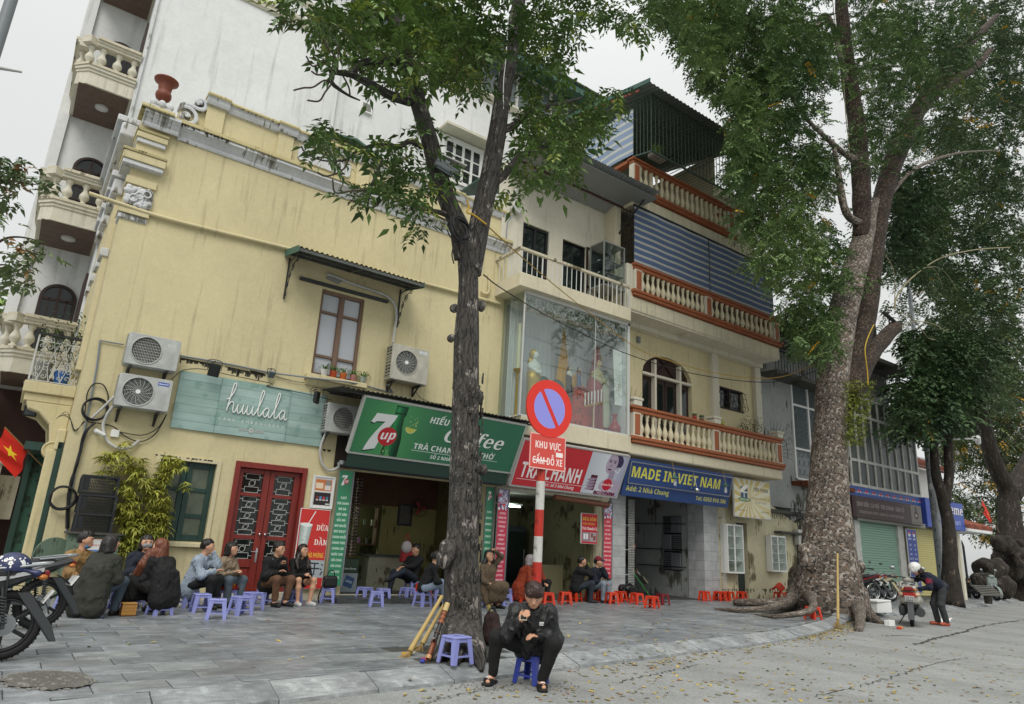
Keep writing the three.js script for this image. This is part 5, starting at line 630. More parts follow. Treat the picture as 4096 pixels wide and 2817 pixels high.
{const v=thing('lace_valance','patterned lace valance along the top of the showcase glass','valance',[0,0,0]);const s=[[10.22,7.88],[14.06,7.88]];for(let i=0;i<=76;i++){const x=14.06-i*0.0505;s.push([x,7.56+Math.abs(Math.sin(i*PI / 6))*0.06]);}part('lace',prism(s,0.006,0.93),mat(0xb9bab4,0.8,{map:rep(dtex(256,(u,v2)=>{const a=fbm(u,v2,10,3);const k=a>0.5?210:110;return[k,k,k-6];}),0.4)}),v);const t2=[];for(let i=0;i<20;i++)t2.push(cyl(0.012,0.022,0.07,10.3+i*0.195,7.5,0.935,8));part('tassel',t2,mat(0xb98d7c,0.8),v);}
const gp=(pts,s=16)=>lathe(pts,s);
{const t=thing('altar_candle','tall white candle on a brass stand at the left of the showcase','candle',[10.46,4.59,0.45]);part('stand',gp([[0,0],[0.12,0],[0.1,0.06],[0.04,0.1],[0.03,1.2],[0.04,1.24],[0.13,1.32],[0.13,1.34],[0,1.34]]),M.gold,t);part('candle',cyl(0.055,0.055,1.3,0,1.99,0,16),mat(0xe3dfca,0.5),t);}
const robe=(n,sc,cols,label,p,arms=true)=>{const t=thing('statue',label,'statue',p,0.2);part('robe',[gp([[0,0],[0.17,0],[0.15,0.3],[0.13,0.6],[0.15,0.78],[0.165,0.95],[0,0.97]].map(([a,c])=>[a*sc,c*sc]),18).scale(1,1,0.8),...[0,1,2,3,4].map((i)=>tube([V((-0.1+i*0.05)*sc,0.05*sc,0.125*sc),V((-0.08+i*0.045)*sc,0.4*sc,0.115*sc),V((-0.04+i*0.02)*sc,0.75*sc,0.12*sc)],0.014*sc,8,6))],cols[0],t);part('shoulders',[sph(0.165*sc,0,1.05*sc,0,1,0.9,0.72),sph(0.05*sc,0,1.2*sc,0),...(arms?[bar(V(-0.15*sc,1.05*sc,0),V(-0.02*sc,0.93*sc,0.14*sc),0.045*sc),bar(V(0.15*sc,1.05*sc,0),V(0.02*sc,0.93*sc,0.14*sc),0.045*sc),sph(0.04*sc,0,0.94*sc,0.15*sc)]:[])],cols[1],t);part('head',[sph(0.085*sc,0,1.3*sc,0.01*sc,0.85,1.12,0.95),sph(0.016*sc,0,1.29*sc,0.095*sc)],cols[2],t);part('veil',[sph(0.1*sc,0,1.32*sc,-0.025*sc,0.95,1.15,0.95),sph(0.12*sc,0,1.16*sc,-0.06*sc,1,1,0.6)],cols[3],t);return t;};
const skinS=mat(0xc9a982,0.6),gW=mat(0xd9dcd6,0.5),gG=mat(0xb99a3e,0.4,{metalness:0.4});
robe('mary',1.42,[gG,gW,gW,gG],'white and gold statue of a veiled woman in the showcase',[11.05,4.6,0.4]);
const bi=robe('bishop',1.62,[mat(0x8a1c26,0.6),mat(0xb9ae86,0.6),skinS,mat(0x7d1520,0.6)],'large statue in red robe and tall red mitre in the showcase',[13.52,4.6,0.3]);part('mitre',[gp([[0.17,0],[0.2,0.16],[0.15,0.36],[0.0,0.52]],4).scale(1,1,0.6).translate(0,2.2,-0.02)],mat(0x951a28,0.5),bi);part('mitre_band',[bx(0.04,0.4,0.02,0,2.42,0.1,-0.2)],M.gold,bi);part('stole',[bx(0.28,1.5,0.05,0.16,0.95,0.22,0,0,0.06)],mat(0xc3c5b2,0.7),bi);part('cape',[gp([[0.32,0],[0.3,0.8],[0.27,1.5],[0.14,1.85]],20).scale(1,1,0.7).translate(-0.06,0,-0.06)],mat(0x8f1d27,0.6),bi);
robe('small',0.62,[mat(0x23231f,0.7),mat(0xcfcab9,0.7),skinS,mat(0x2a211c,0.7)],'small statue in black and white beside the yellow drape',[12.42,5.55,0.3],true);robe('small2',0.5,[mat(0x4a5f82,0.7),mat(0x7f4b3c,0.7),skinS,mat(0x3a2a22,0.7)],'small statue carrying a cross on the red covered table',[12.75,5.75,0.35]);
{const t=thing('yellow_drape','hanging yellow cloth at the middle of the showcase','cloth',[0,0,0]);drape(12.02,12.68,5.5,7.6,0.1,34,0.03,mat(0xd3a01c,0.8,{side:THREE.DoubleSide}),t,0.06);drape(12.5,13.2,5.85,6.3,0.12,20,0.02,mat(0xd3a01c,0.8,{side:THREE.DoubleSide}),t,0.2);}
{const t=thing('altar_table','table covered in red patterned cloth inside the showcase','table',[12.85,4.6,0.35]);part('cloth',gp([[0.42,0],[0.36,0.6],[0.3,1.1],[0.26,1.2],[0,1.21]],20).scale(1,1,0.6),mat(0xb9382c,0.7,{map:rep(T_dirty,0.4)}),t);part('top',cyl(0.26,0.26,0.02,0,1.22,0,20),mat(0xb9382c,0.7),t);}
{const t=thing('candelabra','brass seven-branched candle stand in front of the red table','candle stand',[13.02,4.6,0.7]);part('stand',[gp([[0,0],[0.13,0],[0.08,0.06],[0.02,0.1],[0.02,0.55],[0.03,0.6],[0,0.62]]),beam(V(-0.34,0.62,0),V(0.34,0.86,0),0.03,0.04)],M.gold,t);for(let i=0;i<6;i++)part('candle',cyl(0.02,0.02,0.36,-0.32+i*0.125,0.84+i*0.045,0,8),M.white,t);}
{const t=thing('vase','glossy red vase at the lower right corner of the showcase','vase',[13.92,4.6,0.65]);part('vase',gp([[0,0],[0.1,0],[0.18,0.12],[0.19,0.2],[0.12,0.3],[0.06,0.4],[0.05,0.5],[0.09,0.6],[0.07,0.6],[0.03,0.5],[0,0.4]],24),mat(0x9a1c2e,0.15),t);part('foot',cyl(0.11,0.1,0.02,0,0.01,0,20),mat(0x2a2a50,0.3),t);}
{const t=thing('altar_banner','white altar cloth with a faint cross monogram hanging at the right of the showcase','banner',[13.9,6.3,0.8]);part('cloth',rb(0.36,1.7,0.01,0,0,0,0.004,0,0,0.06),M.white,t);part('monogram',[bx(0.012,0.3,0.004,0,-0.35,0.009),bx(0.16,0.012,0.004,0,-0.4,0.009),tf(tor(0.05,0.006,0.05,-0.25,0.009,0,0,0,5,16),0,0,0)],mat(0xc9b9b9,0.7),t);}
for(const[x,l]of[[11.6,'left green arched panel behind the round traffic sign'],[12.1,'right green arched panel behind the round traffic sign']]){const t=thing('arched_panel',l,'panel',[x,4.6,0.15]),s=[[-0.25,0],[0.25,0]];for(let i=0;i<=12;i++)s.push([Math.cos(i / 12*PI)*0.25,1.15+Math.sin(i / 12*PI)*0.25]);part('board',prism(s,0.03),mat(0x1f4a38,0.6),t);part('inset',prism(s.map(([a,c])=>[a*0.7,c*0.82+0.1]),0.01,0.03),M.white,t);}
{const t=thing('glass_cabinet','glass display cabinet standing at the right end of the terrace','cabinet',[13.12,9.0,0.3]);const P=(n,g,m)=>part(n,g,m,t),H=1.42;P('frame',[[0,0],[0.86,0],[0,0.6],[0.86,0.6]].map(([x,z])=>b2(x,x+0.035,0,H,z,z+0.035)).concat([b2(0,0.9,H,H+0.04,0,0.635),b2(0,0.9,0,0.05,0,0.635)]),mat(0x9c9f9a,0.4,{metalness:0.5}));P('glass',[b2(0.035,0.86,0.05,H,0.61,0.616),b2(0.008,0.014,0.05,H,0.035,0.6)],M.pane);P('back',b2(0.03,0.86,0.05,H,0.004,0.01),M.darkGrey);for(const y of[0.45,0.85]){P('glass_shelf',b2(0.035,0.86,y,y+0.012,0.03,0.6),M.glassGrey);seed(y*100);for(let i=0;i<6;i++)P('stored_item',sph(0.06,0.12+i*0.13,y+0.05,0.3,1,0.8,1,8,6),M.offWhite);}P('stand',[[0.03,0.03],[0.85,0.03],[0.03,0.58],[0.85,0.58]].map(([x,z])=>bar(V(x,-0.62,z),V(x,0,z),0.02)),M.iron);}
{const t=thing('terrace_awning','flat grey tin awning sheltering the terrace, rusty at its front edge','awning',[0,0,0]);const pos=[],N=150,x0=10.0,x1=14.85;for(const dy of[0,-0.008])for(let i=0;i<N;i++){const q=(k)=>{const x=lerp(x0,x1,k / N),c=Math.sin(k / N*PI*2*40)*0.02;return[[x,12.02+c+dy,0.02],[x,12.46+c+dy,1.65]];};const A=q(i),B=q(i+1);pos.push(...A[0],...A[1],...B[1],...A[0],...B[1],...B[0]);}const g=new THREE.BufferGeometry();g.setAttribute('position',new THREE.Float32BufferAttribute(pos,3));g.computeVertexNormals();part('tin_sheet',uvm(g),mat(0x8d908e,0.5,{metalness:0.3,side:THREE.DoubleSide}),t);part('lining',tf(bx(4.75,0.01,1.6,12.4,12.19,0.82),0,0,0).translate(0,0,0),mat(0x8a8d8b,0.5,{metalness:0.2}),t).rotation.x=0;part('purlin',[beam(V(10,12.12,0.55),V(14.85,12.12,0.55),0.04,0.06),beam(V(10,12.3,1.2),V(14.85,12.3,1.2),0.04,0.06)],mat(0x4a2a26,0.6),t);part('strut',beam(V(14.0,10.6,0.05),V(14.5,12.2,1.3),0.04,0.04),M.iron,t);}
{const p=K(2,1,140,270,0.1),t=thing('wall_box','white meter box and conduit at the left end of the terrace wall','box',p);part('box',rb(0.3,0.36,0.14,0,0,0,0.02,0,0,-0.3),M.offWhite,t);part('conduit',[bar(V(-0.12,-0.3,0),V(-0.3,-0.6,0),0.02),bar(V(-0.3,-0.6,0),V(-0.32,-1.9,0),0.015)],M.greyPipe,t);part('upper_box',rb(0.2,0.3,0.12,-0.05,0.42,0,0.02,0,0,-0.4),M.offWhite,t);}
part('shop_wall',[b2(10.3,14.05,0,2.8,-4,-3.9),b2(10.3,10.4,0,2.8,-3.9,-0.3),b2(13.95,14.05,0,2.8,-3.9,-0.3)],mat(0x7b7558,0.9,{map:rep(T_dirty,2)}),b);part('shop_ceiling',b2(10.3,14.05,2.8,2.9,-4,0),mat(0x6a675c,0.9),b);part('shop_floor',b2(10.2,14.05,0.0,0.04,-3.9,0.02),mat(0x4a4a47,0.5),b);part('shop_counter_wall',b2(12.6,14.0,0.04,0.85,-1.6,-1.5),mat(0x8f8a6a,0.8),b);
{const t=thing('shop_sign','red drink sign with a woman holding a glass above the second shop','sign',[0,0,0]),a=Math.atan2(0.52,1.13),h=Math.hypot(0.52,1.13),g=new THREE.Group();g.name='panel';g.position.set(12.12,3.37,0.93);g.rotation.x=a;t.add(g);part('face',card(3.72,h-0.06,0,0,0.004),printM(PR.cola,0.35),g);part('frame',[bx(3.8,0.04,0.12,0,h / 2,-0.05),bx(3.8,0.04,0.12,0,-h / 2,-0.05),bx(0.04,h-0.042,0.12,-1.88,0,-0.05),bx(0.04,h-0.042,0.12,1.88,0,-0.05),bx(3.7,h-0.06,0.02,0,0,-0.02)],mat(0xb3b0ae,0.4),g);}
{const t=thing('rolled_awning','brown rolled-up awning below the red drink sign','awning',[0,0,0]);part('roll',cyl(0.075,0.075,2.0,12.9,2.62,0.45,12,0,0,PI / 2-0.03),mat(0x6a4230,0.7),t);part('arm',bar(V(13.9,2.7,0.02),V(13.85,2.62,0.45),0.015),M.iron,t);}
menuBoard(14.05,14.38,0.58,2.68,0.12,PR.menuRedB,'tall red drinks menu beside the white tiled pillar');menuBoard(13.3,13.92,1.5,2.34,0.0,PR.dua2,'small red and yellow poster hanging at the right of the second shop',false,'poster');
{const t=thing('fluorescent_lamp','lit white tube lamp inside the second drink shop','lamp',[11.9,2.45,-1.6]);part('tube',cyl(0.025,0.025,0.8,0,0,0,10,0,0,PI / 2),mat(0xf4fff8,0.4,{emissive:0xf0fff6,emissiveIntensity:3}),t);part('housing',b2(-0.45,0.45,0.03,0.08,-0.05,0.05),M.white,t);const pl=new THREE.PointLight(0xeafff4,1.3);pl.position.set(11.9,2.36,-1.55);pl.castShadow=true;pl.shadow.radius=6;pl.name='fluorescent_lamp_light';scene.add(pl);}
for(const[x,l,c]of[[12.2,'dark drinks fridge at the back of the second shop',0x23282b],[13.2,'glass-fronted drinks fridge at the right back of the second shop',0x30383c]]){const t=thing('fridge',l,'fridge',[x,0.04,-3.2]);part('body',rb(0.75,1.9,0.6,0,0.95,0,0.03),mat(c,0.4),t);part('door',rb(0.66,1.5,0.02,0,0.98,0.31,0.01),M.glassDark,t);part('handle',bar(V(0.28,0.7,0.34),V(0.28,1.2,0.34),0.012),M.steel,t);}
{const t=thing('hand_trolley','orange hand trolley leaning inside the second shop','trolley',[10.9,0.04,-1.2],0.2);part('handle',tube(P3([[-0.17,0.3,0],[-0.17,1.4,-0.1],[0,1.62,-0.12],[0.17,1.4,-0.1],[0.17,0.3,0]]),0.018,30,7),mat(0xb05a1c,0.5),t);part('crossbar',[bar(V(-0.17,0.6,-0.02),V(0.17,0.6,-0.02),0.012),bar(V(-0.17,1.0,-0.06),V(0.17,1.0,-0.06),0.012)],M.iron,t);}
}
// ---------- cream house with orange balustrades ----------
{
const b=thing('balcony_house','cream house with three orange trimmed balustrades and blue striped awnings','house',[0,0,0]),C=M.cream,O=M.orange,x0=14.32,x1=21.95;
const A=[];for(let i=0;i<=10;i++){const a=PI*(1-i / 10);A.push([17.0+Math.cos(a)*1.22,6.98+Math.sin(a)*0.72]);}
part('wall',prism([[14.42,4.0],[22.0,4.0],[22.0,8.5],[14.42,8.5]],0.25,-0.25,0,[[[15.78,4.56],...A,[18.22,4.56]],[[19.52,6.42],[19.52,7.22],[21.1,7.22],[21.1,6.42]]]),mat(0xe3d8b0,0.88,{map:rep(T_stucco,3.2)}),b);
part('upper_wall',[b2(14.42,22.0,8.5,12.9,-4,-2.6),b2(14.42,19.65,12.9,17.0,-4,-3.0),b2(19.5,19.64,12.9,16.4,-2.99,0.2),b2(14.6,14.7,8.97,12.1,-2.6,-0.6),b2(21.9,22,8.97,12.3,-2.6,0.1),b2(14.45,14.55,12.6,15.7,-3,-1.3)],C,b);part('upper_floor',[b2(14.42,22,8.5,8.96,-2.6,-0.25),b2(14.42,19.6,12.1,12.54,-3,-0.25)],C,b);part('end_wall',[b2(19.66,22.0,12.35,15.2,-3,0.2)],C,b);part('cornice',[r2(19.6,22.25,14.3,14.5,-3,0.42,0.03),r2(19.6,22.4,14.502,14.66,-3,0.55,0.03)],M.creamLight,b);
for(const x of[19.18,21.7]){part('pilaster',[b2(x,x+0.32,4.56,8.28,0.002,0.16)],M.creamLight,b);for(let i=0;i<9;i++)part('quoin',b2(x+0.322,x+0.36,4.6+i*0.4,4.9+i*0.4,0.002,0.15),M.creamLight,b);}
const slab=(y0,y1,z,xa,xb)=>part('slab',r2(xa,xb,y0,y1,-0.24,z,0.06),C,b);
slab(8.48,8.96,0.97,x0-0.08,22.1);slab(4.05,4.4,0.97,x0-0.1,21.85);part('soffit',[b2(14.3,22,8.44,8.478,0.01,0.93),b2(14.4,22,8.28,8.438,0.002,0.3)],M.creamLight,b);slab(12.1,12.52,0.97,x0-0.02,19.6);
const rail=(yb,yt,xa,xb,posts,n)=>{
const g=new THREE.Group();g.name='balustrade';b.add(g);const P=(nm,geo,m)=>part(nm,geo,m,g);
P('base_moulding',[r2(xa-0.06,xb+0.06,yb,yb+0.09,0.8,1.06,0.02),r2(xa-0.1,xb+0.1,yb+0.09,yb+0.2,0.78,1.1,0.03)],O);P('handrail',[r2(xa-0.02,xb+0.02,yt-0.2,yt-0.09,0.82,1.03,0.02),r2(xa-0.07,xb+0.07,yt-0.088,yt,0.78,1.08,0.03)],O);
for(const p of posts){P('post',r2(p,p+0.32,yb+0.2,yt-0.2,0.82,1.03,0.01),M.creamLight);P('post_panel',r2(p+0.05,p+0.27,yb+0.24,yt-0.24,1.0,1.05,0.02),O);P('post_edge',r2(p-0.03,p+0.35,yb+0.2,yb+0.23,0.8,1.04,0.005),M.creamLight);}
for(let k=0;k+1<posts.length;k++){const a=posts[k]+0.42,c=posts[k+1]-0.1;for(let i=0;i<n;i++){const o=part('baluster',BAL,M.balu,g);o.position.set(lerp(a,c,i / (n-1)),yb+0.2,0.92);o.scale.set(0.21,yt-yb-0.4,0.21);}}
for(let i=0;i<3;i++){const o=part('baluster',BAL,M.balu,g);o.position.set(xb-0.1,yb+0.2,0.65-i*0.24);o.scale.set(0.2,yt-yb-0.4,0.2);}P('end_rail',[b2(xb-0.2,xb+0.02,yt-0.12,yt-0.001,0.0,0.78),b2(xb-0.2,xb+0.02,yb,yb+0.15,0.0,0.78),b2(xa-0.02,xa+0.2,yt-0.12,yt-0.001,-1.4,0.78),b2(xa-0.02,xa+0.2,yb,yb+0.15,-1.4,0.78)],O);
};
rail(4.4,5.5,x0,21.8,[14.32,17.98,21.48],13);rail(8.97,10.06,x0+0.05,22.1,[14.38,17.8,21.75],13);rail(12.55,13.78,x0-0.03,19.6,[14.29,19.25],18);
for(const[x,y]of[[14.3,5.5],[18.0,5.5],[21.5,5.5]])part('post_cap',[r2(x,x+0.34,y+0.002,y+0.16,0.78,1.08,0.02),r2(x-0.04,x+0.38,y+0.162,y+0.24,0.74,1.1,0.02)],M.creamLight,b);
const d=part('arched_door',[prism([[15.78,4.56],...A,[18.22,4.56]],0.04,-0.2)],M.darkWood,b);
for(const x of[16.35,17.58])part('door_post',b2(x,x+0.09,4.56,7.5,-0.14,0.02),M.creamLight,d);part('transom',b2(15.8,18.2,6.92,7.0,-0.14,0.021),M.creamLight,d);
for(const[a,c]of[[15.84,16.32],[16.5,16.98],[17.02,17.54],[17.72,18.16]]){part('door_leaf',[b2(a,c,4.6,6.9,-0.155,-0.13)],M.darkWood,d);part('pane',b2(a+0.09,c-0.09,5.3,6.75,-0.129,-0.125),M.glassDark,d);}
part('fanlight_bar',[beam(V(16.5,7.05,-0.13),V(17.2,7.6,-0.13),0.05,0.03),beam(V(17.5,7.05,-0.13),V(16.8,7.6,-0.13),0.05,0.03)],M.darkWood,d);
const w=part('barred_window',[b2(19.52,21.1,6.42,6.48,-0.1,0.01),b2(19.52,21.1,7.16,7.22,-0.1,0.01),b2(20.27,20.35,6.48,7.16,-0.1,0.01)],M.darkWood,b);part('pane',b2(19.52,21.1,6.42,7.22,-0.12,-0.11),M.glassDark,w);{const g=[];for(let i=0;i<9;i++){const x=19.6+i*0.18;g.push(tube(P3([[x,7.2,0.02],[x,7.1,0.12],[x,6.7,0.2],[x,6.5,0.26],[x,6.44,0.02]]),0.009,14,5));}for(const y of[6.6,6.9,7.1])g.push(bar(V(19.55,y,0.18),V(21.1,y,0.18),0.008,5));part('grille',g,M.iron,w);}
{const g=[];for(let i=0;i<9;i++)g.push(bar(V(14.36,9.9,0.95-i*0.14),V(14.36,12.1,0.95-i*0.14),0.01,5));for(let i=0;i<8;i++)g.push(bar(V(14.36,10.1+i*0.26,-0.2),V(14.36,10.1+i*0.26,0.95),0.008,5));part('side_grille',g,M.iron,b);}part('side_post',b2(14.34,14.6,8.97,12.1,-0.6,-0.3),C,b);part('side_pier',r2(14.1,14.36,8.5,10.0,0.35,0.95,0.02),M.creamLight,b);
part('ceiling_lamp',[cyl(0.16,0.16,0.05,17.3,8.41,0.55,20)],M.creamLight,b);part('wall_socket',[b2(15.5,15.62,7.9,8.1,0.002,0.08)],M.greyPaint,b);
const stripe=(l,xa,xb)=>{const t=thing('roller_awning',l,'awning',[0,0,0],0,'blue and white striped roller awnings');const g=new THREE.PlaneGeometry(xb-xa,2.05,40,24),p=g.attributes.position;for(let i=0;i<p.count;i++)p.setZ(i,Math.sin(p.getX(i)*5)*0.008+Math.sin(p.getY(i)*24)*0.006);g.computeVertexNormals();g.translate((xa+xb) / 2,11.05,1.0);part('cloth',g,new THREE.MeshStandardMaterial({map:STRIPE,roughness:0.8,side:THREE.DoubleSide}),t);part('roller',cyl(0.04,0.04,xb-xa,(xa+xb) / 2,12.08,0.98,10,0,0,PI / 2),M.iron,t);part('bottom_bar',cyl(0.018,0.018,xb-xa,(xa+xb) / 2,10.03,1.0,8,0,0,PI / 2),M.iron,t);};
const STRIPE=ctex(512,512,(x,w2,h)=>{x.fillStyle='#55688c';x.fillRect(0,0,w2,h);seed(91);for(let i=0;i<9;i++){x.fillStyle='#b3b4ac';x.fillRect(0,14+i*57,w2,19);}for(let i=0;i<900;i++){x.fillStyle=['rgba(30,36,50,.25)','rgba(210,210,205,.2)'][i%2];x.fillRect(R()*w2,R()*h,RR(3,16),RR(1,3));}});
stripe('blue and white striped awning on the left half of the third floor',14.36,18.05);stripe('blue and white striped awning on the right half of the third floor',18.1,21.82);
{const g=new THREE.Group();g.name='roof_cage';b.add(g);const I=M.ironGreen;const z=1.62,xa=14.5,xb=19.3,y0=13.8,y1=15.95;
for(let i=0;i<=26;i++){const x=lerp(xa,xb,i / 26);part('cage_bar',bar(V(x,y0,z),V(x,y1,z),0.014,5),I,g);}for(let i=0;i<6;i++)part('cage_bar',bar(V(14.3+i*0.04,y0,1.0+i*0.12),V(14.3+i*0.04,y1,1.0+i*0.12),0.014,5),I,g);
const h=[];for(let k=0;k<26;k++)for(let q=0;q<6;q++){const x=lerp(xa,xb,k / 26),y=y0+0.2+q*0.36+(k%2)*0.18;h.push(bx(0.185,0.012,0.012,x+0.092,y,z));}h.push(bx(xb-xa,0.05,0.05,(xa+xb) / 2,y0,z),bx(xb-xa,0.04,0.04,(xa+xb) / 2,y1,z),beam(V(14.3,y0,1.0),V(14.5,y0,z),0.04,0.05),beam(V(14.3,y1,1.0),V(14.5,y1,z),0.04,0.04));for(let i=0;i<30;i++)h.push(bar(V(lerp(xa,xb,i / 29),y0,z),V(lerp(xa,xb,i / 29),y0,1.05),0.007,4));for(let i=0;i<26;i++)h.push(bar(V(lerp(xa,xb,i / 25),y1,z),V(lerp(xa,xb,i / 25),y1+0.12,-1.4),0.012,4));part('cage_crossbars',h,I,g);
const pos=[],N=120;for(const dy of[0,-0.008])for(let i=0;i<N;i++){const q=(k)=>{const x=lerp(14.05,19.7,k / N),c=Math.sin(k / N*PI*2*30)*0.025;return[[x,17.05+c+dy,-3.2],[x,16.02+c+dy,1.95]];};const A2=q(i),B=q(i+1);pos.push(...A2[0],...A2[1],...B[1],...A2[0],...B[1],...B[0]);}const rf=new THREE.BufferGeometry();rf.setAttribute('position',new THREE.Float32BufferAttribute(pos,3));rf.computeVertexNormals();part('tin_roof',uvm(rf),mat(0x6d7470,0.55,{metalness:0.3,side:THREE.DoubleSide}),g);part('roof_edge',beam(V(14.05,17.1,-3.2),V(14.05,16.06,1.97),0.03,0.16),M.tinGreen,g);part('roof_edge_trim',beam(V(14.06,16.66,-1.6),V(14.06,15.94,1.5),0.04,0.06),mat(0x8a4038,0.6),g);
const c=new THREE.PlaneGeometry(2.3,1.75,20,14),p=c.attributes.position;for(let i=0;i<p.count;i++)p.setZ(i,Math.sin(p.getX(i)*4)*0.02);c.rotateY(-PI / 2);c.translate(14.24,14.75,-0.12);c.computeVertexNormals();const aw=thing('side_blind','pale blue striped blind on the side of the caged roof terrace','blind',[0,0,0]);part('cloth',c,new THREE.MeshStandardMaterial({map:ctex(256,256,(x,w2,h2)=>{x.fillStyle='#8fa0bb';x.fillRect(0,0,w2,h2);x.fillStyle='#c6c8c2';for(let i=0;i<6;i++)x.fillRect(0,10+i*43,w2,15);}),roughness:0.85,side:THREE.DoubleSide}),aw);part('batten',bar(V(14.22,15.64,-1.27),V(14.22,15.64,1.03),0.02),M.iron,aw);
const pt=thing('caged_plant','grassy green plant in a tray on the ledge of the roof cage','potted plant',[14.95,13.84,1.35]);seed(95);part('tray',rb(0.6,0.16,0.3,0.1,0.08,0,0.03),mat(0x8a8478,0.8),pt);const l=[];for(let i=0;i<70;i++){const a=R()*6.28,q=RR(0.1,0.4);l.push(blade(V(RR(-0.15,0.35),0.16,RR(-0.1,0.1)),V(Math.cos(a)*q*0.4+0.1,0.3+R()*0.3,Math.sin(a)*q*0.4),V(Math.cos(a)*q+0.1,0.2+R()*0.35,Math.sin(a)*q),0.014));}part('leaves',l,mat(0x7f9a48,0.55,{side:THREE.DoubleSide}),pt).userData.kind='stuff';}
const tile=mat(0xc7cacb,0.35,{map:rep(T_grain,0.8)}),P=(n,g,m)=>part(n,g,m,b);
const tiled=(n,xa,xb,za,zb,ya,yb)=>{const g=new THREE.Group();g.name=n;b.add(g);part('core',b2(xa+0.006,xb-0.006,ya,yb,za+0.006,zb-0.006),M.darkGrey,g);const h=0.3;for(let y=ya;y<yb-0.05;y+=h){const t=Math.min(y+h,yb)-0.006,nx=Math.max(1,Math.round((xb-xa) / 0.42)),nz=Math.max(1,Math.round((zb-za) / 0.4));for(let i=0;i<nx;i++)part('tile',b2(xa+(xb-xa)*i / nx+0.003,xa+(xb-xa)*(i+1) / nx-0.003,y,t,zb-0.006,zb),tile,g);for(let i=0;i<nz;i++)part('tile',b2(xa,xa+0.006,y,t,za+(zb-za)*i / nz+0.003,za+(zb-za)*(i+1) / nz-0.003),tile,g);}};
tiled('tiled_pillar',14.44,15.02,-0.5,0.04,0,4.0);tiled('tiled_pillar',18.62,19.38,-0.62,0.04,0,4.0);
P('passage_wall',prism([[0.6,0],[4.2,0],[4.2,4],[0.6,4],[0.6,0]].slice(0,4),0.1,0,0,[[[0.92,0.82],[0.92,2.62],[1.76,2.62],[1.76,0.82]]]).applyMatrix4(new THREE.Matrix4().makeRotationY(PI / 2)).translate(18.66,0,0),M.greyWall);
P('passage_shell',[b2(14.9,18.65,3.3,3.4,-4.2,-0.01),b2(14.9,18.65,0,3.3,-4.3,-4.2),b2(14.42,14.5,0,3.3,-4.2,-0.5)],M.greyWall);P('passage_floor',b2(14.5,18.65,-0.004,0.016,-4.2,0.0),mat(0x5a5c5b,0.6,{map:rep(T_slab,1)}));
for(let i=0;i<3;i++)for(let k=0;k<2;k++){const y0=0.84+i*0.6,z0=-1.75+k*0.42;for(let q=0;q<8;q++)P('louvre_slat',(i+k)%2?b2(18.6,18.7,y0+0.02,y0+0.56,z0+q*0.05,z0+q*0.05+0.022):bx(0.08,0.012,0.38,18.66,y0+0.05+q*0.07,z0+0.2,0,0,0.6),M.greyPaint);}P('louvre_back',b2(18.72,18.75,0.8,2.65,-1.8,-0.9),M.black);
{const g=[];for(const y of[0.95,1.5,2.35])g.push(bx(0.03,0.03,3.0,18.6,y,-2.2));P('wall_rail',g,M.iron);for(const[xa,n]of[[15.03,6],[19.4,5]]){const r=[];for(let i=0;i<n;i++)r.push(bar(V(xa+i*0.045,0.05,0.16),V(xa+i*0.045,2.85,0.16),0.006,4));for(let i=0;i<40;i++)r.push(bar(V(xa,0.1+i*0.07,0.16),V(xa+(n-1)*0.045,0.1+i*0.07,0.16),0.005,4));for(const y of[0.7,1.4,2.1])r.push(bar(V(xa-0.5,y,0.12),V(xa+0.1,y,0.12),0.008,4));const t=thing('wire_rack',xa<16?'narrow wire rack hung on the left tiled pillar':'narrow wire rack hung on the right tiled pillar','rack',[0,0,0]);part('wires',r,M.ironWhite,t);part('hanger',[bar(V(xa,2.6,0.04),V(xa,2.6,0.17),0.008,5)],M.iron,t);}}
const dw=mat(0xd6cfae,0.9,{map:rep(T_dirty,2.8),bumpMap:rep(T_stuccoB,1),bumpScale:0.006});
P('lower_wall',prism([[19.39,0],[20.4,0],[20.4,2.52],[21.0,2.52],[21.0,0],[24.7,0],[24.7,2.95],[24.0,2.7],[23.2,3.0],[22.4,3.3],[22.0,4.0],[19.39,4.0]],0.25,-0.25),dw);const dr=P('side_door',b2(20.42,20.98,0.1,2.5,-0.2,-0.15),mat(0x26302e,0.6));part('door_panel',[b2(20.5,20.9,0.3,1.1,-0.149,-0.13),b2(20.5,20.9,1.3,2.3,-0.149,-0.13)],mat(0x2b3633,0.6),dr);
P('broken_ledge',[r2(22.0,25.0,2.98,3.12,-0.2,0.12,0.04),r2(22.6,24.2,2.28,2.36,0.002,0.3,0.02)],M.darkConcrete);
}
function wallCabinet(x0,x1,y0,y1,z,n,label){const t=thing('wall_cabinet',label,'cabinet',[x0,y0,0.01]),w=x1-x0,h=y1-y0;part('frame',[b2(0,0.04,0,h,0,z),b2(w-0.04,w,0,h,0,z),b2(0.04,w-0.04,0,0.05,0,z),b2(0.04,w-0.04,h-0.05,h,0,z),b2(w*0.42,w*0.42+0.05,0.05,h-0.05,z-0.03,z+0.01)],M.white,t);part('glass',b2(0.04,w-0.04,0.05,h-0.05,z-0.012,z-0.006),M.pane,t);part('back',b2(0.04,w-0.04,0.05,h-0.05,0.001,0.01),mat(0xa8ab9c,0.8),t);for(let i=1;i<=n;i++){part('shelf',b2(0.04,w-0.04,h*i / (n+1),h*i / (n+1)+0.02,0.011,z-0.02),M.white,t);seed(i*7+n);for(let k=0;k<4;k++)part('stored_item',rb(w*0.15,0.12,0.08,w*(0.2+k*0.2),h*i / (n+1)+0.085,z*0.5,0.02),[M.offWhite,M.concrete,mat(0x8f9a9c,0.5)][k%3],t);}return t;}
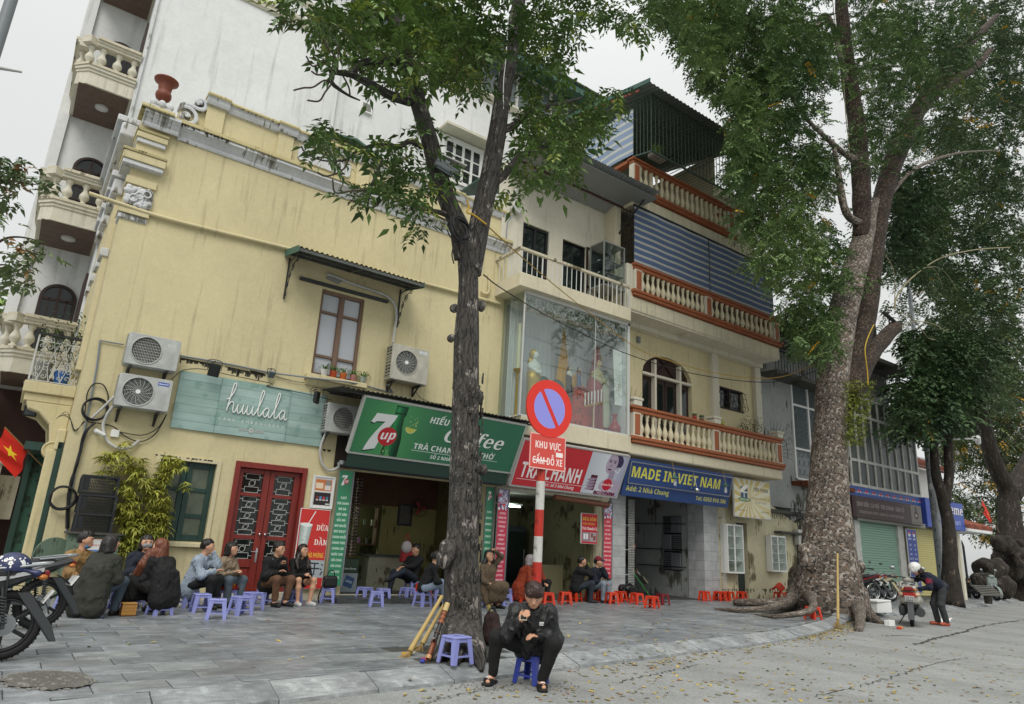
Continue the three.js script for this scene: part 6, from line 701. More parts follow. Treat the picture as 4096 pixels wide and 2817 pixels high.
wallCabinet(19.5,20.38,0.85,2.42,0.28,3,'white glass wall cabinet beside the right tiled pillar');wallCabinet(22.05,22.95,0.95,2.18,0.22,3,'white shelf cabinet with small goods on the stained yellow wall');
{ 
const t=thing('shop_sign','blue sign with yellow lettering MADE IN VIET NAM','sign',[0,0,0]),g=new THREE.Group();g.name='panel';g.position.set(16.58,3.41,0.83);g.rotation.x=0.24;t.add(g);part('face',card(4.84,1.06,0,0,0.004),printM(PR.made,0.5),g);part('backing',bx(4.86,1.08,0.05,0,0,-0.026),mat(0x26437a,0.5),g);part('frame',[bx(4.66,0.03,0.03,0.02,0.46,0.06),bx(4.66,0.03,0.03,0.02,-0.16,0.06),bx(0.03,0.62,0.03,-2.31,0.15,0.06),bx(0.03,0.62,0.03,2.35,0.15,0.06),bx(0.02,0.56,0.02,0.42,0.2,0.07)],M.steel,g);
for(const[x,l]of[[15.95,'left hanging bulb lamp in front of the blue sign'],[18.35,'right hanging bulb lamp in front of the blue sign']]){const q=thing('hanging_lamp',l,'lamp',[x,3.45,1.15],0,'bulb lamps over the blue sign');part('cord',bar(V(0,0.2,0),V(0,0.55,-0.1),0.006,5),mat(0xb08a2a,0.6),q);part('shade',lathe([[0.02,0.2],[0.03,0.14],[0.13,0.06],[0.125,0.06],[0.02,0.12]],18),M.tinGreen,q);part('bulb',tube(Array.from({length:30},(_,i)=>V(Math.cos(i*0.9)*0.035,0.05-i*0.007,Math.sin(i*0.9)*0.035)),0.013,80,6),M.white,q);}
{const q=thing('spotlight','small chrome spotlight on a stalk at the middle of the blue sign','lamp',[17.0,3.2,1.1]);part('head',lathe([[0,0],[0.06,0.02],[0.08,0.08],[0.04,0.14],[0,0.15]],14),M.chrome,q);part('stalk',bar(V(0,0.14,0),V(0,0.5,-0.1),0.012),M.steel,q);}
const s=thing('shop_sign','pale yellow sign with rays and a shield at the right of the blue sign','sign',[20.52,3.3,0.62]);part('panel',rb(2.06,1.3,0.06,0,0,-0.032,0.01),M.offWhite,s);part('print',card(2.0,1.24,0,0,0.001),printM(PR.tien,0.5),s);
}
{ 
for(const[x,y,sd,l]of[[14.55,5.0,1,'fan of rusty spikes at the left end of the second floor balcony'],[21.9,5.1,2,'fan of rusty spikes at the right end of the second floor balcony']]){const t=thing('spike_fan',l,'spikes',[x,y,0.6],0,'iron spike fans on the balcony ends');for(let i=0;i<11;i++){const a=lerp(-0.2,1.75,i / 10);part('spike',bar(V(Math.cos(a)*0.3,Math.sin(a)*0.3,0),V(Math.cos(a)*1.15,Math.sin(a)*1.15,0.1),0.01,5,0.004),M.iron,t);}part('hoop',tor(0.8,0.009,0,0,0.07,0,0,-0.2,5,20,1.95),M.iron,t);}
const t=thing('balcony_shrub','bushy green shrub at the right end of the second floor balcony','shrub',[20.9,5.0,0.5]);seed(96);const l=[];for(let i=0;i<420;i++){const a=R()*6.28,c=Math.acos(R()*1.6-0.8),r=Math.cbrt(R())*0.62,p=V(Math.sin(c)*Math.cos(a)*r*1.25,0.75+Math.cos(c)*r,Math.sin(c)*Math.sin(a)*r*0.6),e=RR(0.05,0.1),a2=R()*6.28;l.push(blade(p,p.clone().add(V(Math.cos(a2)*e*0.5,0.02,Math.sin(a2)*e*0.5)),p.clone().add(V(Math.cos(a2)*e,RR(-0.04,0.03),Math.sin(a2)*e)),0.02));}part('foliage',l,mat(0x33482b,0.5,{side:THREE.DoubleSide}),t).userData.kind='stuff';part('stem',[0,1,2,3].map((i)=>bar(V(0,-0.5,0),V(RR(-0.5,0.5),0.9,RR(-0.2,0.2)),0.012,5)),mat(0x4a3a2a,0.8),t);
[[17.2,0x9a2f28,'small red pot on the balcony rail before the arched door'],[17.55,0x6e5b4c,'small brown pot with a succulent on the balcony rail'],[18.6,0x9a9b44,'tiny yellow green bottle vase on the balcony rail']].forEach(([x,c,lb],i)=>{const q=thing('rail_pot',lb,'pot',[x,5.5,0.92]);part('pot',lathe([[0,0],[0.05,0],[0.08,0.08],[0.05,0.14],[0.03,0.15]],12),mat(c,0.5),q);part('plant',i===2?[cyl(0.02,0.015,0.12,0,0.2,0,8)]:[0,1,2,3,4].map((k)=>sph(0.035,Math.cos(k*1.25)*0.05,0.17,Math.sin(k*1.25)*0.05,1,1.2,1,7,5)),mat(i===2?c:0x47613a,0.6),q);});
}
// ---------- buildings beyond the big tree ----------
{
const b=thing('grey_house','grey rendered house with glazed front and drink strip beyond the big tree','house',[0,0,0]);
part('wall',[b2(22.9,28.0,3.3,9.6,-3.5,-0.5),b2(24.72,28.3,0,3.3,-3.5,-0.6),b2(28.0,34.3,3.1,10.4,-3.5,-0.9)],M.greyWall,b);part('roof',[b2(22.7,34.6,10.41,10.6,-3.6,0.3),b2(23.0,28.0,9.61,9.75,-3.6,0.4)],M.darkConcrete,b);
const win=(x0,x1,ys,z)=>{const f=part('window_frame',[b2(x0,x0+0.09,ys[0],ys.at(-1),z,z+0.06),b2(x1-0.09,x1,ys[0],ys.at(-1),z,z+0.06),b2((x0+x1) / 2-0.05,(x0+x1) / 2+0.05,ys[0],ys.at(-1),z,z+0.059),...ys.map((y)=>b2(x0+0.09,x1-0.09,y-0.04,y+0.04,z,z+0.058))],M.white,b);for(let i=0;i+1<ys.length;i++)for(const[a,c]of[[x0+0.09,(x0+x1) / 2-0.05],[(x0+x1) / 2+0.05,x1-0.09]])part('pane',b2(a,c,ys[i]+0.04,ys[i+1]-0.04,z+0.005,z+0.015),M.glassGrey,f);const g=[];for(let y=ys[0]+0.2;y<ys[2]-0.1;y+=0.36)for(let x=x0+0.25;x<x1-0.2;x+=0.34){g.push(bx(0.2,0.02,0.01,x,y,z+0.03),bx(0.02,0.2,0.01,x+0.1,y+0.1,z+0.03));}part('lattice',g,M.greyPaint,f);};win(25.0,27.4,[4.5,5.7,7.5,8.5],-0.498);
{const g=[];for(let i=0;i<24;i++)g.push(bar(V(23.0+i*0.2,8.45,0.2),V(23.0+i*0.2,9.3,0.2),0.014,5));g.push(bx(4.8,0.04,0.05,25.4,9.3,0.2),bx(4.8,0.04,0.05,25.4,8.45,0.2));part('balcony_rail',g,M.iron,b);part('balcony_floor',b2(22.9,28,8.3,8.42,-0.49,0.3),M.darkConcrete,b);part('rusty_ledge',b2(24.7,28.2,4.2,4.36,-0.49,0.2),M.rust,b);}
const gz=0.05;const f=part('glazed_bay',[b2(28.2,34.4,4.5,4.62,-0.88,gz+0.04),b2(28.2,34.4,8.4,8.5,-0.88,gz+0.04)],M.offWhite,b);for(let i=0;i<=9;i++){const x=28.25+i*0.675;part('mullion',b2(x,x+0.1,4.62,8.4,gz-0.04,gz+0.03),M.offWhite,f);if(i<9)for(const[y0,y1]of[[4.62,5.55],[5.67,7.55],[7.67,8.4]])part('pane',b2(x+0.1,x+0.675,y0,y1,gz-0.03,gz-0.02),mat(0x4d5652,0.3,{map:rep(T_dirty,0.6)}),f);}for(const y of[5.55,7.55])part('transom',b2(28.25,34.4,y,y+0.12,gz-0.042,gz+0.028),M.offWhite,f);part('bay_side',b2(34.3,34.4,4.62,8.4,-0.88,gz),M.greyWall,f);
{const g=[];for(let i=0;i<26;i++)g.push(bar(V(29.5+i*0.19,9.0,0.3),V(29.5+i*0.19,9.9,0.3),0.014,5));g.push(bx(5,0.05,0.05,32,9.9,0.3),bx(5,0.05,0.05,32,9.0,0.3));part('terrace_rail',g,M.iron,b);}
part('shutter_recess',[b2(28.3,28.7,0,3.15,-0.9,0),b2(31.95,32.45,0,3.15,-0.9,0)],M.offWhite,b);part('shop_lintel',b2(28.2,34.2,3.1,3.3,-0.9,0.2),M.concrete,b);part('shop_front',b2(28.7,31.95,0,0.42,-0.8,0.0),M.darkConcrete,b);
{const sh=part('roller_shutter',b2(28.7,31.95,0.42,3.1,-0.15,-0.12),mat(0x6f9585,0.55),b);for(let i=0;i<26;i++)part('slat',r2(28.72,31.93,0.44+i*0.1,0.53+i*0.1,-0.12,-0.085,0.012),mat(0x82a594,0.5),sh);part('shutter_handle',b2(30.2,30.4,1.4,1.46,-0.085,-0.06),M.black,sh);}
{const t=thing('drink_strip','blue strip of repeated round drink emblems under the glazed bay','sign',[0,0,0]);part('panel',b2(27.9,34.5,4.08,4.48,0.06,0.1),mat(0x33559e,0.5),t);part('print',card(6.6,0.39,31.2,4.28,0.103),printM(PR.pepsi,0.5),t);}
{const t=thing('shop_sign','dark brown sign with grey lettering above the green shutter','sign',[0,0,0]);part('panel',b2(27.7,33.7,3.2,4.06,0.02,0.3),mat(0x3a2426,0.6),t);part('print',card(4.7,0.84,30.3,3.63,0.303),printM(PR.dark),t);part('emblem',card(1.0,0.84,33.18,3.63,0.303),printM(PR.bulb),t);}
const c=thing('blue_cafe','small cafe with blue sign and yellow roller shutter','shop',[0,0,0]);part('wall',[b2(34.45,38.2,0,4.4,-4,-0.5),b2(38.0,38.25,0,4.4,-0.5,0.0),b2(36.1,38.0,0,3.2,-0.49,-0.3)],M.creamLight,c);part('pillar',b2(36.15,36.5,0,3.2,-0.29,0),mat(0x3d58b0,0.5),c);
{const sh=part('roller_shutter',b2(33.2,36.1,0.15,3.15,-0.25,-0.22),mat(0xb0a767,0.6),c);for(let i=0;i<29;i++)part('slat',r2(33.2,36.1,0.17+i*0.1,0.26+i*0.1,-0.22,-0.185,0.012),mat(0xc3ba7c,0.55),sh);}
{const t=thing('shop_sign','blue cafe sign with white script behind the lamp post','sign',[0,0,0]);part('panel',b2(34.2,38.2,3.2,4.5,0.02,0.3),mat(0x3d58b0,0.5),t);part('print',card(3.96,1.28,36.2,3.85,0.303),printM(PR.lia),t);}
menuBoard(32.5,33.0,0.3,3.0,0.1,PR.blueStrip,'narrow blue drinks board right of the green shutter',false);menuBoard(33.05,33.5,0.3,3.0,0.06,PR.blueStrip,'blue price list board at the left edge of the yellow shutter',false);
{const t=thing('meter_boxes','grey electric meter box with a tangle of wires on the wall end','meter box',[23.95,1.9,0.05]);part('box',rb(0.36,0.55,0.2,0,0.3,0.1,0.02),M.offWhite,t);seed(101);const g=[];for(let i=0;i<9;i++)g.push(tube(P3([[RR(-0.15,0.15),0.55,0.15],[RR(-0.3,0.3),0.9,0.2],[RR(-0.3,0.4),1.2,0.15],[RR(-0.2,0.3),1.6,0.05]]),0.012,16,5));for(let i=0;i<4;i++)g.push(bar(V(-0.1+i*0.06,0.05,0.06),V(-0.15+i*0.06,-1.9,0.04),0.018,6));part('wires',g,M.cable,t);}
const g=thing('gatehouse','white gateway with small red tiled roofs at the end of the street','building',[0,0,0]);const W=M.whiteWall;
part('wall',[b2(38.3,39.6,0,3.2,-3,-0.6),b2(39.6,43,0,7.5,-7,-3),b2(43,52,0,6.5,-12,-6)],W,g);part('gutter',[r2(38.2,41.2,3.2,3.4,-3,0.4,0.03)],W,g);
const roof=(x0,x1,y0,y1,z0,z1)=>{const gp=new THREE.Group();gp.name='tiled_roof';g.add(gp);part('roof_deck',beam(V((x0+x1) / 2,y0-0.03,z1),V((x0+x1) / 2,y1-0.03,z0),x1-x0,0.04),M.concrete,gp);for(let i=0;i<9;i++)for(let k=0;k<5;k++)part('roof_tile',cyl(0.17,0.17,Math.hypot(y1-y0,z1-z0) / 5*1.08,lerp(x0+0.17,x1-0.17,i / 8),lerp(y0,y1,(k+0.5) / 5)+0.02-0.0,lerp(z1,z0,(k+0.5) / 5),8,Math.atan2(z0-z1,y1-y0)),mat([0x8a4a38,0x96523d,0x7f4534][(i+k)%3],0.8),gp);};roof(38.2,41.2,3.4,4.2,-2.2,0.4);roof(38.4,41.5,6.6,7.6,-3.8,-1.6);part('upper_gable',b2(38.5,41.4,4.3,6.6,-4.2,-2.4),W,g);
{const t=thing('iron_fence','dark iron fence with vertical bars beside the white gateway','fence',[0,0,0]);for(let i=0;i<42;i++)part('fence_bar',bar(V(41.5+i*0.24,0.9,-1.2-i*0.09),V(41.5+i*0.24,2.9,-1.2-i*0.09),0.02,5),M.iron,t);for(const y of[0.95,2.75])part('fence_rail',beam(V(41.4,y,-1.17),V(51.5,y,-5),0.05,0.05),M.iron,t);part('fence_base',beam(V(41.4,0.45,-1.17),V(51.5,0.45,-5),0.25,0.9),M.darkConcrete,t);}
{const t=thing('market_canopy','pale fringed canopy far down the street behind the fence','canopy',[44,0,-4.5]);part('canopy',[beam(V(0,4.4,0),V(4,4.0,-1.6),1.6,0.05)],mat(0xaab7b8,0.7),t);for(let i=0;i<16;i++)part('fringe',bx(0.22,0.5,0.02,0.1+i*0.25,3.95-i*0.02,0.75-i*0.1,0,0.38),M.offWhite,t);for(const x of[0.2,3.8])part('post',bar(V(x,0,-0.4),V(x,4.2,-0.4),0.04),M.iron,t);}
flagThing(K(3,2,2105,1535,1.2),K(3,2,1950,1245,1.6),1.1,1.35,0.62,'red flag with yellow star tied to the dark tree at the right edge',-1);
}
// ---------- trees ----------
const T_bark=dtex(512,(u,v)=>{const f=fbm(u,v,22,4,5),a=fbm(u+0.2,v,6,4,3),c=fbm(u,v,64,3,20),p=fbm(u+0.6,v+0.3,10,4,5);let k=74+(a-0.5)*36+(c-0.5)*44;const cr=sstep(0.42,0.5,f)-sstep(0.5,0.58,f);k-=cr*22;const pl=sstep(0.6,0.7,p*0.65+c*0.35);k=lerp(k,146+(c-0.5)*90,pl*0.75);return[k,k*0.955,k*0.91];});
const T_barkB=dtex(512,(u,v)=>{const f=fbm(u,v,22,4,5),c=fbm(u,v,64,3,20);const k=150-(sstep(0.42,0.5,f)-sstep(0.5,0.58,f))*120+(c-0.5)*90;return[k,k,k];},false);
const T_bark2=dtex(1024,(u,v)=>{const a=fbm(u,v,18,4),b=fbm(u+0.4,v+0.1,30,3),c=fbm(u,v,110,2),g=fbm(u+0.1,v,4,4);let r=[112,102,92];const pale=sstep(0.52,0.6,a),dark=sstep(0.56,0.63,b),red=sstep(0.55,0.62,fbm(u+0.7,v+0.5,26,3));r=r.map((q,i)=>lerp(q,[172,165,156][i],pale));r=r.map((q,i)=>lerp(q,[62,56,50][i],dark));r=r.map((q,i)=>lerp(q,[132,100,78][i],red*0.4*(1-dark)));const k=0.86+(c-0.5)*0.5+(g-0.5)*0.3;return r.map((q)=>q*k);});
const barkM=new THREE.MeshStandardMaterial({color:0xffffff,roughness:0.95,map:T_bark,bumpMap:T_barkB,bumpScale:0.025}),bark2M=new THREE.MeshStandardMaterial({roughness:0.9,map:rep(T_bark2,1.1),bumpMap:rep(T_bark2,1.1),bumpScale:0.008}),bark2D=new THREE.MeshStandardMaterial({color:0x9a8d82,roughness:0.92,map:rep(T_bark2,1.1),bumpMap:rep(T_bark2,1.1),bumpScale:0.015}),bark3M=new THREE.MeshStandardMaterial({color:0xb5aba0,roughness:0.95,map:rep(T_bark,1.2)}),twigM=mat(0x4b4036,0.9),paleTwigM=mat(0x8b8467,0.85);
function limb(pts,rad,seg=14,lump=0.06,uvs=1){ 
const c=new THREE.CatmullRomCurve3(pts,false,'centripetal'),n=Math.max(6,Math.round(c.getLength() / Math.max(0.06,rad[0]*0.45))),F=Math.min(n,90),fr=c.computeFrenetFrames(F,false),P=[],U=[],I=[];let len=0,prev=null;
for(let i=0;i<=F;i++){const t=i / F,p=c.getPointAt(t),k=t*(rad.length-1),a=Math.floor(Math.min(k,rad.length-1.001)),r=lerp(rad[a],rad[a+1]??rad[a],k-a);if(prev)len+=p.distanceTo(prev);prev=p;for(let j=0;j<=seg;j++){const th=j / seg*PI*2,nx=Math.cos(th),ny=Math.sin(th),q=V(0,0,0).addScaledVector(fr.normals[i],nx).addScaledVector(fr.binormals[i],ny),w=p.clone().addScaledVector(q,r),nn=(n3(w.x*2.6+50,w.y*1.8+50,w.z*2.6+50)-0.5)*2+(n3(w.x*9+50,w.y*5+50,w.z*9+50)-0.5)*0.7;w.addScaledVector(q,r*lump*nn*2);P.push(w.x,w.y,w.z);U.push(j / seg*Math.max(1,Math.round(Math.max(...rad.slice(rad.length>5?2:0))*6.28*uvs)),len*uvs);if(i<F&&j<seg){const b=i*(seg+1)+j;I.push(b,b+1,b+seg+1,b+1,b+seg+2,b+seg+1);}}}
const g=new THREE.BufferGeometry();g.setAttribute('position',new THREE.Float32BufferAttribute(P,3));g.setAttribute('uv',new THREE.Float32BufferAttribute(U,2));const A0=P.length / 3;for(const e of[0,1]){const q=c.getPointAt(e);P.push(q.x,q.y,q.z);U.push(0.5,0.5);}for(let j=0;j<seg;j++){const b=F*(seg+1)+j;I.push(A0,j+1,j,A0+1,b,b+1);}g.setAttribute('position',new THREE.Float32BufferAttribute(P,3));g.setAttribute('uv',new THREE.Float32BufferAttribute(U,2));g.setIndex(I);g.computeVertexNormals();
const N=g.attributes.normal;for(let i=0;i<=F;i++){const a=i*(seg+1),b=a+seg;const x=N.getX(a)+N.getX(b),y=N.getY(a)+N.getY(b),z=N.getZ(a)+N.getZ(b),l=Math.hypot(x,y,z);for(const k of[a,b])N.setXYZ(k,x / l,y / l,z / l);}return g;
}
function sprig(n,L,W,droop,len=1,sd=1){
seed(sd);const P=[],leaf=(o,d,up,l,w)=>{const s=V(0,0,0).crossVectors(d,up).normalize(),A=o,B=o.clone().addScaledVector(d,l*0.45).addScaledVector(up,0.02*l),C=o.clone().addScaledVector(d,l).addScaledVector(up,-0.16*l),Lf=B.clone().addScaledVector(s,w).addScaledVector(up,w*0.35),Rt=B.clone().addScaledVector(s,-w).addScaledVector(up,w*0.35);for(const t of[[A,B,Lf],[Lf,B,C],[B,A,Rt],[B,Rt,C]])t.forEach((q)=>P.push(q.x,q.y,q.z));};
for(let i=0;i<n;i++){const t=(i+1) / n,p=V(t*len,-droop*t*t*len,0);for(const s of i===n-1?[0]:[1,-1])leaf(p,V(0.55+RR(-0.2,0.3),RR(-0.45,0.1),s*RR(0.7,1.1)).normalize(),V(RR(-0.3,0.3),1,RR(-0.3,0.3)).normalize(),L*RR(0.75,1.15),W*RR(0.8,1.15));}
const g=new THREE.BufferGeometry();g.setAttribute('position',new THREE.Float32BufferAttribute(P,3));g.computeVertexNormals();return g;
}
const leafM=(rough=0.42)=>new THREE.MeshPhysicalMaterial({color:0xffffff,roughness:rough,specularIntensity:0.6,side:THREE.DoubleSide});
function crown(tree,name,geos,spots,cols,rough,sc=[0.8,1.2]){ 
const per=geos.map(()=>[]);spots.forEach((s,i)=>per[i%geos.length].push(s));const m=new THREE.Matrix4(),q=new THREE.Quaternion(),c=new THREE.Color(),c2=new THREE.Color();
per.forEach((l,gi)=>{if(!l.length)return;const im=new THREE.InstancedMesh(geos[gi],leafM(rough),l.length);l.forEach(([p,k],i)=>{q.setFromEuler(new THREE.Euler(RR(-0.5,0.5),R()*6.28,RR(-0.7,0.35),'YXZ'));const s=RR(sc[0],sc[1]);m.compose(p,q,V(s,s,s));im.setMatrixAt(i,m);const cl=clamp(n3(p.x*0.9+20,p.y*0.9+20,p.z*0.9+20)*1.5-0.25+RR(-0.25,0.25),0,0.999);c.setHex(cols[0]).lerp(c2.setHex(cols[1]),cl);if(cols[2]&&R()<(cols[3]??0.02))c.setHex(cols[2]);im.setColorAt(i,c.multiplyScalar(RR(0.75,1.2)));});im.name=name;im.castShadow=im.receiveShadow=true;tag(im,null,null,null,'stuff');tree.add(im);});
}
const cordPart=(n,g,m)=>{const o=new THREE.Mesh(g,m);o.name=n;o.castShadow=o.receiveShadow=true;return o;};
const O=1.7648; 
function blobs(list,dens,z0,z1,holes=[]){const out=[];for(const[x,y,rx,ry,k=1,dz=0]of list){const n=Math.round(rx*ry*dens*k);for(let i=0;i<n;i++){const a=R()*6.28,r=Math.sqrt(R())*RR(0.75,1.15),px=x+Math.cos(a)*r*rx,py=y+Math.sin(a)*r*ry;if(holes.some(([hx,hy,hr])=>Math.hypot(px-hx,py-hy)<hr*RR(0.8,1.15)))continue;const P=at(px*O,py*O,RR(z0,z1)+dz);if(z1<6&&n3(P.x*1.5+30,P.y*1.5+30,P.z*1.5+30)<0.455)continue;out.push([P]);}}return out;}
const W1=(z)=>(a)=>a.map(([x,y,dz=0])=>at(x,y,z+dz));
{
const t=thing('street_tree','slim dark-barked tree forking above the pavement in front of the coffee shop','tree',[0,0,0]),z=6.95,w=W1(z);seed(201);
const base=onG(1845,2640,0);
part('trunk',[limb([base.clone().add(V(0,-0.05,0)),...w([[1850,2500],[1846,2250],[1856,1950],[1862,1600],[1868,1300],[1872,1080],[1850,930],[1800,830],[1752,690],[1720,570],[1690,470],[1655,350],[1620,220],[1580,90],[1520,0],[1450,-140]])],[0.32,0.265,0.228,0.212,0.203,0.19,0.186,0.18,0.155,0.142,0.137,0.132,0.125,0.115,0.1,0.08,0.06],26,0.05,1.0),limb(w([[1880,1090,-0.02],[1905,960],[1938,800],[1962,690],[1984,560],[2004,430],[2030,290],[2052,140],[2080,-10],[2120,-180]]),[0.17,0.16,0.155,0.15,0.14,0.13,0.125,0.12,0.1,0.08],20,0.06,1.0)],barkM,t);
for(const[x,y,r]of[[1793,2205,0.13],[1775,2240,0.1],[1803,1355,0.055],[1815,1235,0.06],[1922,1225,0.075],[1908,1590,0.09],[1930,1880,0.07]]){const p=at(x,y,z+0.05),g=new THREE.IcosahedronGeometry(r,3),q=g.attributes.position;for(let i=0;i<q.count;i++){const k=1+(n3(q.getX(i)*14+40,q.getY(i)*14+40,q.getZ(i)*14+40)-0.5)*0.7;q.setXYZ(i,q.getX(i)*k,q.getY(i)*k*1.2,q.getZ(i)*k);}g.computeVertexNormals();g.translate(p.x,p.y,p.z);part('burl',uvm(g),barkM,t);}
for(let i=0;i<6;i++){const a=i*1.05+0.3;part('root',limb([base.clone().add(V(Math.cos(a)*0.2,0.13,Math.sin(a)*0.2)),base.clone().add(V(Math.cos(a)*0.3,0.02,Math.sin(a)*0.3)),base.clone().add(V(Math.cos(a+0.2)*0.42,-0.05,Math.sin(a+0.2)*0.42))],[0.09,0.06,0.02],10,0.08),barkM,t);}
const B=(pts,r)=>part('branch',limb(w(pts),r,9,0.08),barkM,t),tw=(pts,r=0.012)=>part('twig',tube(w(pts),r,0,5),twigM,t);
B([[1640,402],[1571,386],[1500,348,0.1],[1452,322,0.1],[1395,296,0.2],[1343,290,0.2],[1318,284,0.2]],[0.09,0.075,0.065,0.06,0.05,0.045,0.03]);B([[1590,240],[1524,250],[1457,252,0.1],[1425,275,0.15],[1395,296,0.2]],[0.085,0.07,0.06,0.05,0.04]);B([[1330,295,0.2],[1326,330,0.2],[1360,360,0.2],[1400,385,0.2],[1440,402,0.2]],[0.04,0.03,0.022,0.016,0.01]);
B([[2010,520],[2050,505],[2095,471],[2143,440],[2200,424],[2248,414],[2330,390]],[0.07,0.06,0.055,0.05,0.04,0.03,0.015]);B([[1985,725],[2010,708],[2038,676],[2081,624],[2143,605],[2230,560]],[0.07,0.065,0.06,0.05,0.04,0.015]);B([[2060,140],[2095,100],[2120,60],[2150,0]],[0.05,0.04,0.03,0.02]);B([[1690,590],[1640,565],[1600,585],[1500,580],[1420,610],[1395,635],[1350,645],[1280,640],[1210,610]],[0.045,0.04,0.032,0.028,0.022,0.018,0.014,0.01,0.006]);
B([[1790,860],[1760,850],[1720,840],[1650,790],[1600,770]],[0.05,0.035,0.028,0.02,0.012]);B([[1470,830],[1480,760],[1510,690],[1530,640]],[0.012,0.02,0.022,0.016]);B([[1830,1040],[1815,960],[1806,895],[1770,820]],[0.05,0.04,0.03,0.02]);
for(const q of[[[1326,330,0.2],[1300,322,0.2],[1250,350,0.2],[1215,352,0.2],[1175,362,0.2]],[[1330,330,0.2],[1300,370,0.2],[1275,405,0.2],[1230,402,0.2]],[[1340,290,0.2],[1300,250,0.2],[1250,265,0.2],[1225,225,0.2]],[[1345,288,0.2],[1340,230,0.2],[1310,190,0.2],[1295,165,0.2]],[[1350,288,0.2],[1352,210,0.2],[1352,160,0.2]],[[1320,280,0.2],[1270,300,0.2],[1245,285,0.2]],[[1560,262],[1480,275,0.1],[1440,290,0.1]],[[1640,270],[1700,290],[1740,320],[1780,330],[1830,325]],[[1370,300,0.2],[1395,350,0.2],[1400,385,0.2]],[[1215,605],[1205,585]],[[1395,640],[1370,680],[1300,705],[1270,690]],[[1330,720],[1340,770],[1400,765],[1470,760]],[[1600,770],[1540,790],[1490,830],[1400,800]],[[1780,880],[1700,840],[1590,800]]])tw(q);
const big=[[690,20,45,26],[735,45,55,40],[765,105,25,24],[800,60,45,40],[850,35,65,42],[905,95,50,40],[860,140,34,24],[820,130,24,22],[950,40,60,45],[1010,80,60,50],[950,130,52,36],[1015,155,55,36],[1060,105,50,60],[1075,180,34,34],[1060,30,60,40],[1105,80,36,55],[880,200,26,18,0.7],[940,190,40,20,0.7],[1190,35,55,36],[1240,55,62,44],[1205,115,50,44],[1245,150,42,44],[1185,195,30,40],[1290,85,34,30],[1330,24,62,24],[1400,34,55,32],[1455,62,40,30],[1210,255,46,34],[1270,270,60,42],[1330,258,50,40],[1372,238,40,38],[1392,212,24,16,0.7],[1220,318,50,44],[1290,328,50,44],[1238,388,44,26],[1180,378,32,34],[1325,300,42,34],[1268,378,40,34],[1165,438,26,24,0.8],[735,292,26,20,1],[738,328,34,24,1],[742,356,20,16,0.8],[850,338,44,18,0.8],[900,358,44,24,0.8],[950,326,32,26,1],[962,298,24,20,0.8],[786,445,26,12,0.7],[838,440,34,20,0.8],[868,420,26,20,0.8],[920,440,46,24,0.9],[948,468,34,24,1],[930,398,44,24,0.9],[958,515,20,24,0.9],[1000,398,34,24,0.9],[1008,366,18,34,0.9],[1000,-30,200,30,0.8],[1300,-30,200,30,0.8],[700,-30,60,24,0.8]];
const gs=[sprig(5,0.13,0.026,0.3,0.3,1),sprig(4,0.15,0.03,0.5,0.28,2),sprig(6,0.12,0.024,0.15,0.34,3)];
crown(t,'crown',gs,blobs(big,0.017,z-1.0,z+0.9),[0x2c4824,0x678240,0x8c9a48,0.07],0.38,[0.85,1.3]);
for(let i=0;i<90;i++){const y=RR(0.25,3.6),a=RR(-0.2,3.4),r=0.235-y*0.007;const cx=at(1850,lerp(2560,1800,y / 3.6),z);const o=part('bark_plate',rb(RR(0.03,0.07),RR(0.08,0.2),0.016,0,0,0,0.006),barkM,t);o.position.set(cx.x+Math.cos(a)*r,y,z+Math.sin(a)*r);o.rotation.y=PI / 2-a;}
{const p=at(1790,660,z+0.2),f=thing('floodlight','grey floodlight clamped to the fork of the slim tree','floodlight',p,0,'floodlights');const a=part('housing',[rb(0.34,0.08,0.24,0,0,0,0.02),rb(0.3,0.1,0.2,-0.02,-0.06,0.02,0.04)],M.greyPaint,f);a.rotation.set(0.5,-0.2,-0.18);const s=part('lens',rb(0.3,0.02,0.2,0.01,-0.12,0.05,0.005),M.glassGrey,f);s.rotation.set(0.5,-0.2,-0.18);part('plate',tf(rb(0.4,0.02,0.18,0.06,0.09,-0.02,0.005),0,0,0,0.3,-0.2,-0.15),M.offWhite,f);part('bracket',[beam(V(-0.1,-0.02,-0.1),V(-0.14,-0.02,-0.25),0.03,0.1)],M.steel,f);}
{seed(205);const p=at(1830,920,z+0.22),g=[];for(let i=0;i<8;i++)g.push(tf(uvm(new THREE.TorusGeometry(RR(0.14,0.19),0.01,6,36)),p.x+RR(-0.04,0.04),p.y+RR(-0.04,0.04),p.z+i*0.01,RR(-0.2,0.1),RR(-0.4,0.4),0));g.push(tube(W1(z+0.2)([[1812,990],[1808,1020],[1815,1055]]),0.01),tube(W1(z+0.2)([[1900,900],[1918,960],[1925,1000],[1918,1050]]),0.01));one('cable_coil',g,M.cable,'coil of black cable hung in the fork of the slim tree','cable coil');t.add(cordPart('white_cord',tube(W1(z+0.16)([[2032,70],[2030,130],[2022,250],[2014,330],[2014,436]]),0.008),M.white));one('yellow_strap',[tube(W1(z+0.18)([[1868,800],[1875,830],[1868,850],[1890,858],[1945,898]]),0.014)],mat(0xc29a2a,0.6),'yellow strap tied round the fork of the slim tree','strap');}
}
const BT=V(18.3,0,3.75);
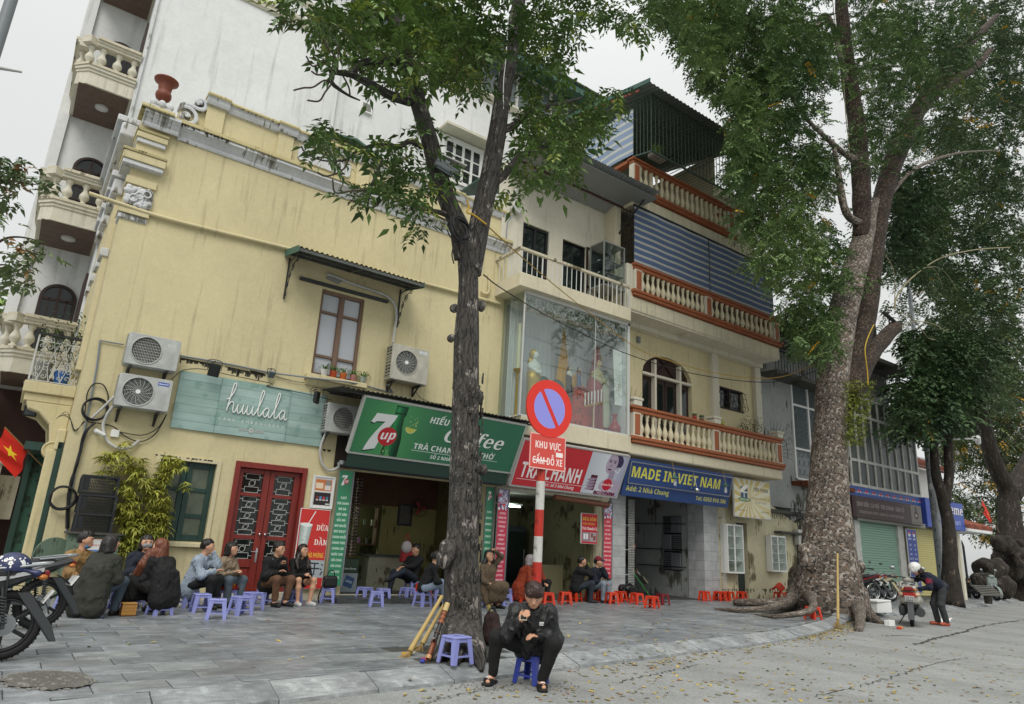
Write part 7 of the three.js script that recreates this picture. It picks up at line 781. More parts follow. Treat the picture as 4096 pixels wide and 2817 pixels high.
{
const t=thing('big_tree','huge mottled grey-brown tree with flared roots at the kerb','tree',[0,0,0]),z=3.75,w=W1(z),TB=at(3314,2330,3.75);seed(211);
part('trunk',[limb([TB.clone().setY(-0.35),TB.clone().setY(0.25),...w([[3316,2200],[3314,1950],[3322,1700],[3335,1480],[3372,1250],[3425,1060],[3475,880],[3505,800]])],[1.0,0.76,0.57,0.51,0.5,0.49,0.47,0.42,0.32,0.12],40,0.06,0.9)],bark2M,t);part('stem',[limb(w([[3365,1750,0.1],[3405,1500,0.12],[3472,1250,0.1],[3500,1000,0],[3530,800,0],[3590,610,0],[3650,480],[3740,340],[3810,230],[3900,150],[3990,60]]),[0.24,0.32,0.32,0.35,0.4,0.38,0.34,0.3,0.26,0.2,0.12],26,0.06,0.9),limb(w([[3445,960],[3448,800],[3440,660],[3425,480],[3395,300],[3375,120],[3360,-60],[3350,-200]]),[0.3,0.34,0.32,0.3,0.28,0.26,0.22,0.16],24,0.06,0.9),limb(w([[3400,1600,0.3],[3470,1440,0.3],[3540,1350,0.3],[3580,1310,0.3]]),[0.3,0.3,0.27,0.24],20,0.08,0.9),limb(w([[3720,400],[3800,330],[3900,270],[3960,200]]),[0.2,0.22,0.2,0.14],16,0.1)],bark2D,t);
for(const[pts,r]of[[[[2800,2392,0],[2950,2410,0.1],[3120,2410,0.2],[3220,2350,0.45]],[0.05,0.11,0.17,0.34]],[[[2860,2440,0],[3000,2440,0.1],[3130,2420,0.2],[3220,2330,0.5]],[0.04,0.12,0.2,0.34]],[[[3020,2460,0],[3120,2465,0.08],[3220,2450,0.2],[3280,2330,0.6]],[0.03,0.1,0.18,0.34]],[[[3475,2530,-0.12],[3440,2480,0.05],[3400,2400,0.35],[3370,2280,0.9]],[0.08,0.17,0.28,0.34]],[[[3530,2495,-0.12],[3480,2460,0.05],[3420,2380,0.5]],[0.06,0.18,0.36]],[[[3560,2450,0],[3480,2430,0.1],[3400,2330,0.6]],[0.05,0.2,0.4]]])part('root',limb(pts.map(([x,y,h])=>{const q=onG(x,y,h);return V(clamp(q.x,10.5,22),h,clamp(q.z,1.2,6.2));}),r,14,0.1,0.9),bark2M,t);
for(const[x,y,r]of[[3235,2235,0.28],[3225,2210,0.2],[3440,2270,0.14]]){const p=at(x,y,z+0.55),g=new THREE.IcosahedronGeometry(r,3),q=g.attributes.position;for(let i=0;i<q.count;i++){const k=1+(n3(q.getX(i)*6+40,q.getY(i)*6+40,q.getZ(i)*6+40)-0.5)*0.8;q.setXYZ(i,q.getX(i)*k,q.getY(i)*k*1.3,q.getZ(i)*k);}g.computeVertexNormals();g.translate(p.x,p.y,p.z);part('burl',uvm(g),bark2M,t);}
const B=(pts,r,m=bark2M)=>part('branch',limb(w(pts),r,9,0.08),m,t),tw=(pts,r=0.016,m=paleTwigM)=>part('twig',tube(w(pts),r,0,5),m,t);
B([[3385,330],[3320,80],[3300,60],[3230,170],[3150,260],[3000,380]],[0.12,0.1,0.1,0.09,0.06,0.03]);B([[3420,640],[3360,600],[3190,430],[3170,370],[3180,340]],[0.14,0.1,0.08,0.06,0.05]);B([[3450,900],[3390,860],[3370,800],[3355,700],[3330,560]],[0.16,0.14,0.13,0.1,0.06]);B([[3480,850],[3560,780],[3640,690],[3800,620],[4000,600]],[0.1,0.08,0.07,0.05,0.03]);B([[3790,350],[3830,250],[3850,180]],[0.09,0.07,0.04]);B([[3840,300],[3830,250],[3870,190],[3875,170]],[0.06,0.05,0.05,0.04]);
for(const[p,r]of[[[[3578,1220],[3580,1140],[3570,1070],[3540,1020],[3470,1000]],0.018],[[[3580,1240],[3582,1200],[3620,1140],[3700,1070],[3770,1030],[3900,1000],[4040,990]],0.03],[[[3600,1310],[3640,1290],[3680,1285],[3740,1300],[3795,1330]],0.018],[[[3600,1250],[3640,1270],[3680,1310],[3710,1350],[3740,1360]],0.018],[[[3700,1070],[3750,1070],[3790,1100],[3830,1165]],0.012],[[[3510,1020],[3480,1060],[3460,1080]],0.012],[[[3700,1068],[3740,1080],[3770,1140]],0.01],[[[3330,0],[3340,90],[3355,160],[3370,260],[3375,330],[3385,480],[3395,560],[3397,610]],0.018],[[[3420,100],[3435,140],[3442,180]],0.014],[[[3390,1480],[3395,1530],[3400,1570],[3390,1620],[3405,1680]],0.014]])tw(p,r);
{const L=[];for(let i=0;i<900;i++){const y=RR(1520,1780),k=(y-1520) / 260,x=RR(3378,lerp(3500,3455,k)),p=at(x,y,z+0.62+RR(-0.1,0.06));L.push([p]);}for(let i=0;i<260;i++)L.push([at(RR(3730,3860),RR(285,380),z+0.4+RR(-0.1,0.1))]);crown(t,'climbing_vine',[sprig(2,0.06,0.02,0.2,0.06,9)],L,[0x6f7a2e,0x8d953f],0.5,[0.7,1.2]);}
const L=[[1560,40,60,45],[1620,40,70,50],[1590,110,50,40],[1660,110,60,50],[1720,50,60,50],[1730,130,60,50],[1600,170,36,34],[1650,190,55,44],[1720,210,60,50],[1790,60,60,60],[1800,160,60,60],[1690,260,45,40],[1750,290,60,44],[1690,330,42,36],[1820,260,50,50],[1670,400,30,36],[1720,380,56,44],[1790,370,60,50],[1710,450,44,40],[1780,450,60,44],[1850,420,50,50],[1700,510,36,36],[1760,530,64,44],[1830,520,50,44],[1740,590,54,34],[1810,590,60,34],[1870,570,50,40],[1780,640,44,30],[1840,640,54,30],[1900,630,40,28],[1800,700,36,40],[1840,710,44,40],[1830,770,40,40],[1870,790,34,34],[1820,740,34,30],[1870,740,40,34],[1970,60,50,50],[2010,130,60,60],[1960,180,44,44],[2020,230,50,44],[1970,270,40,44],[2000,320,44,36],[2040,170,44,44],[1990,370,34,30,0.8],[2080,60,60,60],[2090,150,44,44],[1930,350,20,40,0.6],[1850,360,36,44],[1870,120,40,80],[1960,640,34,24,0.7],[1500,20,40,30,0.8],[1700,-40,220,50,0.8],[2000,-40,160,50,0.8],[2150,30,60,50],[2190,110,40,50,0.8],[2110,200,44,50],[2060,300,44,40],[2100,120,50,50],[2150,120,40,60],[2040,60,50,60]];
const holes=[[1840,275,22],[1860,55,8],[2038,150,16],[1985,180,14],[1780,110,12],[1680,165,12],[1890,200,12],[1810,420,10],[1720,430,10]];
const gs=[sprig(7,0.105,0.032,0.35,0.36,11),sprig(6,0.115,0.034,0.6,0.34,12),sprig(8,0.1,0.03,0.2,0.42,13)];
crown(t,'crown',gs,blobs(L,0.16,z-1.7,z+1.7,holes),[0x37532f,0x728a50,0xb08a22,0.003],0.5,[0.8,1.25]);
{const p=at(3555,1268,z+0.3),f=thing('floodlight','black floodlight standing on the sawn limb of the big tree','floodlight',p,0,'floodlights');part('housing',tf(rb(0.5,0.3,0.12,0,0,0,0.02),0,0,0,-0.7,0.2,-0.4),M.black,f);part('stand',bar(V(0,-0.1,0),V(0,-0.35,0),0.03),M.iron,f);t.add(cordPart('yellow_cord',tube(W1(z+0.72)([[3495,1300],[3480,1330],[3465,1370],[3460,1400],[3470,1490],[3472,1540]]),0.018),mat(0xc0a02a,0.6)));}
}
function farTree(name,label,pts,rad,more,blobList,z0,z1,dens,cols,gs,holes,m=bark3M){const t=thing(name,label,'tree',[0,0,0]);part('trunk',pts.length?[limb(pts,rad,16,0.1),...more.map(([p,r])=>limb(p,r,12,0.1))]:[],m,t);crown(t,'crown',gs,blobs(blobList,dens,z0,z1,holes),cols,0.5,[0.9,1.4]);return t;}
{
const gs=[sprig(7,0.19,0.055,0.4,0.6,21),sprig(6,0.22,0.06,0.6,0.55,22)];seed(221);
const w1=W1(0.6),b1=onG(3815,2420,0);
farTree('street_tree','dark twin-stemmed street tree behind the lamp post',[V(b1.x,-0.05,b1.z),...W1(b1.z)([[3800,2250],[3790,2080],[3770,1990],[3745,1900],[3735,1780],[3730,1650],[3700,1500],[3600,1380]])],[0.42,0.28,0.24,0.2,0.17,0.16,0.14,0.11,0.08],[[W1(b1.z)([[3785,2010],[3795,1900],[3793,1780],[3800,1650],[3830,1500]]),[0.17,0.19,0.18,0.15,0.1]]],[[2070,880,50,40],[2120,860,60,50],[2100,940,60,44],[2060,960,34,44,0.8],[2150,930,60,40],[2180,870,60,50],[2130,800,70,50],[2200,800,60,60],[2090,780,50,40],[2040,560,40,60,0.7],[2080,480,60,60],[2090,560,50,60],[2060,420,44,44]],b1.z-1.5,b1.z+1.5,0.11,[0x2b4229,0x4a6239,0xb08a22,0.003],gs,[]);
const b2p=V(44.5,0,-1.5),w2=W1(-1.5);seed(231);
const oldT=farTree('old_tree','gnarled dark tree with swollen base and a flag at the right edge',[at(4040,2200,-1.5).setY(-0.4),at(4040,2200,-1.5).setY(0.6),...w2([[4040,2080],[4030,1960],[3990,1880],[3960,1800],[3930,1680],[3880,1560],[3800,1480],[3700,1420],[3620,1380]])],[1.5,1.1,0.66,0.52,0.46,0.42,0.38,0.35,0.32,0.28,0.22],[[w2([[4040,1990],[4090,1900],[4150,1780],[4180,1600]]),[0.6,0.58,0.5,0.36]]],[[2180,330,60,60],[2250,330,60,60],[2300,250,50,60],[2150,420,60,60],[2220,430,70,60],[2290,420,50,70],[2120,520,50,50],[2180,520,60,50],[2250,540,70,60],[2310,560,40,60],[2130,620,60,60],[2200,640,70,60],[2280,660,60,60],[2150,720,60,60],[2220,740,70,60],[2290,780,50,70],[2230,830,60,50],[2290,880,50,60],[2240,100,60,60],[2300,130,50,60],[2290,40,60,60],[2230,30,60,50],[2200,230,60,50],[2250,200,60,50],[2310,220,40,60],[2180,180,50,50],[2140,300,50,50]],-5,1.5,0.13,[0x30482f,0x566a3e,0xa58520,0.014],gs,[[2260,600,14],[2180,460,12],[2290,330,14],[2210,590,12]]);
for(const[x,y,r,dz]of[[3960,2290,0.75,0.9],[4060,2260,1.0,0.6],[3930,2330,0.5,1.2],[4010,2180,0.55,0.5],[4095,2190,0.6,0.6],[4000,2345,0.6,1.3]]){const p=at(x,y,-1.5+dz),g=new THREE.IcosahedronGeometry(r,5),q=g.attributes.position;for(let i=0;i<q.count;i++){const k=1+(n3(q.getX(i)*2.6+40,q.getY(i)*2.6+40,q.getZ(i)*2.6+40)-0.5)*1.1;q.setXYZ(i,q.getX(i)*k,q.getY(i)*k,q.getZ(i)*k);}g.computeVertexNormals();g.translate(p.x,p.y,p.z);part('burl',uvm(g),bark3M,oldT);}
seed(241);const w3=W1(-16);
farTree('park_tree','hazy green tree with yellowing leaves behind the white gateway',w3([[4000,2200],[4010,1900],[4030,1700],[4060,1500]]),[0.5,0.45,0.35,0.2],[[w3([[4020,1800],[4070,1760],[4110,1700]]),[0.3,0.2,0.1]]],[[2150,980,60,60],[2220,900,90,60],[2290,900,60,80],[2180,850,60,50],[2300,1000,50,90],[2170,1030,60,36,0.7],[2210,1000,60,40,0.8],[2240,1070,60,44],[2290,1040,44,60],[2200,960,60,36],[2280,970,44,44],[2150,1100,30,24,0.6],[2300,1130,34,24,0.8],[2120,960,60,34,0.8],[2240,1150,60,34],[2180,1140,50,26],[2290,1190,40,50],[2230,1200,40,26]],-22,-14,0.11,[0x2f4228,0x566232,0xb98f2e,0.05],[sprig(6,0.4,0.08,0.5,1.1,23)],[]);
seed(251);
farTree('side_tree','green tree crowns glimpsed between the houses and the big tree',W1(-9)([[3500,1500],[3480,1200],[3450,900]]),[0.3,0.25,0.15],[],[[1790,640,30,30,0.7],[1800,480,30,40,0.6],[1960,520,50,60,0.5],[2060,330,44,60,0.7],[2100,380,50,60,0.8],[2080,640,44,60,0.8],[2060,720,40,60,0.8],[2050,800,30,40,0.8],[2100,250,40,44,0.5],[2040,860,30,50,0.6],[2010,520,40,50],[2020,600,40,50],[2030,700,40,50],[2060,600,50,50],[2000,440,40,40],[2060,760,40,60]],-12,-6,0.03,[0x34492a,0x647440,0xb08a22,0.012],[sprig(6,0.3,0.06,0.5,0.8,24)],[]);
}
{
seed(261);const broad=(sd)=>sprig(3,0.22,0.055,0.3,0.2,sd);
const t=thing('almond_tree','branch ends with broad green and rust coloured leaves at the left edge','tree',[0,0,0]),w=W1(-1.2);
part('branch',[limb(w([[-260,900],[-120,800],[0,735],[70,728],[140,738],[190,720]]),[0.12,0.08,0.03,0.02,0.014,0.008],7,0.05),limb(w([[-200,980],[-60,990],[40,950],[120,955],[200,985]]),[0.1,0.06,0.025,0.015,0.008],7),limb(w([[-200,1100],[-80,1080],[20,1060],[80,1095],[130,1120]]),[0.08,0.05,0.02,0.012,0.008],7)],twigM,t);
crown(t,'crown',[broad(31),broad(32)],blobs([[10,370,36,20],[50,385,40,24],[20,420,40,20,0.8],[90,410,24,14,0.8],[15,470,40,24],[60,500,36,26],[20,530,30,24],[80,545,34,26],[110,570,24,20],[40,590,40,30],[15,630,24,26],[60,640,30,16],[55,560,40,30],[110,430,14,20,0.6],[-40,450,50,120,0.5]],0.03,-2.2,-0.2),[0x54694a,0x7b8a5e,0x8f6a48,0.1],0.45,[0.6,1.0]);
seed(271);farTree('garden_tree','pale green tree far down the street at the left edge',W1(-30)([[-60,2000],[-40,1600],[-20,1300]]),[0.4,0.3,0.2],[],[[15,690,30,24,0.6],[20,730,26,30],[10,790,24,40],[20,830,20,24,0.7],[0,900,20,40,0.8],[0,960,18,30,0.8]],-34,-26,0.05,[0x6d8a3c,0x93a957],[sprig(6,0.5,0.11,0.5,1.0,33)],[]);
}
{
seed(281);const t=thing('bamboo_plant','yellow green bamboo growing against the yellow wall beside the green window','bamboo',[0,0,0]);
for(let i=0;i<13;i++){const x=RR(1.9,2.25),top=V(RR(1.75,2.75),RR(1.6,2.75),RR(0.1,0.5));part('stem',tube([V(x,0,0.3),V(x+RR(-0.06,0.06),1.0,0.28),top],0.007,12,5),mat(0x6e7436,0.6),t);}
const L=[],c=(x,y)=>K(0,2,x,y,RR(0.08,0.5));for(const[x,y,rx,ry,n]of[[900,900,60,50,22],[1000,900,90,60,34],[1120,940,90,70,44],[960,1010,90,40,20],[830,1030,40,20,8],[1140,1040,80,60,34],[1440,960,110,70,70],[1380,1050,90,60,50],[1060,1150,80,70,38],[1300,1150,120,80,80],[1080,1280,100,90,60],[1330,1280,110,90,90],[1100,1400,120,80,80],[1320,1400,100,80,90],[1180,1500,150,90,120],[1350,1500,80,70,60],[1130,1600,120,70,80],[1560,1140,24,40,7],[1060,1690,70,60,30],[1040,780,40,20,7]])for(let i=0;i<n;i++){const a=R()*6.28,r=Math.sqrt(R());L.push([c(x+Math.cos(a)*r*rx,y+Math.sin(a)*r*ry)]);}
const fan=()=>{const P=[];for(let i=0;i<6;i++){const a=-1.2+i*0.48+RR(-0.15,0.15),l=RR(0.1,0.17);P.push(blade(V(0,0,0),V(Math.cos(a)*l*0.5,0.015,Math.sin(a)*l*0.5),V(Math.cos(a)*l,-l*RR(0.1,0.6),Math.sin(a)*l),0.009));}return merge(P);};crown(t,'leaves',[fan(),fan()],L,[0x6d7a2c,0xa9a94a],0.5,[0.8,1.25]);
}
// ---------- people ----------
function surf(f,lo,hi,h,color){ 
const n=[0,1,2].map((i)=>Math.ceil((hi[i]-lo[i]) / h)+1),[a,b,c]=n,D=new Float32Array(a*b*c),B=5,rad=h*B*0.87+0.02;
for(let z0=0;z0<c;z0+=B)for(let y0=0;y0<b;y0+=B)for(let x0=0;x0<a;x0+=B){const m=f(lo[0]+(x0+B / 2)*h,lo[1]+(y0+B / 2)*h,lo[2]+(z0+B / 2)*h),far=Math.abs(m)>rad;for(let z=z0;z<Math.min(c,z0+B);z++)for(let y=y0;y<Math.min(b,y0+B);y++)for(let x=x0;x<Math.min(a,x0+B);x++)D[x+a*(y+b*z)]=far?m:f(lo[0]+x*h,lo[1]+y*h,lo[2]+z*h);}
const id=new Int32Array(a*b*c).fill(-1),P=[],N=[],C=[],I=[],off=[0,1,a,a+1,a*b,a*b+1,a*b+a,a*b+a+1];
for(let z=0;z<c-1;z++)for(let y=0;y<b-1;y++)for(let x=0;x<a-1;x++){const o=x+a*(y+b*z);let s=0,k=0,px=0,py=0,pz=0;for(let i=0;i<8;i++)if(D[o+off[i]]<0)s|=1<<i;if(s===0||s===255)continue;for(let i=0;i<8;i++)for(const e of[1,2,4]){const j=i|e;if(i&e||((s>>i)&1)===((s>>j)&1))continue;const u=D[o+off[i]],w=D[o+off[j]],t=u / (u-w);px+=(i&1)+(e===1?t:0);py+=((i>>1)&1)+(e===2?t:0);pz+=((i>>2)&1)+(e===4?t:0);k++;}const X=lo[0]+(x+px / k)*h,Y=lo[1]+(y+py / k)*h,Z=lo[2]+(z+pz / k)*h;id[o]=P.length / 3;P.push(X,Y,Z);const g=h*0.5,q=V(f(X+g,Y,Z)-f(X-g,Y,Z),f(X,Y+g,Z)-f(X,Y-g,Z),f(X,Y,Z+g)-f(X,Y,Z-g)).normalize();N.push(q.x,q.y,q.z);if(color)C.push(...color(X,Y,Z));}
for(let z=1;z<c-1;z++)for(let y=1;y<b-1;y++)for(let x=1;x<a-1;x++){const o=x+a*(y+b*z),s=D[o]<0;[[1,a,a*b],[a,a*b,1],[a*b,1,a]].forEach(([d,u,w])=>{if(s===D[o+d]<0)return;const q=[id[o],id[o-u],id[o-u-w],id[o-w]];if(q.some((i)=>i<0))return;s?I.push(q[0],q[1],q[2],q[0],q[2],q[3]):I.push(q[0],q[2],q[1],q[0],q[3],q[2]);});}
const g=new THREE.BufferGeometry();g.setAttribute('position',new THREE.Float32BufferAttribute(P,3));g.setAttribute('normal',new THREE.Float32BufferAttribute(N,3));if(color)g.setAttribute('color',new THREE.Float32BufferAttribute(C,3));g.setIndex(I);const uv=new Float32Array(P.length / 3*2);for(let i=0;i<uv.length / 2;i++){uv[i*2]=P[i*3]+P[i*3+2]*0.7;uv[i*2+1]=P[i*3+1];}g.setAttribute('uv',new THREE.BufferAttribute(uv,2));return g;
}
const cap=(a,b,ra,rb=ra)=>[a.x,a.y,a.z,b.x-a.x,b.y-a.y,b.z-a.z,ra,rb,a.distanceToSquared(b)||1e-9];
function field(caps,k=0.03,wob=0,fr=9){return(x,y,z)=>{let d=9;for(const c of caps){const px=x-c[0],py=y-c[1],pz=z-c[2],t=clamp((px*c[3]+py*c[4]+pz*c[5]) / c[8],0,1),e=Math.hypot(px-c[3]*t,py-c[4]*t,pz-c[5]*t)-c[6]-(c[7]-c[6])*t,h=Math.max(k-Math.abs(d-e),0) / k;d=Math.min(d,e)-h*h*k*0.25;}if(wob&&d<0.08)d+=(n3(x*fr+60,y*fr*0.8+60,z*fr+60)-0.5)*wob+(Math.abs(n3(x*fr*2+60,y*fr*1.3+60,z*fr*2+60)-0.5)*3-0.4)*wob*0.5;return d;};}
function boundsOf(caps,m){const lo=[9,9,9],hi=[-9,-9,-9];for(const c of caps)for(const t of[0,1])for(let i=0;i<3;i++){const v=c[i]+c[3+i]*t,r=Math.max(c[6],c[7])+m;lo[i]=Math.min(lo[i],v-r);hi[i]=Math.max(hi[i],v+r);}return[lo,hi];}
const mesh=(caps,h,k,wob,fr=11)=>{const[lo,hi]=boundsOf(caps,h*3+wob);return surf(field(caps,k,wob,fr),lo,hi,h);};
function ik(a,b,l1,l2,pole){const d=b.clone().sub(a);let L=d.length();if(L>(l1+l2)*0.995){d.multiplyScalar((l1+l2)*0.995 / L);b.copy(a).add(d);L=d.length();}const u=d.normalize(),x=(l1*l1-l2*l2+L*L) / (2*L),q=Math.sqrt(Math.max(0,l1*l1-x*x)),p=pole.clone().addScaledVector(u,-pole.dot(u)).normalize();return a.clone().addScaledVector(u,x).addScaledVector(p,q);}
const rad=(d)=>d*PI / 180,fabric=(c,r=0.85)=>mat(c,r,{map:rep(T_grain,0.35),bumpMap:rep(T_stuccoB,0.12),bumpScale:0.002});
const lin=(h)=>new THREE.Color(h).toArray();
function person(label,x,y,z,yaw,o){
const t=thing('person',label,'person',[x,y,z],rad(yaw)),s=o.s??1,h=o.cell??0.014,fem=o.fem?1:0,hip=o.hip??0.37,ln=rad(o.lean??12),sd=rad(o.side??0),E=V;
const up=V(Math.sin(sd),Math.cos(ln)*Math.cos(sd),Math.sin(ln)).normalize(),pel=V(0,hip,o.pz??0),neck=pel.clone().addScaledVector(up,0.49*s),chest=pel.clone().addScaledVector(up,0.36*s),L=V(1,0,0),shw=(fem?0.155:0.18)*s;
const hy=rad(o.hy??0),hp=rad(o.hp??0),HF=V(Math.sin(hy)*Math.cos(hp),-Math.sin(hp),Math.cos(hy)*Math.cos(hp)),HX=V(Math.cos(hy),0,-Math.sin(hy)),HU=V(0,0,0).crossVectors(HF,HX),hc=neck.clone().addScaledVector(up,0.08*s).addScaledVector(HU,0.1*s).addScaledVector(HF,0.025);
const H=(a,b,c)=>hc.clone().addScaledVector(HX,a*s).addScaledVector(HU,b*s).addScaledVector(HF,c*s),toH=(X,Y,Z)=>{const q=V(X,Y,Z).sub(hc);return[q.dot(HX) / s,q.dot(HU) / s,q.dot(HF) / s];};
const sh=[1,-1].map((k)=>neck.clone().addScaledVector(up,-0.05*s).addScaledVector(L,k*shw)),hj=[1,-1].map((k)=>pel.clone().addScaledVector(L,k*0.09*s)),hands=[o.hl??[0.13,hip+0.1,0.36],o.hr??[-0.13,hip+0.1,0.36]].map((q)=>V(...q)),feet=[o.fl??[0.13,0.07,0.38],o.fr??[-0.13,0.07,0.38]].map((q)=>V(...q));
const el=hands.map((q,i)=>ik(sh[i],q,0.28*s,0.25*s,V((i?-1:1)*(o.ep??0.8),-1,-0.5))),kn=feet.map((q,i)=>ik(hj[i],q,0.43*s,0.42*s,V((i?-1:1)*(o.kp??0.25),o.stand?0.1:1,o.stand?1:0.8)));
const skin=lin(o.skin??0xc6977a),body=[],bc=(a,b,c,d)=>body.push(cap(a,b,c*s,d*s));
bc(pel,chest,0.11,0.11);bc(chest.clone().addScaledVector(L,0.07*s),chest.clone().addScaledVector(L,-0.07*s),0.1,0.1);bc(neck.clone().addScaledVector(up,-0.03),H(0,-0.05,-0.02),0.055,0.05);sh.forEach((q,i)=>{bc(q,neck.clone().addScaledVector(up,-0.04),0.05,0.05);bc(q,el[i],0.045,0.037);bc(el[i],hands[i],0.037,0.026);bc(hj[i],kn[i],0.078,0.053);const cf=o.legs?0.043:0.053;bc(kn[i],kn[i].clone().lerp(feet[i],0.35),0.05,cf);bc(kn[i].clone().lerp(feet[i],0.35),feet[i],cf,0.033);const toe=V(Math.sin(i?-0.2:0.2)*0.14,0,0.14).multiplyScalar(s);bc(feet[i].clone().add(V(0,-0.02,-0.03)),feet[i].clone().add(toe).add(V(0,-0.035,0)),0.034,0.026);});
const[bl,bh]=boundsOf(body,0.05),geos=[surf(field(body,0.04),bl,bh,h,()=>skin)];
const hcap=[cap(H(0,0.03,-0.02),H(0,0.035,0.0),0.09*s),cap(H(0,0.0,0.02),H(0,-0.055,0.04),0.068*s,0.052*s),cap(H(0.035,-0.01,0.04),H(-0.035,-0.01,0.04),0.042*s),cap(H(0,-0.075,0.06),H(0,-0.078,0.062),0.03*s),cap(H(0,-0.05,-0.03),neck.clone().addScaledVector(up,-0.02),0.052*s,0.056*s)],hf=[cap(H(0,0.012,0.092),H(0,-0.018,0.108),0.009*s,0.014*s),cap(H(0.03,0.036,0.084),H(-0.03,0.036,0.084),0.012*s),cap(H(0.018,-0.046,0.09),H(-0.018,-0.046,0.09),0.01*s),cap(H(0.082,0.012,-0.01),H(0.084,-0.018,-0.004),0.016*s,0.011*s),cap(H(-0.082,0.012,-0.01),H(-0.084,-0.018,-0.004),0.016*s,0.011*s)],f1=field(hcap,0.05),f2=field(hf,0.01),hh=o.cell?0.0042:0.006,hd=(X,Y,Z)=>{const a=f1(X,Y,Z),b=f2(X,Y,Z),k=0.016,e=Math.max(k-Math.abs(a-b),0) / k;return Math.min(a,b)-e*e*k*0.25;};
const[l2,h2]=boundsOf([...hcap,...hf],0.02),hair=lin(o.hair??0x17130f);
geos.push(surf(hd,l2,h2,hh,(X,Y,Z)=>{const[a,b,c]=toH(X,Y,Z),e=Math.abs(a);if(c>0.04){if(Math.hypot((e-0.033) / 0.017,(b-0.014) / 0.0075)<1)return Math.hypot(e-0.033,b-0.014)<0.008?[0.02,0.015,0.012]:[0.55,0.5,0.47];if(e>0.012&&e<0.054&&Math.abs(b-0.04+(e-0.03)*0.12)<0.0055)return[0.03,0.022,0.018];if(Math.hypot(a / 0.024,(b+0.047) / 0.0085)<1)return fem?[0.42,0.1,0.09]:[0.42,0.19,0.15];}return skin;}));
hands.forEach((q,i)=>{const d=q.clone().sub(el[i]).normalize(),want=o.palm?V(...o.palm[i]):V(0,-1,0.2),n=want.addScaledVector(d,-want.dot(d)).normalize(),sx=V(0,0,0).crossVectors(d,n).multiplyScalar(i?-1:1),c=[],curl=o.curl??0.5,w=q.clone();for(let k=0;k<4;k++){const off2=(k-1.5)*0.018*s,b0=w.clone().addScaledVector(d,0.075*s).addScaledVector(sx,off2),ll=[0.062,0.074,0.07,0.056][k]*s;c.push(cap(w.clone().addScaledVector(sx,off2*0.7),b0,0.012*s,0.0105*s));let p=b0,dir=d.clone();for(let j=0;j<3;j++){dir=dir.clone().multiplyScalar(Math.cos(curl)).addScaledVector(n,Math.sin(curl)).normalize();const e=p.clone().addScaledVector(dir,ll*[0.45,0.32,0.25][j]);c.push(cap(p,e,(0.0095-j*0.001)*s));p=e;}}const tb=w.clone().addScaledVector(d,0.025*s).addScaledVector(sx,-0.028*s),tm=tb.clone().addScaledVector(d,0.03*s).addScaledVector(sx,-0.022*s).addScaledVector(n,0.012*s);c.push(cap(w,tb,0.017*s,0.014*s),cap(tb,tm,0.0125*s,0.011*s),cap(tm,tm.clone().addScaledVector(d,0.026*s).addScaledVector(n,0.01*s),0.011*s,0.009*s),cap(w.clone().addScaledVector(d,-0.05*s),w,0.026*s,0.024*s));const[a,b]=boundsOf(c,0.015);geos.push(surf(field(c,0.008),a,b,o.cell?0.0036:0.0055,()=>skin));});
const all=mergeGeometries(geos);part('body',all,new THREE.MeshStandardMaterial({color:0xffffff,vertexColors:true,roughness:0.55}),t);
const T=[],a=(p,q,r,r1)=>T.push(cap(p,q,r*s,(r1??r)*s)),bulk=o.bulk??0,hem=pel.clone().addScaledVector(up,o.hem??-0.02);
a(hem.clone().addScaledVector(L,0.05*s),chest.clone().addScaledVector(L,0.06*s),0.125+bulk,0.118+bulk);a(hem.clone().addScaledVector(L,-0.05*s),chest.clone().addScaledVector(L,-0.06*s),0.125+bulk,0.118+bulk);a(chest,neck.clone().addScaledVector(up,-0.07*s),0.12+bulk,0.08+bulk*0.5);a(sh[0].clone().addScaledVector(up,-0.01),sh[1].clone().addScaledVector(up,-0.01),0.063+bulk*0.6);
if(o.collar!==0)for(let k=0;k<9;k++){const q=(w)=>neck.clone().addScaledVector(up,0.005+Math.sin(w)*-0.025).add(V(Math.cos(w)*0.07*s,0,Math.sin(w)*0.066*s));const w0=PI*0.62+k / 9*PI*1.76,w1=w0+PI*1.76 / 9;a(q(w0),q(w1),0.022);}
el.forEach((e,i)=>{a(sh[i],e,0.066+bulk*0.6,0.057+bulk*0.5);const cf=e.clone().lerp(hands[i],o.cuff??0.93);a(e,cf,0.056+bulk*0.5,0.041+bulk*0.3);});
for(const q of o.coat??[])a(V(q[0],q[1],q[2]),V(q[3],q[4],q[5]),q[6],q[7]);
part('jacket',mesh(T,h*0.93,0.05,o.fold??0.042),fabric(o.top,o.shine??0.85),t);
if(o.shirt)part('shirt',mesh([cap(neck.clone().addScaledVector(up,-0.05).add(V(0,0,0.05*s)),pel.clone().addScaledVector(up,0.1).add(V(0,0,0.1*s+bulk)),0.05*s,0.05*s)],h,0.02,0.01),fabric(o.shirt),t);
if(o.skirt)part('skirt',mesh([cap(hj[0],kn[0],0.12*s,0.1*s),cap(hj[1],kn[1],0.12*s,0.1*s),cap(pel,kn[0].clone().lerp(kn[1],0.5),0.13*s,0.12*s),cap(kn[0],kn[1],0.09*s),cap(kn[0].clone().lerp(feet[0],0.5),kn[1].clone().lerp(feet[1],0.5),0.1*s),cap(kn[0],kn[0].clone().lerp(feet[0],0.6),0.09*s,0.11*s),cap(kn[1],kn[1].clone().lerp(feet[1],0.6),0.09*s,0.11*s)],h,0.06,0.03),fabric(o.skirt),t);
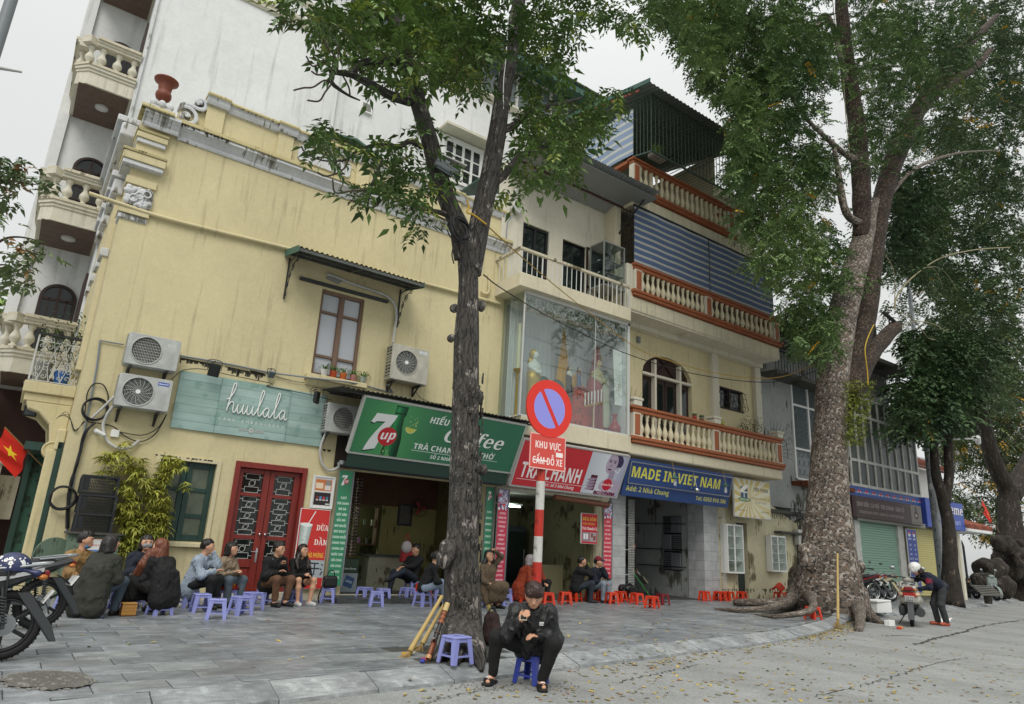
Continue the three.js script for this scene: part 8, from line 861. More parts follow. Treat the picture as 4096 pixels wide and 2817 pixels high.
if(o.legs){const Q=[cap(pel.clone().add(V(0.05*s,0,0)),pel.clone().add(V(-0.05*s,0,0)),0.115*s)];kn.forEach((q,i)=>{const an=q.clone().lerp(feet[i],o.ankle??0.93);const lb=o.baggy??0.006;Q.push(cap(hj[i],q,(0.094+lb)*s,(0.07+lb)*s),cap(q,an,(0.069+lb)*s,((o.leg2??0.054)+lb)*s));});part('trousers',mesh(Q,h*0.93,0.04,0.026,8),fabric(o.legs),t);}
if(o.shorts){const Q=[cap(hj[0],hj[1],0.11*s)];kn.forEach((q,i)=>Q.push(cap(hj[i],hj[i].clone().lerp(q,0.3),0.095*s,0.09*s)));part('shorts',mesh(Q,h,0.04,0.02),fabric(o.shorts),t);}
feet.forEach((q,i)=>{if(o.slides){const yw=i?-0.25:0.15,f=V(Math.sin(yw),0,Math.cos(yw));const b=part('slide',[rb(0.1,0.03,0.27,0,-0.06,0.06,0.014),tf(uvm(new THREE.CylinderGeometry(0.056,0.056,0.08,14,1,false,-1.6,3.2)),0,-0.05,0.1,0,0,0).applyMatrix4(new THREE.Matrix4().makeRotationX(0)).rotateX(0)],M.blackRub,t);b.position.copy(q);b.rotation.y=yw;return;}const e=V((i?-1:1)*0.03,0,0.15).multiplyScalar(s),p=q.clone().add(V(0,-0.025,-0.035));part('shoe',mesh([cap(p,q.clone().add(e).add(V(0,-0.036,0)),0.046*s,0.036*s),cap(p.clone().add(V(0,-0.02,0)),q.clone().add(e).add(V(0,-0.045,0)),0.04*s,0.034*s)],0.01,0.02,0),fabric(o.shoe??0x1b1b1d,0.6),t);});
const hs=o.hs??'short',C=[cap(H(0,0.045,-0.025),H(0,0.05,-0.005),0.1*s),cap(H(0,0.0,-0.05),H(0,0.03,-0.03),0.083*s,0.09*s)];
if(hs==='tall'||hs==='bowl')C.push(cap(H(0.02,0.1,0.03),H(-0.02,0.1,-0.02),0.06*s));if(hs==='bowl')C.push(cap(H(0.05,0.07,0.06),H(-0.05,0.07,0.06),0.045*s));
if(hs==='bob'||hs==='long')for(const k of[1,-1]){C.push(cap(H(k*0.06,0.04,-0.01),H(k*0.078,hs==='bob'?-0.09:-0.14,-0.012),0.045*s,0.034*s),cap(H(k*0.03,0.0,-0.07),H(k*0.05,-0.1,-0.07),0.06*s));if(hs==='long')for(let j=0;j<(o.hairN??4);j++){const p=H(k*(0.02+j*0.022),-0.08,-0.07+j*0.02),e=p.clone().add(V(k*(0.02+j*0.02),-0.3*(o.hairL??1),-0.03+(o.hz??0)-Math.sin(ln)*0.05+j*0.03));C.push(cap(p,p.clone().lerp(e,0.5).add(V(k*0.02,0,-0.03)),0.045*s*(o.hairW??1),0.042*s*(o.hairW??1)),cap(p.clone().lerp(e,0.5).add(V(k*0.02,0,-0.03)),e,0.042*s*(o.hairW??1),0.018*s));}}
if(hs!=='none'){const ff=field(C,0.03),[a1,b1]=boundsOf(C,0.03),low=hs==='bowl'?0.045:hs==='bob'?0.05:hs==='long'?0.07:0.062;part('hair',surf((X,Y,Z)=>{const[p,q,r]=toH(X,Y,Z);let d=ff(X,Y,Z)+(n3(p*60+60,q*16+60,r*60+60)-0.5)*0.02;const face=Math.min(r-0.028+Math.max(0,q-0.03)*0.0,low-q+Math.abs(p)*0.1,0.075-Math.abs(p));d=Math.max(d,face);if(hs==='short'||hs==='tall')d=Math.max(d,-(q+0.035+(r>-0.04?0.05*sstep(-0.04,0.03,r)*1.2:0)));return d;},a1,b1,o.cell?0.006:0.008),mat(o.hair??0x17130f,0.45),t);}
if(o.mask)part('face_mask',mesh([cap(H(0.03,-0.035,0.066),H(-0.03,-0.035,0.066),0.046*s),cap(H(0,-0.06,0.06),H(0,-0.02,0.085),0.04*s,0.03*s)],0.007,0.02,0),fabric(o.mask),t);if(o.chin)part('face_mask',mesh([cap(H(0.035,-0.085,0.045),H(-0.035,-0.085,0.045),0.036*s)],0.008,0.02,0),fabric(o.chin),t);
if(o.glasses)part('glasses',[1,-1].flatMap((k)=>[Array.from({length:14},(_,i)=>{const q=(w)=>H(k*0.034+Math.cos(w)*0.024,0.008+Math.sin(w)*0.018,0.098);return bar(q(i*0.4488),q((i+1)*0.4488),0.002,4);}),bar(H(k*0.058,0.012,0.096),H(k*0.084,0.016,0),0.002,4)]).concat([bar(H(0.01,0.012,0.1),H(-0.01,0.012,0.1),0.002,4)]),M.black,t);
if(o.cap){part('cap',mesh([cap(H(0,0.06,-0.015),H(0,0.065,-0.01),0.103*s),cap(H(0.035,0.065,0.06),H(-0.035,0.065,0.06),0.04*s)],0.008,0.03,0),fabric(o.cap),t);part('cap_brim',mesh([cap(H(0.04,0.058,0.09),H(0.02,0.05,0.16),0.02*s,0.012*s),cap(H(-0.04,0.058,0.09),H(-0.02,0.05,0.16),0.02*s,0.012*s),cap(H(0.02,0.05,0.16),H(-0.02,0.05,0.16),0.012*s)],0.007,0.03,0),fabric(o.brim??o.cap),t);}
if(o.more)o.more({t,H,hands,neck,pel,up,chest,sh,kn,feet,el,h,s});return t;
}
const phone=(p,ry,label,name='phone')=>{const q=thing(name,label,'phone',p,ry);const b=part('phone_body',rb(0.072,0.15,0.009,0,0,0,0.004),mat(0xb9a98f,0.35),q);b.rotation.x=-0.9;const c=part('phone_screen',rb(0.064,0.135,0.002,0,0,0.006,0.0008),M.glassDark,q);c.rotation.x=-0.9;};
{
person('man in tan jacket with a blue mask under his chin, seated before the green cabinet',1.15,0,1.55,35,{top:0x9c7a4c,legs:0x27303a,hs:'tall',chin:0x4f86b4,shirt:0x141414,hl:[0.1,0.5,0.34],lean:4,hy:30,bulk:0.015});
person('woman in dark olive parka seen from behind, hand at her cheek',1.32,0,2.7,140,{fem:1,top:0x33352d,bulk:0.03,legs:0x4d5d6c,hair:0x1d1817,hs:'bob',lean:16,hy:-20,hl:[0.02,1.0,0.28],hr:[-0.1,0.55,0.34],hem:-0.1,coat:[[0.07,0.62,0,0.11,0.14,-0.08,0.15,0.165],[-0.07,0.62,0,-0.11,0.14,-0.08,0.15,0.165],[0,0.6,0.05,0,0.14,0.08,0.15,0.16]],fold:0.04});
person('woman in navy jacket and grey face mask with glasses, seated facing the street',2.1,0,1.35,5,{fem:1,top:0x1b2233,bulk:0.025,legs:0xb9b4ad,shirt:0x121214,mask:0x9aa0a4,glasses:1,hs:'bob',lean:6,hr:[-0.05,0.62,0.33],hl:[0.08,0.58,0.33]});
person('woman with long auburn hair and black coat seen from behind',2.3,0,2.5,-150,{fem:1,top:0x131315,bulk:0.02,skirt:0x121214,hair:0x6a3a24,hs:'long',hairN:7,hairL:1.25,hairW:1.3,lean:22,hy:20,hl:[0.05,0.6,0.38],hem:-0.12,coat:[[0.06,0.6,0,0.1,0.22,-0.06,0.14,0.15],[-0.06,0.6,0,-0.1,0.22,-0.06,0.14,0.15]],fl:[0.3,0.07,0.42]});
person('man in pale denim jacket over a red shirt, hand raised to his mouth',2.92,0,1.45,58,{top:0xa2b0c0,legs:0x17181b,shirt:0x8a1420,hs:'short',lean:16,hy:10,hl:[0.02,0.93,0.28],hr:[-0.12,0.63,0.42],bulk:0.02,hem:-0.1});
person('woman in beige blazer and white top with short black hair and fringe',3.5,0,1.05,30,{fem:1,top:0x9c8a72,legs:0x56646f,shirt:0xd6d4d0,hs:'bob',s:0.95,lean:14,hy:20,hl:[0.06,0.6,0.36],hr:[-0.05,0.6,0.36]});
person('man with glasses in black jacket and brown trousers, grey strap over his chest',4.4,0,1.0,25,{top:0x131416,legs:0x6f4f39,glasses:1,hs:'tall',lean:14,hy:15,hl:[0.06,0.74,0.3],hr:[-0.08,0.62,0.32],bulk:0.025,ankle:0.8,more:({t,sh,pel,up,h})=>part('strap',mesh([cap(sh[1].clone().add(V(0.04,0.03,0.06)),pel.clone().add(V(0.12,0.22,0.14)),0.028)],h*0.8,0.02,0),fabric(0x74787a),t)});
person('woman with long wavy black hair in black top and bare legs',4.98,0,0.85,12,{fem:1,top:0x121214,shorts:0x141416,hair:0x1b1310,hs:'long',hairN:4,hairL:0.85,hz:0.1,lean:10,hy:15,hl:[0.03,0.58,0.36],hr:[-0.03,0.56,0.36],shoe:0xd4d4d2,s:0.96});
person('man in black shirt and pale blue jeans in profile, hands resting on his knees',7.55,0,1.45,72,{top:0x121315,legs:0x8c9cb0,hs:'short',lean:22,hy:12,hl:[0.14,0.46,0.46],hr:[-0.16,0.46,0.44],fl:[0.15,0.07,0.5],fr:[-0.18,0.07,0.46]});
person('man in dark clothes leaning back with a phone inside the coffee shop',8.2,0.1,-0.35,-68,{top:0x111216,legs:0x1f2938,hs:'short',lean:-14,hp:12,hl:[0.05,0.62,0.35],hr:[-0.12,0.56,0.3],fl:[0.02,0.36,0.78],fr:[-0.2,0.07,0.5]});
phone([7.9,0.72,-0.2],-0.6,'phone held by the reclining man inside the coffee shop');
person('woman in long brown coat right of the slim tree, hand on her forehead',9.0,0,1.75,5,{fem:1,top:0x6b5a45,skirt:0x6b5a45,fl:[0.1,0.07,0.26],fr:[-0.1,0.07,0.26],hair:0x17110f,hs:'long',hairL:0.5,lean:-2,hp:-8,hy:-10,hip:0.4,kp:0.02,hl:[0.03,1.2,0.16],hr:[-0.16,0.5,0.28],hem:-0.1,coat:[[0.1,0.4,0.05,0.12,0.16,0.2,0.14,0.12],[-0.1,0.4,0.05,-0.12,0.16,0.2,0.14,0.12]]});
person('person with short silver hair and glasses in orange sweater, chin on hand',10.85,0,0.5,70,{fem:1,top:0x9c3c1c,legs:0x17171a,hair:0x8c8587,hs:'bob',glasses:1,lean:22,hl:[0.02,0.94,0.36],hr:[-0.1,0.55,0.34],hem:-0.12,bulk:0.02,coat:[[0.07,0.35,-0.05,0.08,0.15,-0.05,0.14,0.13],[-0.07,0.35,-0.05,-0.08,0.15,-0.05,0.14,0.13]]});
person('woman with glasses in rust sweater half hidden by the striped pole',11.45,0,0.25,0,{fem:1,top:0x8f3a1e,legs:0x17171a,hs:'bob',glasses:1,lean:6});
person('man with glasses in black jacket drinking from a bottle by the pillar',12.7,0,0.5,58,{top:0x121214,legs:0x2c3540,glasses:1,hs:'short',lean:14,hp:-4,hl:[0.02,0.96,0.27],hr:[-0.04,0.92,0.27],bulk:0.03,shoe:0x1c1517});
{const b=thing('drink_bottle','clear drink bottle held to the mouth of the man in black','bottle',[13.0,0.9,0.66]);part('bottle',tf(lathe([[0,0],[0.032,0],[0.034,0.15],[0.015,0.2],[0.013,0.23]],14),0,0,0,0.3,0,0.4),M.pane,b);part('drink',tf(cyl(0.028,0.03,0.09,0,0.05,0,12),0,0,0,0.3,0,0.4),mat(0x9aa04a,0.2),b);}
person('man in navy sweater with a red and blue cap, hand at his mouth',13.35,0,0.45,22,{top:0x141d2c,legs:0x8b9aa9,cap:0x7d1a2a,brim:0x28304f,lean:14,hy:10,hl:[0.03,0.9,0.28],hr:[-0.1,0.5,0.4],hs:'short',bulk:0.02});
person('man in olive bomber jacket standing in the passage with a dustpan',16.0,0,-0.85,25,{stand:1,hip:0.93,top:0x23261f,legs:0x343a41,hs:'short',lean:10,hp:40,hl:[0.3,0.82,0.2],hr:[-0.2,0.78,0.28],fl:[0.1,0.07,0.02],fr:[-0.1,0.07,-0.05],skin:0x9a6d52,bulk:0.015});
{const d=thing('dustpan','grey dustpan on a handle held by the sweeping man','dustpan',[16.4,0.78,-0.8]);part('handle',bar(V(0,0,0),V(0.14,-0.13,0),0.014),M.offWhite,d);part('pan',prism([[0.12,-0.1],[0.42,-0.3],[0.38,-0.38],[0.2,-0.24]],0.16,-0.08,0.008),mat(0x6b6b58,0.6),d);const b=thing('green_broom','broom with a bright green handle held by the sweeping man','broom',[15.9,0.75,-0.5]);part('handle',bar(V(0,0,0),V(0.55,-0.7,0.2),0.014),mat(0x2f8a3c,0.5),b);part('head',rb(0.26,0.06,0.06,0.56,-0.71,0.2,0.02),mat(0x3a5a3a,0.7),b);}
person('boy in black bomber jacket looking at his phone on a blue stool at the kerb',5.1,-0.13,8.35,-40,{cell:0.0095,top:0x1a1b1d,shine:0.5,legs:0x101011,hair:0x2f1a14,hs:'bowl',lean:30,hip:0.37,hp:34,hy:4,hr:[-0.13,0.68,0.44],hl:[0.06,0.52,0.34],palm:[[-0.2,-1,0],[0.6,0.5,-0.3]],curl:0.55,fl:[0.12,0.075,0.3],fr:[-0.42,0.075,0.2],kp:0.5,slides:1,shirt:0x131316,bulk:0.028,fold:0.048,skin:0xc9987a,ankle:0.9,leg2:0.05,baggy:0.008,more:({t,feet,neck,up,s})=>{feet.forEach((q,i)=>{const yw=i?-0.25:0.15,c=part('strap_mark',rb(0.05,0.006,0.02,0,0.006,0.115,0.002,0.15,0.4),M.white,t);c.position.copy(q);c.rotation.y=yw;});part('chest_lettering',[0,1,2].map((i)=>bx(0.05,0.006,0.004,0.1,0.66-i*0.014,0.325-i*0.004,-0.3,0.25)),M.white,t);}});
{const f=V(Math.sin(rad(-40)),0,Math.cos(rad(-40))),l=V(Math.cos(rad(-40)),0,-Math.sin(rad(-40))),p=V(5.1,-0.13+0.735,8.35).addScaledVector(f,0.46).addScaledVector(l,-0.09);phone(p,rad(-40),'gold backed phone held by the boy in black');}
person('woman in white helmet and navy sweater bending over the silver scooter',21.2,-0.13,5.95,-126,{fem:1,stand:1,hip:1.0,s:1.12,top:0x161d33,legs:0x3b3d40,hair:0x2a1a14,hs:'bob',lean:58,hp:38,hl:[0.1,0.9,0.66],hr:[-0.2,0.76,0.9],fl:[0.1,0.08,0.0],fr:[-0.12,0.08,0.1],mask:0xb98a92,shoe:0xb8573c,bulk:0.01,leg2:0.062,more:({t,H,s,sh,el})=>{part('helmet',mesh([cap(H(0,0.06,-0.01),H(0,0.07,-0.005),0.122*s),cap(H(0,0.05,0.03),H(0,0.05,-0.05),0.11*s),cap(H(0.05,0.045,0.1),H(-0.05,0.045,0.1),0.035*s),cap(H(0,0.035,0.13),H(0,0.03,0.16),0.03*s,0.02*s)],0.008,0.03,0),mat(0xd8d8d6,0.35),t);part('helmet_mark',[sph(0.018,0,0,0)].map((g)=>g.translate(...H(0.09,0.11,0.05).toArray())),M.black,t);part('sleeve_band',mesh([cap(sh[0].clone().lerp(el[0],0.35),sh[0].clone().lerp(el[0],0.6),0.074*s)],0.012,0.02,0.01),fabric(0x8a1838),t);}});
}
// ---------- stools ----------
const STOOLM={blue:mat(0x8a90cc,0.38),red:mat(0xd23c1e,0.38),dark:mat(0x6f1a20,0.4),navy:mat(0x2f3f94,0.4)};
function makeStool(m){
const t=thing('plastic_stool','','stool'),H=0.29;part('seat',[rb(0.255,0.03,0.255,0,H-0.015,0,0.022,0,0,0,3),b2(-0.12,0.12,H-0.062,H-0.028,0.108,0.118),b2(-0.12,0.12,H-0.062,H-0.028,-0.118,-0.108),b2(0.108,0.118,H-0.062,H-0.028,-0.107,0.107),b2(-0.118,-0.108,H-0.062,H-0.028,-0.107,0.107)],m,t);
part('carry_slot',rb(0.07,0.003,0.018,0,H+0.0008,0,0.001),M.darkGrey,t);
for(const[a,b]of[[1,1],[1,-1],[-1,1],[-1,-1]]){const p=[],tp=[0.122,0.055],bt=[0.152,0.1],q=(o,i,y)=>[[a*o,y,b*o],[a*i,y,b*o],[a*(i),y,b*(o-0.014)],[a*(o-0.014),y,b*(o-0.014)],[a*(o-0.014),y,b*i],[a*o,y,b*i]],T=q(tp[0],tp[1],H-0.02),B=q(bt[0],bt[1],0);const fl=a*b>0;for(let k=0;k<6;k++){const n=(k+1)%6;const A=[T[k],B[k],B[n],T[k],B[n],T[n]];(fl?A:A.reverse()).forEach((v)=>p.push(...v));}for(const[i,j,k]of[[0,1,2],[0,2,3],[0,3,4],[0,4,5]])p.push(...B[i],...B[j],...B[k]);const g=new THREE.BufferGeometry();g.setAttribute('position',new THREE.Float32BufferAttribute(p,3));g.computeVertexNormals();part('leg',uvm(g),m,t);}
for(const s of[1,-1]){part('crossbar',bx(0.2,0.02,0.01,0,0.085,s*0.136),m,t);part('crossbar',bx(0.01,0.02,0.2,s*0.136,0.085,0),m,t);}return t;
}
{
const src={},G={blue:'blue plastic stools on the pavement',red:'orange red plastic stools on the pavement',navy:'blue plastic stools on the pavement',dark:'orange red plastic stools on the pavement'};
const put=(k,x,y,z,label,ry)=>{const o=src[k]?copyOf(src[k],[x,y,z],ry):(src[k]=makeStool(STOOLM[k]));o.position.set(x,y,z);o.rotation.set(0,ry,0);tag(o,label,'stool',G[k]);return o;};
seed(301);const CR=(c,r,x,y)=>onG([0,1000,2000,2996][c]+x / 2.1,[0,700,1400,2057][r]+y / 2.1,0);
const J=[['blue',0,1675,848,'empty blue stool, left one of the four clustered before the red door'],['blue',0,1808,903,'empty blue stool, nearest to the street of the four before the red door'],['blue',0,2010,872,'empty blue stool with pale top at the right of the cluster before the red door'],['blue',0,2110,826,'empty blue stool at the right rear of the cluster before the red door'],['blue',0,1000,822,'blue stool used as a table under the left red tray'],['blue',0,1890,800,'blue stool used as a table under the right red tray'],['blue',1,650,768,'blue stool carrying a black handbag'],['blue',1,800,722,'blue stool beside the tall green menu'],['blue',1,340,786,'blue stool carrying a tray with two orange drinks'],['blue',1,1055,800,'blue stool, front one of the trio before the coffee shop step'],['blue',1,1110,768,'blue stool tucked behind the front one of the trio'],['blue',1,1125,718,'blue stool, rearmost of the trio before the coffee shop step'],['blue',1,1248,664,'blue stool on the coffee shop step, left of the seated man'],['blue',1,1330,672,'blue stool close behind the man in pale jeans'],['blue',1,1590,775,'blue stool beside the knees of the man in pale jeans'],['blue',1,2130,818,'blue stool between the slim tree and the striped pole'],['blue',1,2110,742,'blue stool behind the woman in the brown coat'],['red',1,930,658,'single orange red stool inside the coffee shop opening'],['red',2,398,790,'red stool just right of the striped pole'],['red',2,545,782,'red stool, second to the right of the striped pole'],['red',2,350,690,'red stool used as a table behind the striped pole'],['red',2,812,752,'red stool used as a table in front of the two young men'],['red',2,940,780,'red stool right of the little table of the two young men'],['red',2,1010,766,'red stool half hidden in the row before the tiled pillar'],['red',2,1090,764,'red stool under the black bag'],['red',2,1150,784,'red stool in the middle of the row before the passage'],['red',2,1278,816,'red stool nearest to the street in the row before the passage'],['dark',2,1365,790,'dark red stool at the right end of the front row'],['red',2,1165,690,'red stool in the rear row left of the passage'],['red',2,1290,690,'red stool in the rear row at the passage mouth'],['red',2,1395,704,'red stool in the rear row, second from the right pillar'],['red',2,1475,704,'red stool leaning on its neighbour in the rear row'],['red',2,1560,736,'red stool in front of the right tiled pillar'],['red',2,1595,706,'red stool behind the one at the right tiled pillar'],['red',2,1890,706,'red stool left one of the pair before the side door'],['red',2,2035,712,'red stool right one of the pair before the side door'],['red',3,540,884,'lone red stool at the kerb beside the big roots']];
for(const[k,c,x,y,l]of J){const p=CR(c,3,x,y-(c===3?0:26));p.z=Math.max(p.z,c===1&&y<700?0.35:0.3);if(c===2||c===1){const q=p.clone().sub(CAM);if(p.z<=0.301)p.x=CAM.x+q.x*1;}put(k,p.x,c===1&&y<700&&x>800?0.1:0,p.z,l,RR(-0.5,0.5));}
const tp=CR(2,3,1950,690);const tilted=put('red',tp.x,0.36,Math.max(0.4,tp.z),'red stool tipped over on top of the pair before the side door',0.4);tilted.rotation.set(0.9,0.4,0.5);
{const p=CR(1,3,1700,1238);put('blue',p.x-0.04,0.004,p.z+0.12,'large looking blue stool standing at the foot of the slim tree',0.15);}put('navy',5.1,-0.13,8.35,'deep blue stool under the boy at the kerb',0.4);
for(const[x,z,k,l]of[[1.15,1.5,'blue','the man in the tan jacket'],[1.32,2.62,'blue','the woman in the olive parka'],[2.1,1.3,'blue','the woman with the grey mask'],[2.3,2.5,'blue','the woman with auburn hair'],[2.92,1.42,'blue','the man in the denim jacket'],[3.5,1.0,'blue','the woman in the beige blazer'],[4.4,0.95,'blue','the man with the grey strap'],[4.98,0.8,'blue','the woman with bare legs'],[7.55,1.45,'blue','the man in pale jeans'],[9.0,1.72,'blue','the woman in the brown coat'],[10.85,0.5,'red','the person with silver hair'],[11.45,0.22,'red','the woman behind the striped pole'],[12.7,0.48,'red','the man drinking'],[13.35,0.42,'red','the man in the red cap']])put(k,x,0,z,(k==='red'?'red':'blue')+' stool that carries '+l,0.3);put('blue',8.25,0.1,-0.35,'blue stool that carries the man leaning back in the shop',0.2);
const tray=(x,z,l,cups,m=mat(0xc9301c,0.35))=>{const t=thing('tray',l,'tray',[x,0.292,z]);part('tray',lathe([[0,0],[0.17,0],[0.2,0.045],[0.205,0.045],[0.175,0.006],[0,0.006]],28),m,t);cups.forEach(([dx,dz,c,q])=>{const g=thing('drink_glass',q,'drink',[x+dx,0.3,z+dz]);part('glass',lathe([[0.026,0],[0.034,0.12],[0.031,0.12],[0.024,0.004],[0,0.004]],14),M.pane,g);part('drink',cyl(0.022,0.028,0.085,0,0.05,0,12),mat(c,0.2),g);part('straw',bar(V(0,0.02,0),V(0.04,0.2,0),0.005,6),M.white,g);});};
const p1=CR(0,3,1000,796),p2=CR(0,3,1890,774),p3=CR(1,3,340,760);tray(p1.x,p1.z,'red round tray with drinks before the woman in the olive parka',[[-0.1,0.03,0xa04a22,'glass of red brown tea at the left of the left red tray'],[0.03,0.05,0xc08a3a,'glass of amber tea at the right of the left red tray']]);tray(p2.x,p2.z,'red round tray with two drinks before the beige blazer',[[-0.1,0.02,0xb0703a,'small glass of brown tea on the right red tray'],[0.1,0.0,0xd07a1a,'glass of orange drink with straw on the right red tray']]);tray(p3.x,p3.z,'thin metal tray carrying two orange drinks',[[-0.05,0,0xd8890f,'left orange juice with straw on the metal tray'],[0.09,0,0xd8890f,'right orange juice with straw on the metal tray']],M.steel);
{const p=CR(1,3,650,745),t=thing('handbag','black leather handbag on a blue stool beside the green menu','bag',[p.x,0.292,p.z]);part('bag',tf(rb(0.3,0.24,0.16,0,0.12,0,0.06),0,0,0),mat(0x131314,0.45,{bumpMap:rep(T_stuccoB,0.2),bumpScale:0.006}),t);part('handle',tube(P3([[-0.08,0.22,0.02],[-0.05,0.33,0.02],[0.05,0.33,0.02],[0.08,0.22,0.02]]),0.01),M.black,t);part('strap',tube(P3([[-0.14,0.16,0.05],[-0.2,0.02,0.1],[-0.24,-0.2,0.08],[-0.2,-0.28,0.05]]),0.014),M.black,t);}
{const p=CR(2,3,1075,740),t=thing('bin_bag','shiny black bag lying on a red stool before the passage','bag',[p.x,0.29,p.z]);part('bag',mesh([cap(V(-0.22,0.06,0),V(0.22,0.05,0),0.12,0.07),cap(V(-0.05,0.08,0.05),V(0.1,0.08,-0.05),0.12)],0.014,0.05,0.06,12),mat(0x101012,0.3),t);}
{const p=CR(0,3,1065,852),t=thing('wicker_basket','small woven wicker box on the pavement by the auburn haired woman','basket',[p.x,0,p.z],0.1);part('box',rb(0.2,0.17,0.15,0,0.085,0,0.01),mat(0x6e4a22,0.7),t);seed(7);for(let r=0;r<7;r++)for(let c=0;c<10;c++)part('strip',rb(0.022,0.02,0.006,-0.09+c*0.02,0.02+r*0.022,0.077,0.003,0,0,(r+c)%2?0.6:-0.6,1),r%2?mat(0xb98a45,0.6):mat(0xa8783a,0.6),t);part('lid',rb(0.21,0.015,0.16,0,0.178,0,0.005),mat(0xb98a45,0.6),t);}
}
// ---------- motorbikes ----------
function wheel(t,z,r,spokes,par){const w=new THREE.Group();w.name='wheel';w.position.set(0,r,z);t.add(w);part('tyre',[tor(r-0.045,0.046,0,0,0,0,PI / 2,0,10,40),...Array.from({length:44},(_,i)=>{const a=i / 44*PI*2;return tf(bx(0.07,0.012,0.012,0,0,0),0,Math.sin(a)*(r-0.002),Math.cos(a)*(r-0.002),-a);})],M.blackRub,w);part('rim',[tor(r-0.088,0.012,0.03,0,0,0,PI / 2,0,6,36),tor(r-0.088,0.012,-0.03,0,0,0,PI / 2,0,6,36),tf(uvm(new THREE.CylinderGeometry(r-0.09,r-0.09,0.06,32,1,true)),0,0,0,0,0,PI / 2)],spokes?M.chrome:M.black,w);part('spokes',Array.from({length:spokes||6},(_,i)=>{const a=i / (spokes||6)*PI*2;return spokes?bar(V(i%2?0.03:-0.03,0,0),V(0,Math.sin(a)*(r-0.09),Math.cos(a)*(r-0.09)),0.003,4):tf(rb(0.025,r-0.1,0.035,0,(r-0.1) / 2,0,0.008),0,0,0,a);}),spokes?M.chrome:M.black,w);part('hub',[cyl(0.055,0.055,0.12,0,0,0,18,0,0,PI / 2),cyl(0.1,0.1,0.05,0,0,0,20,0,0,PI / 2)],M.steel,w);}
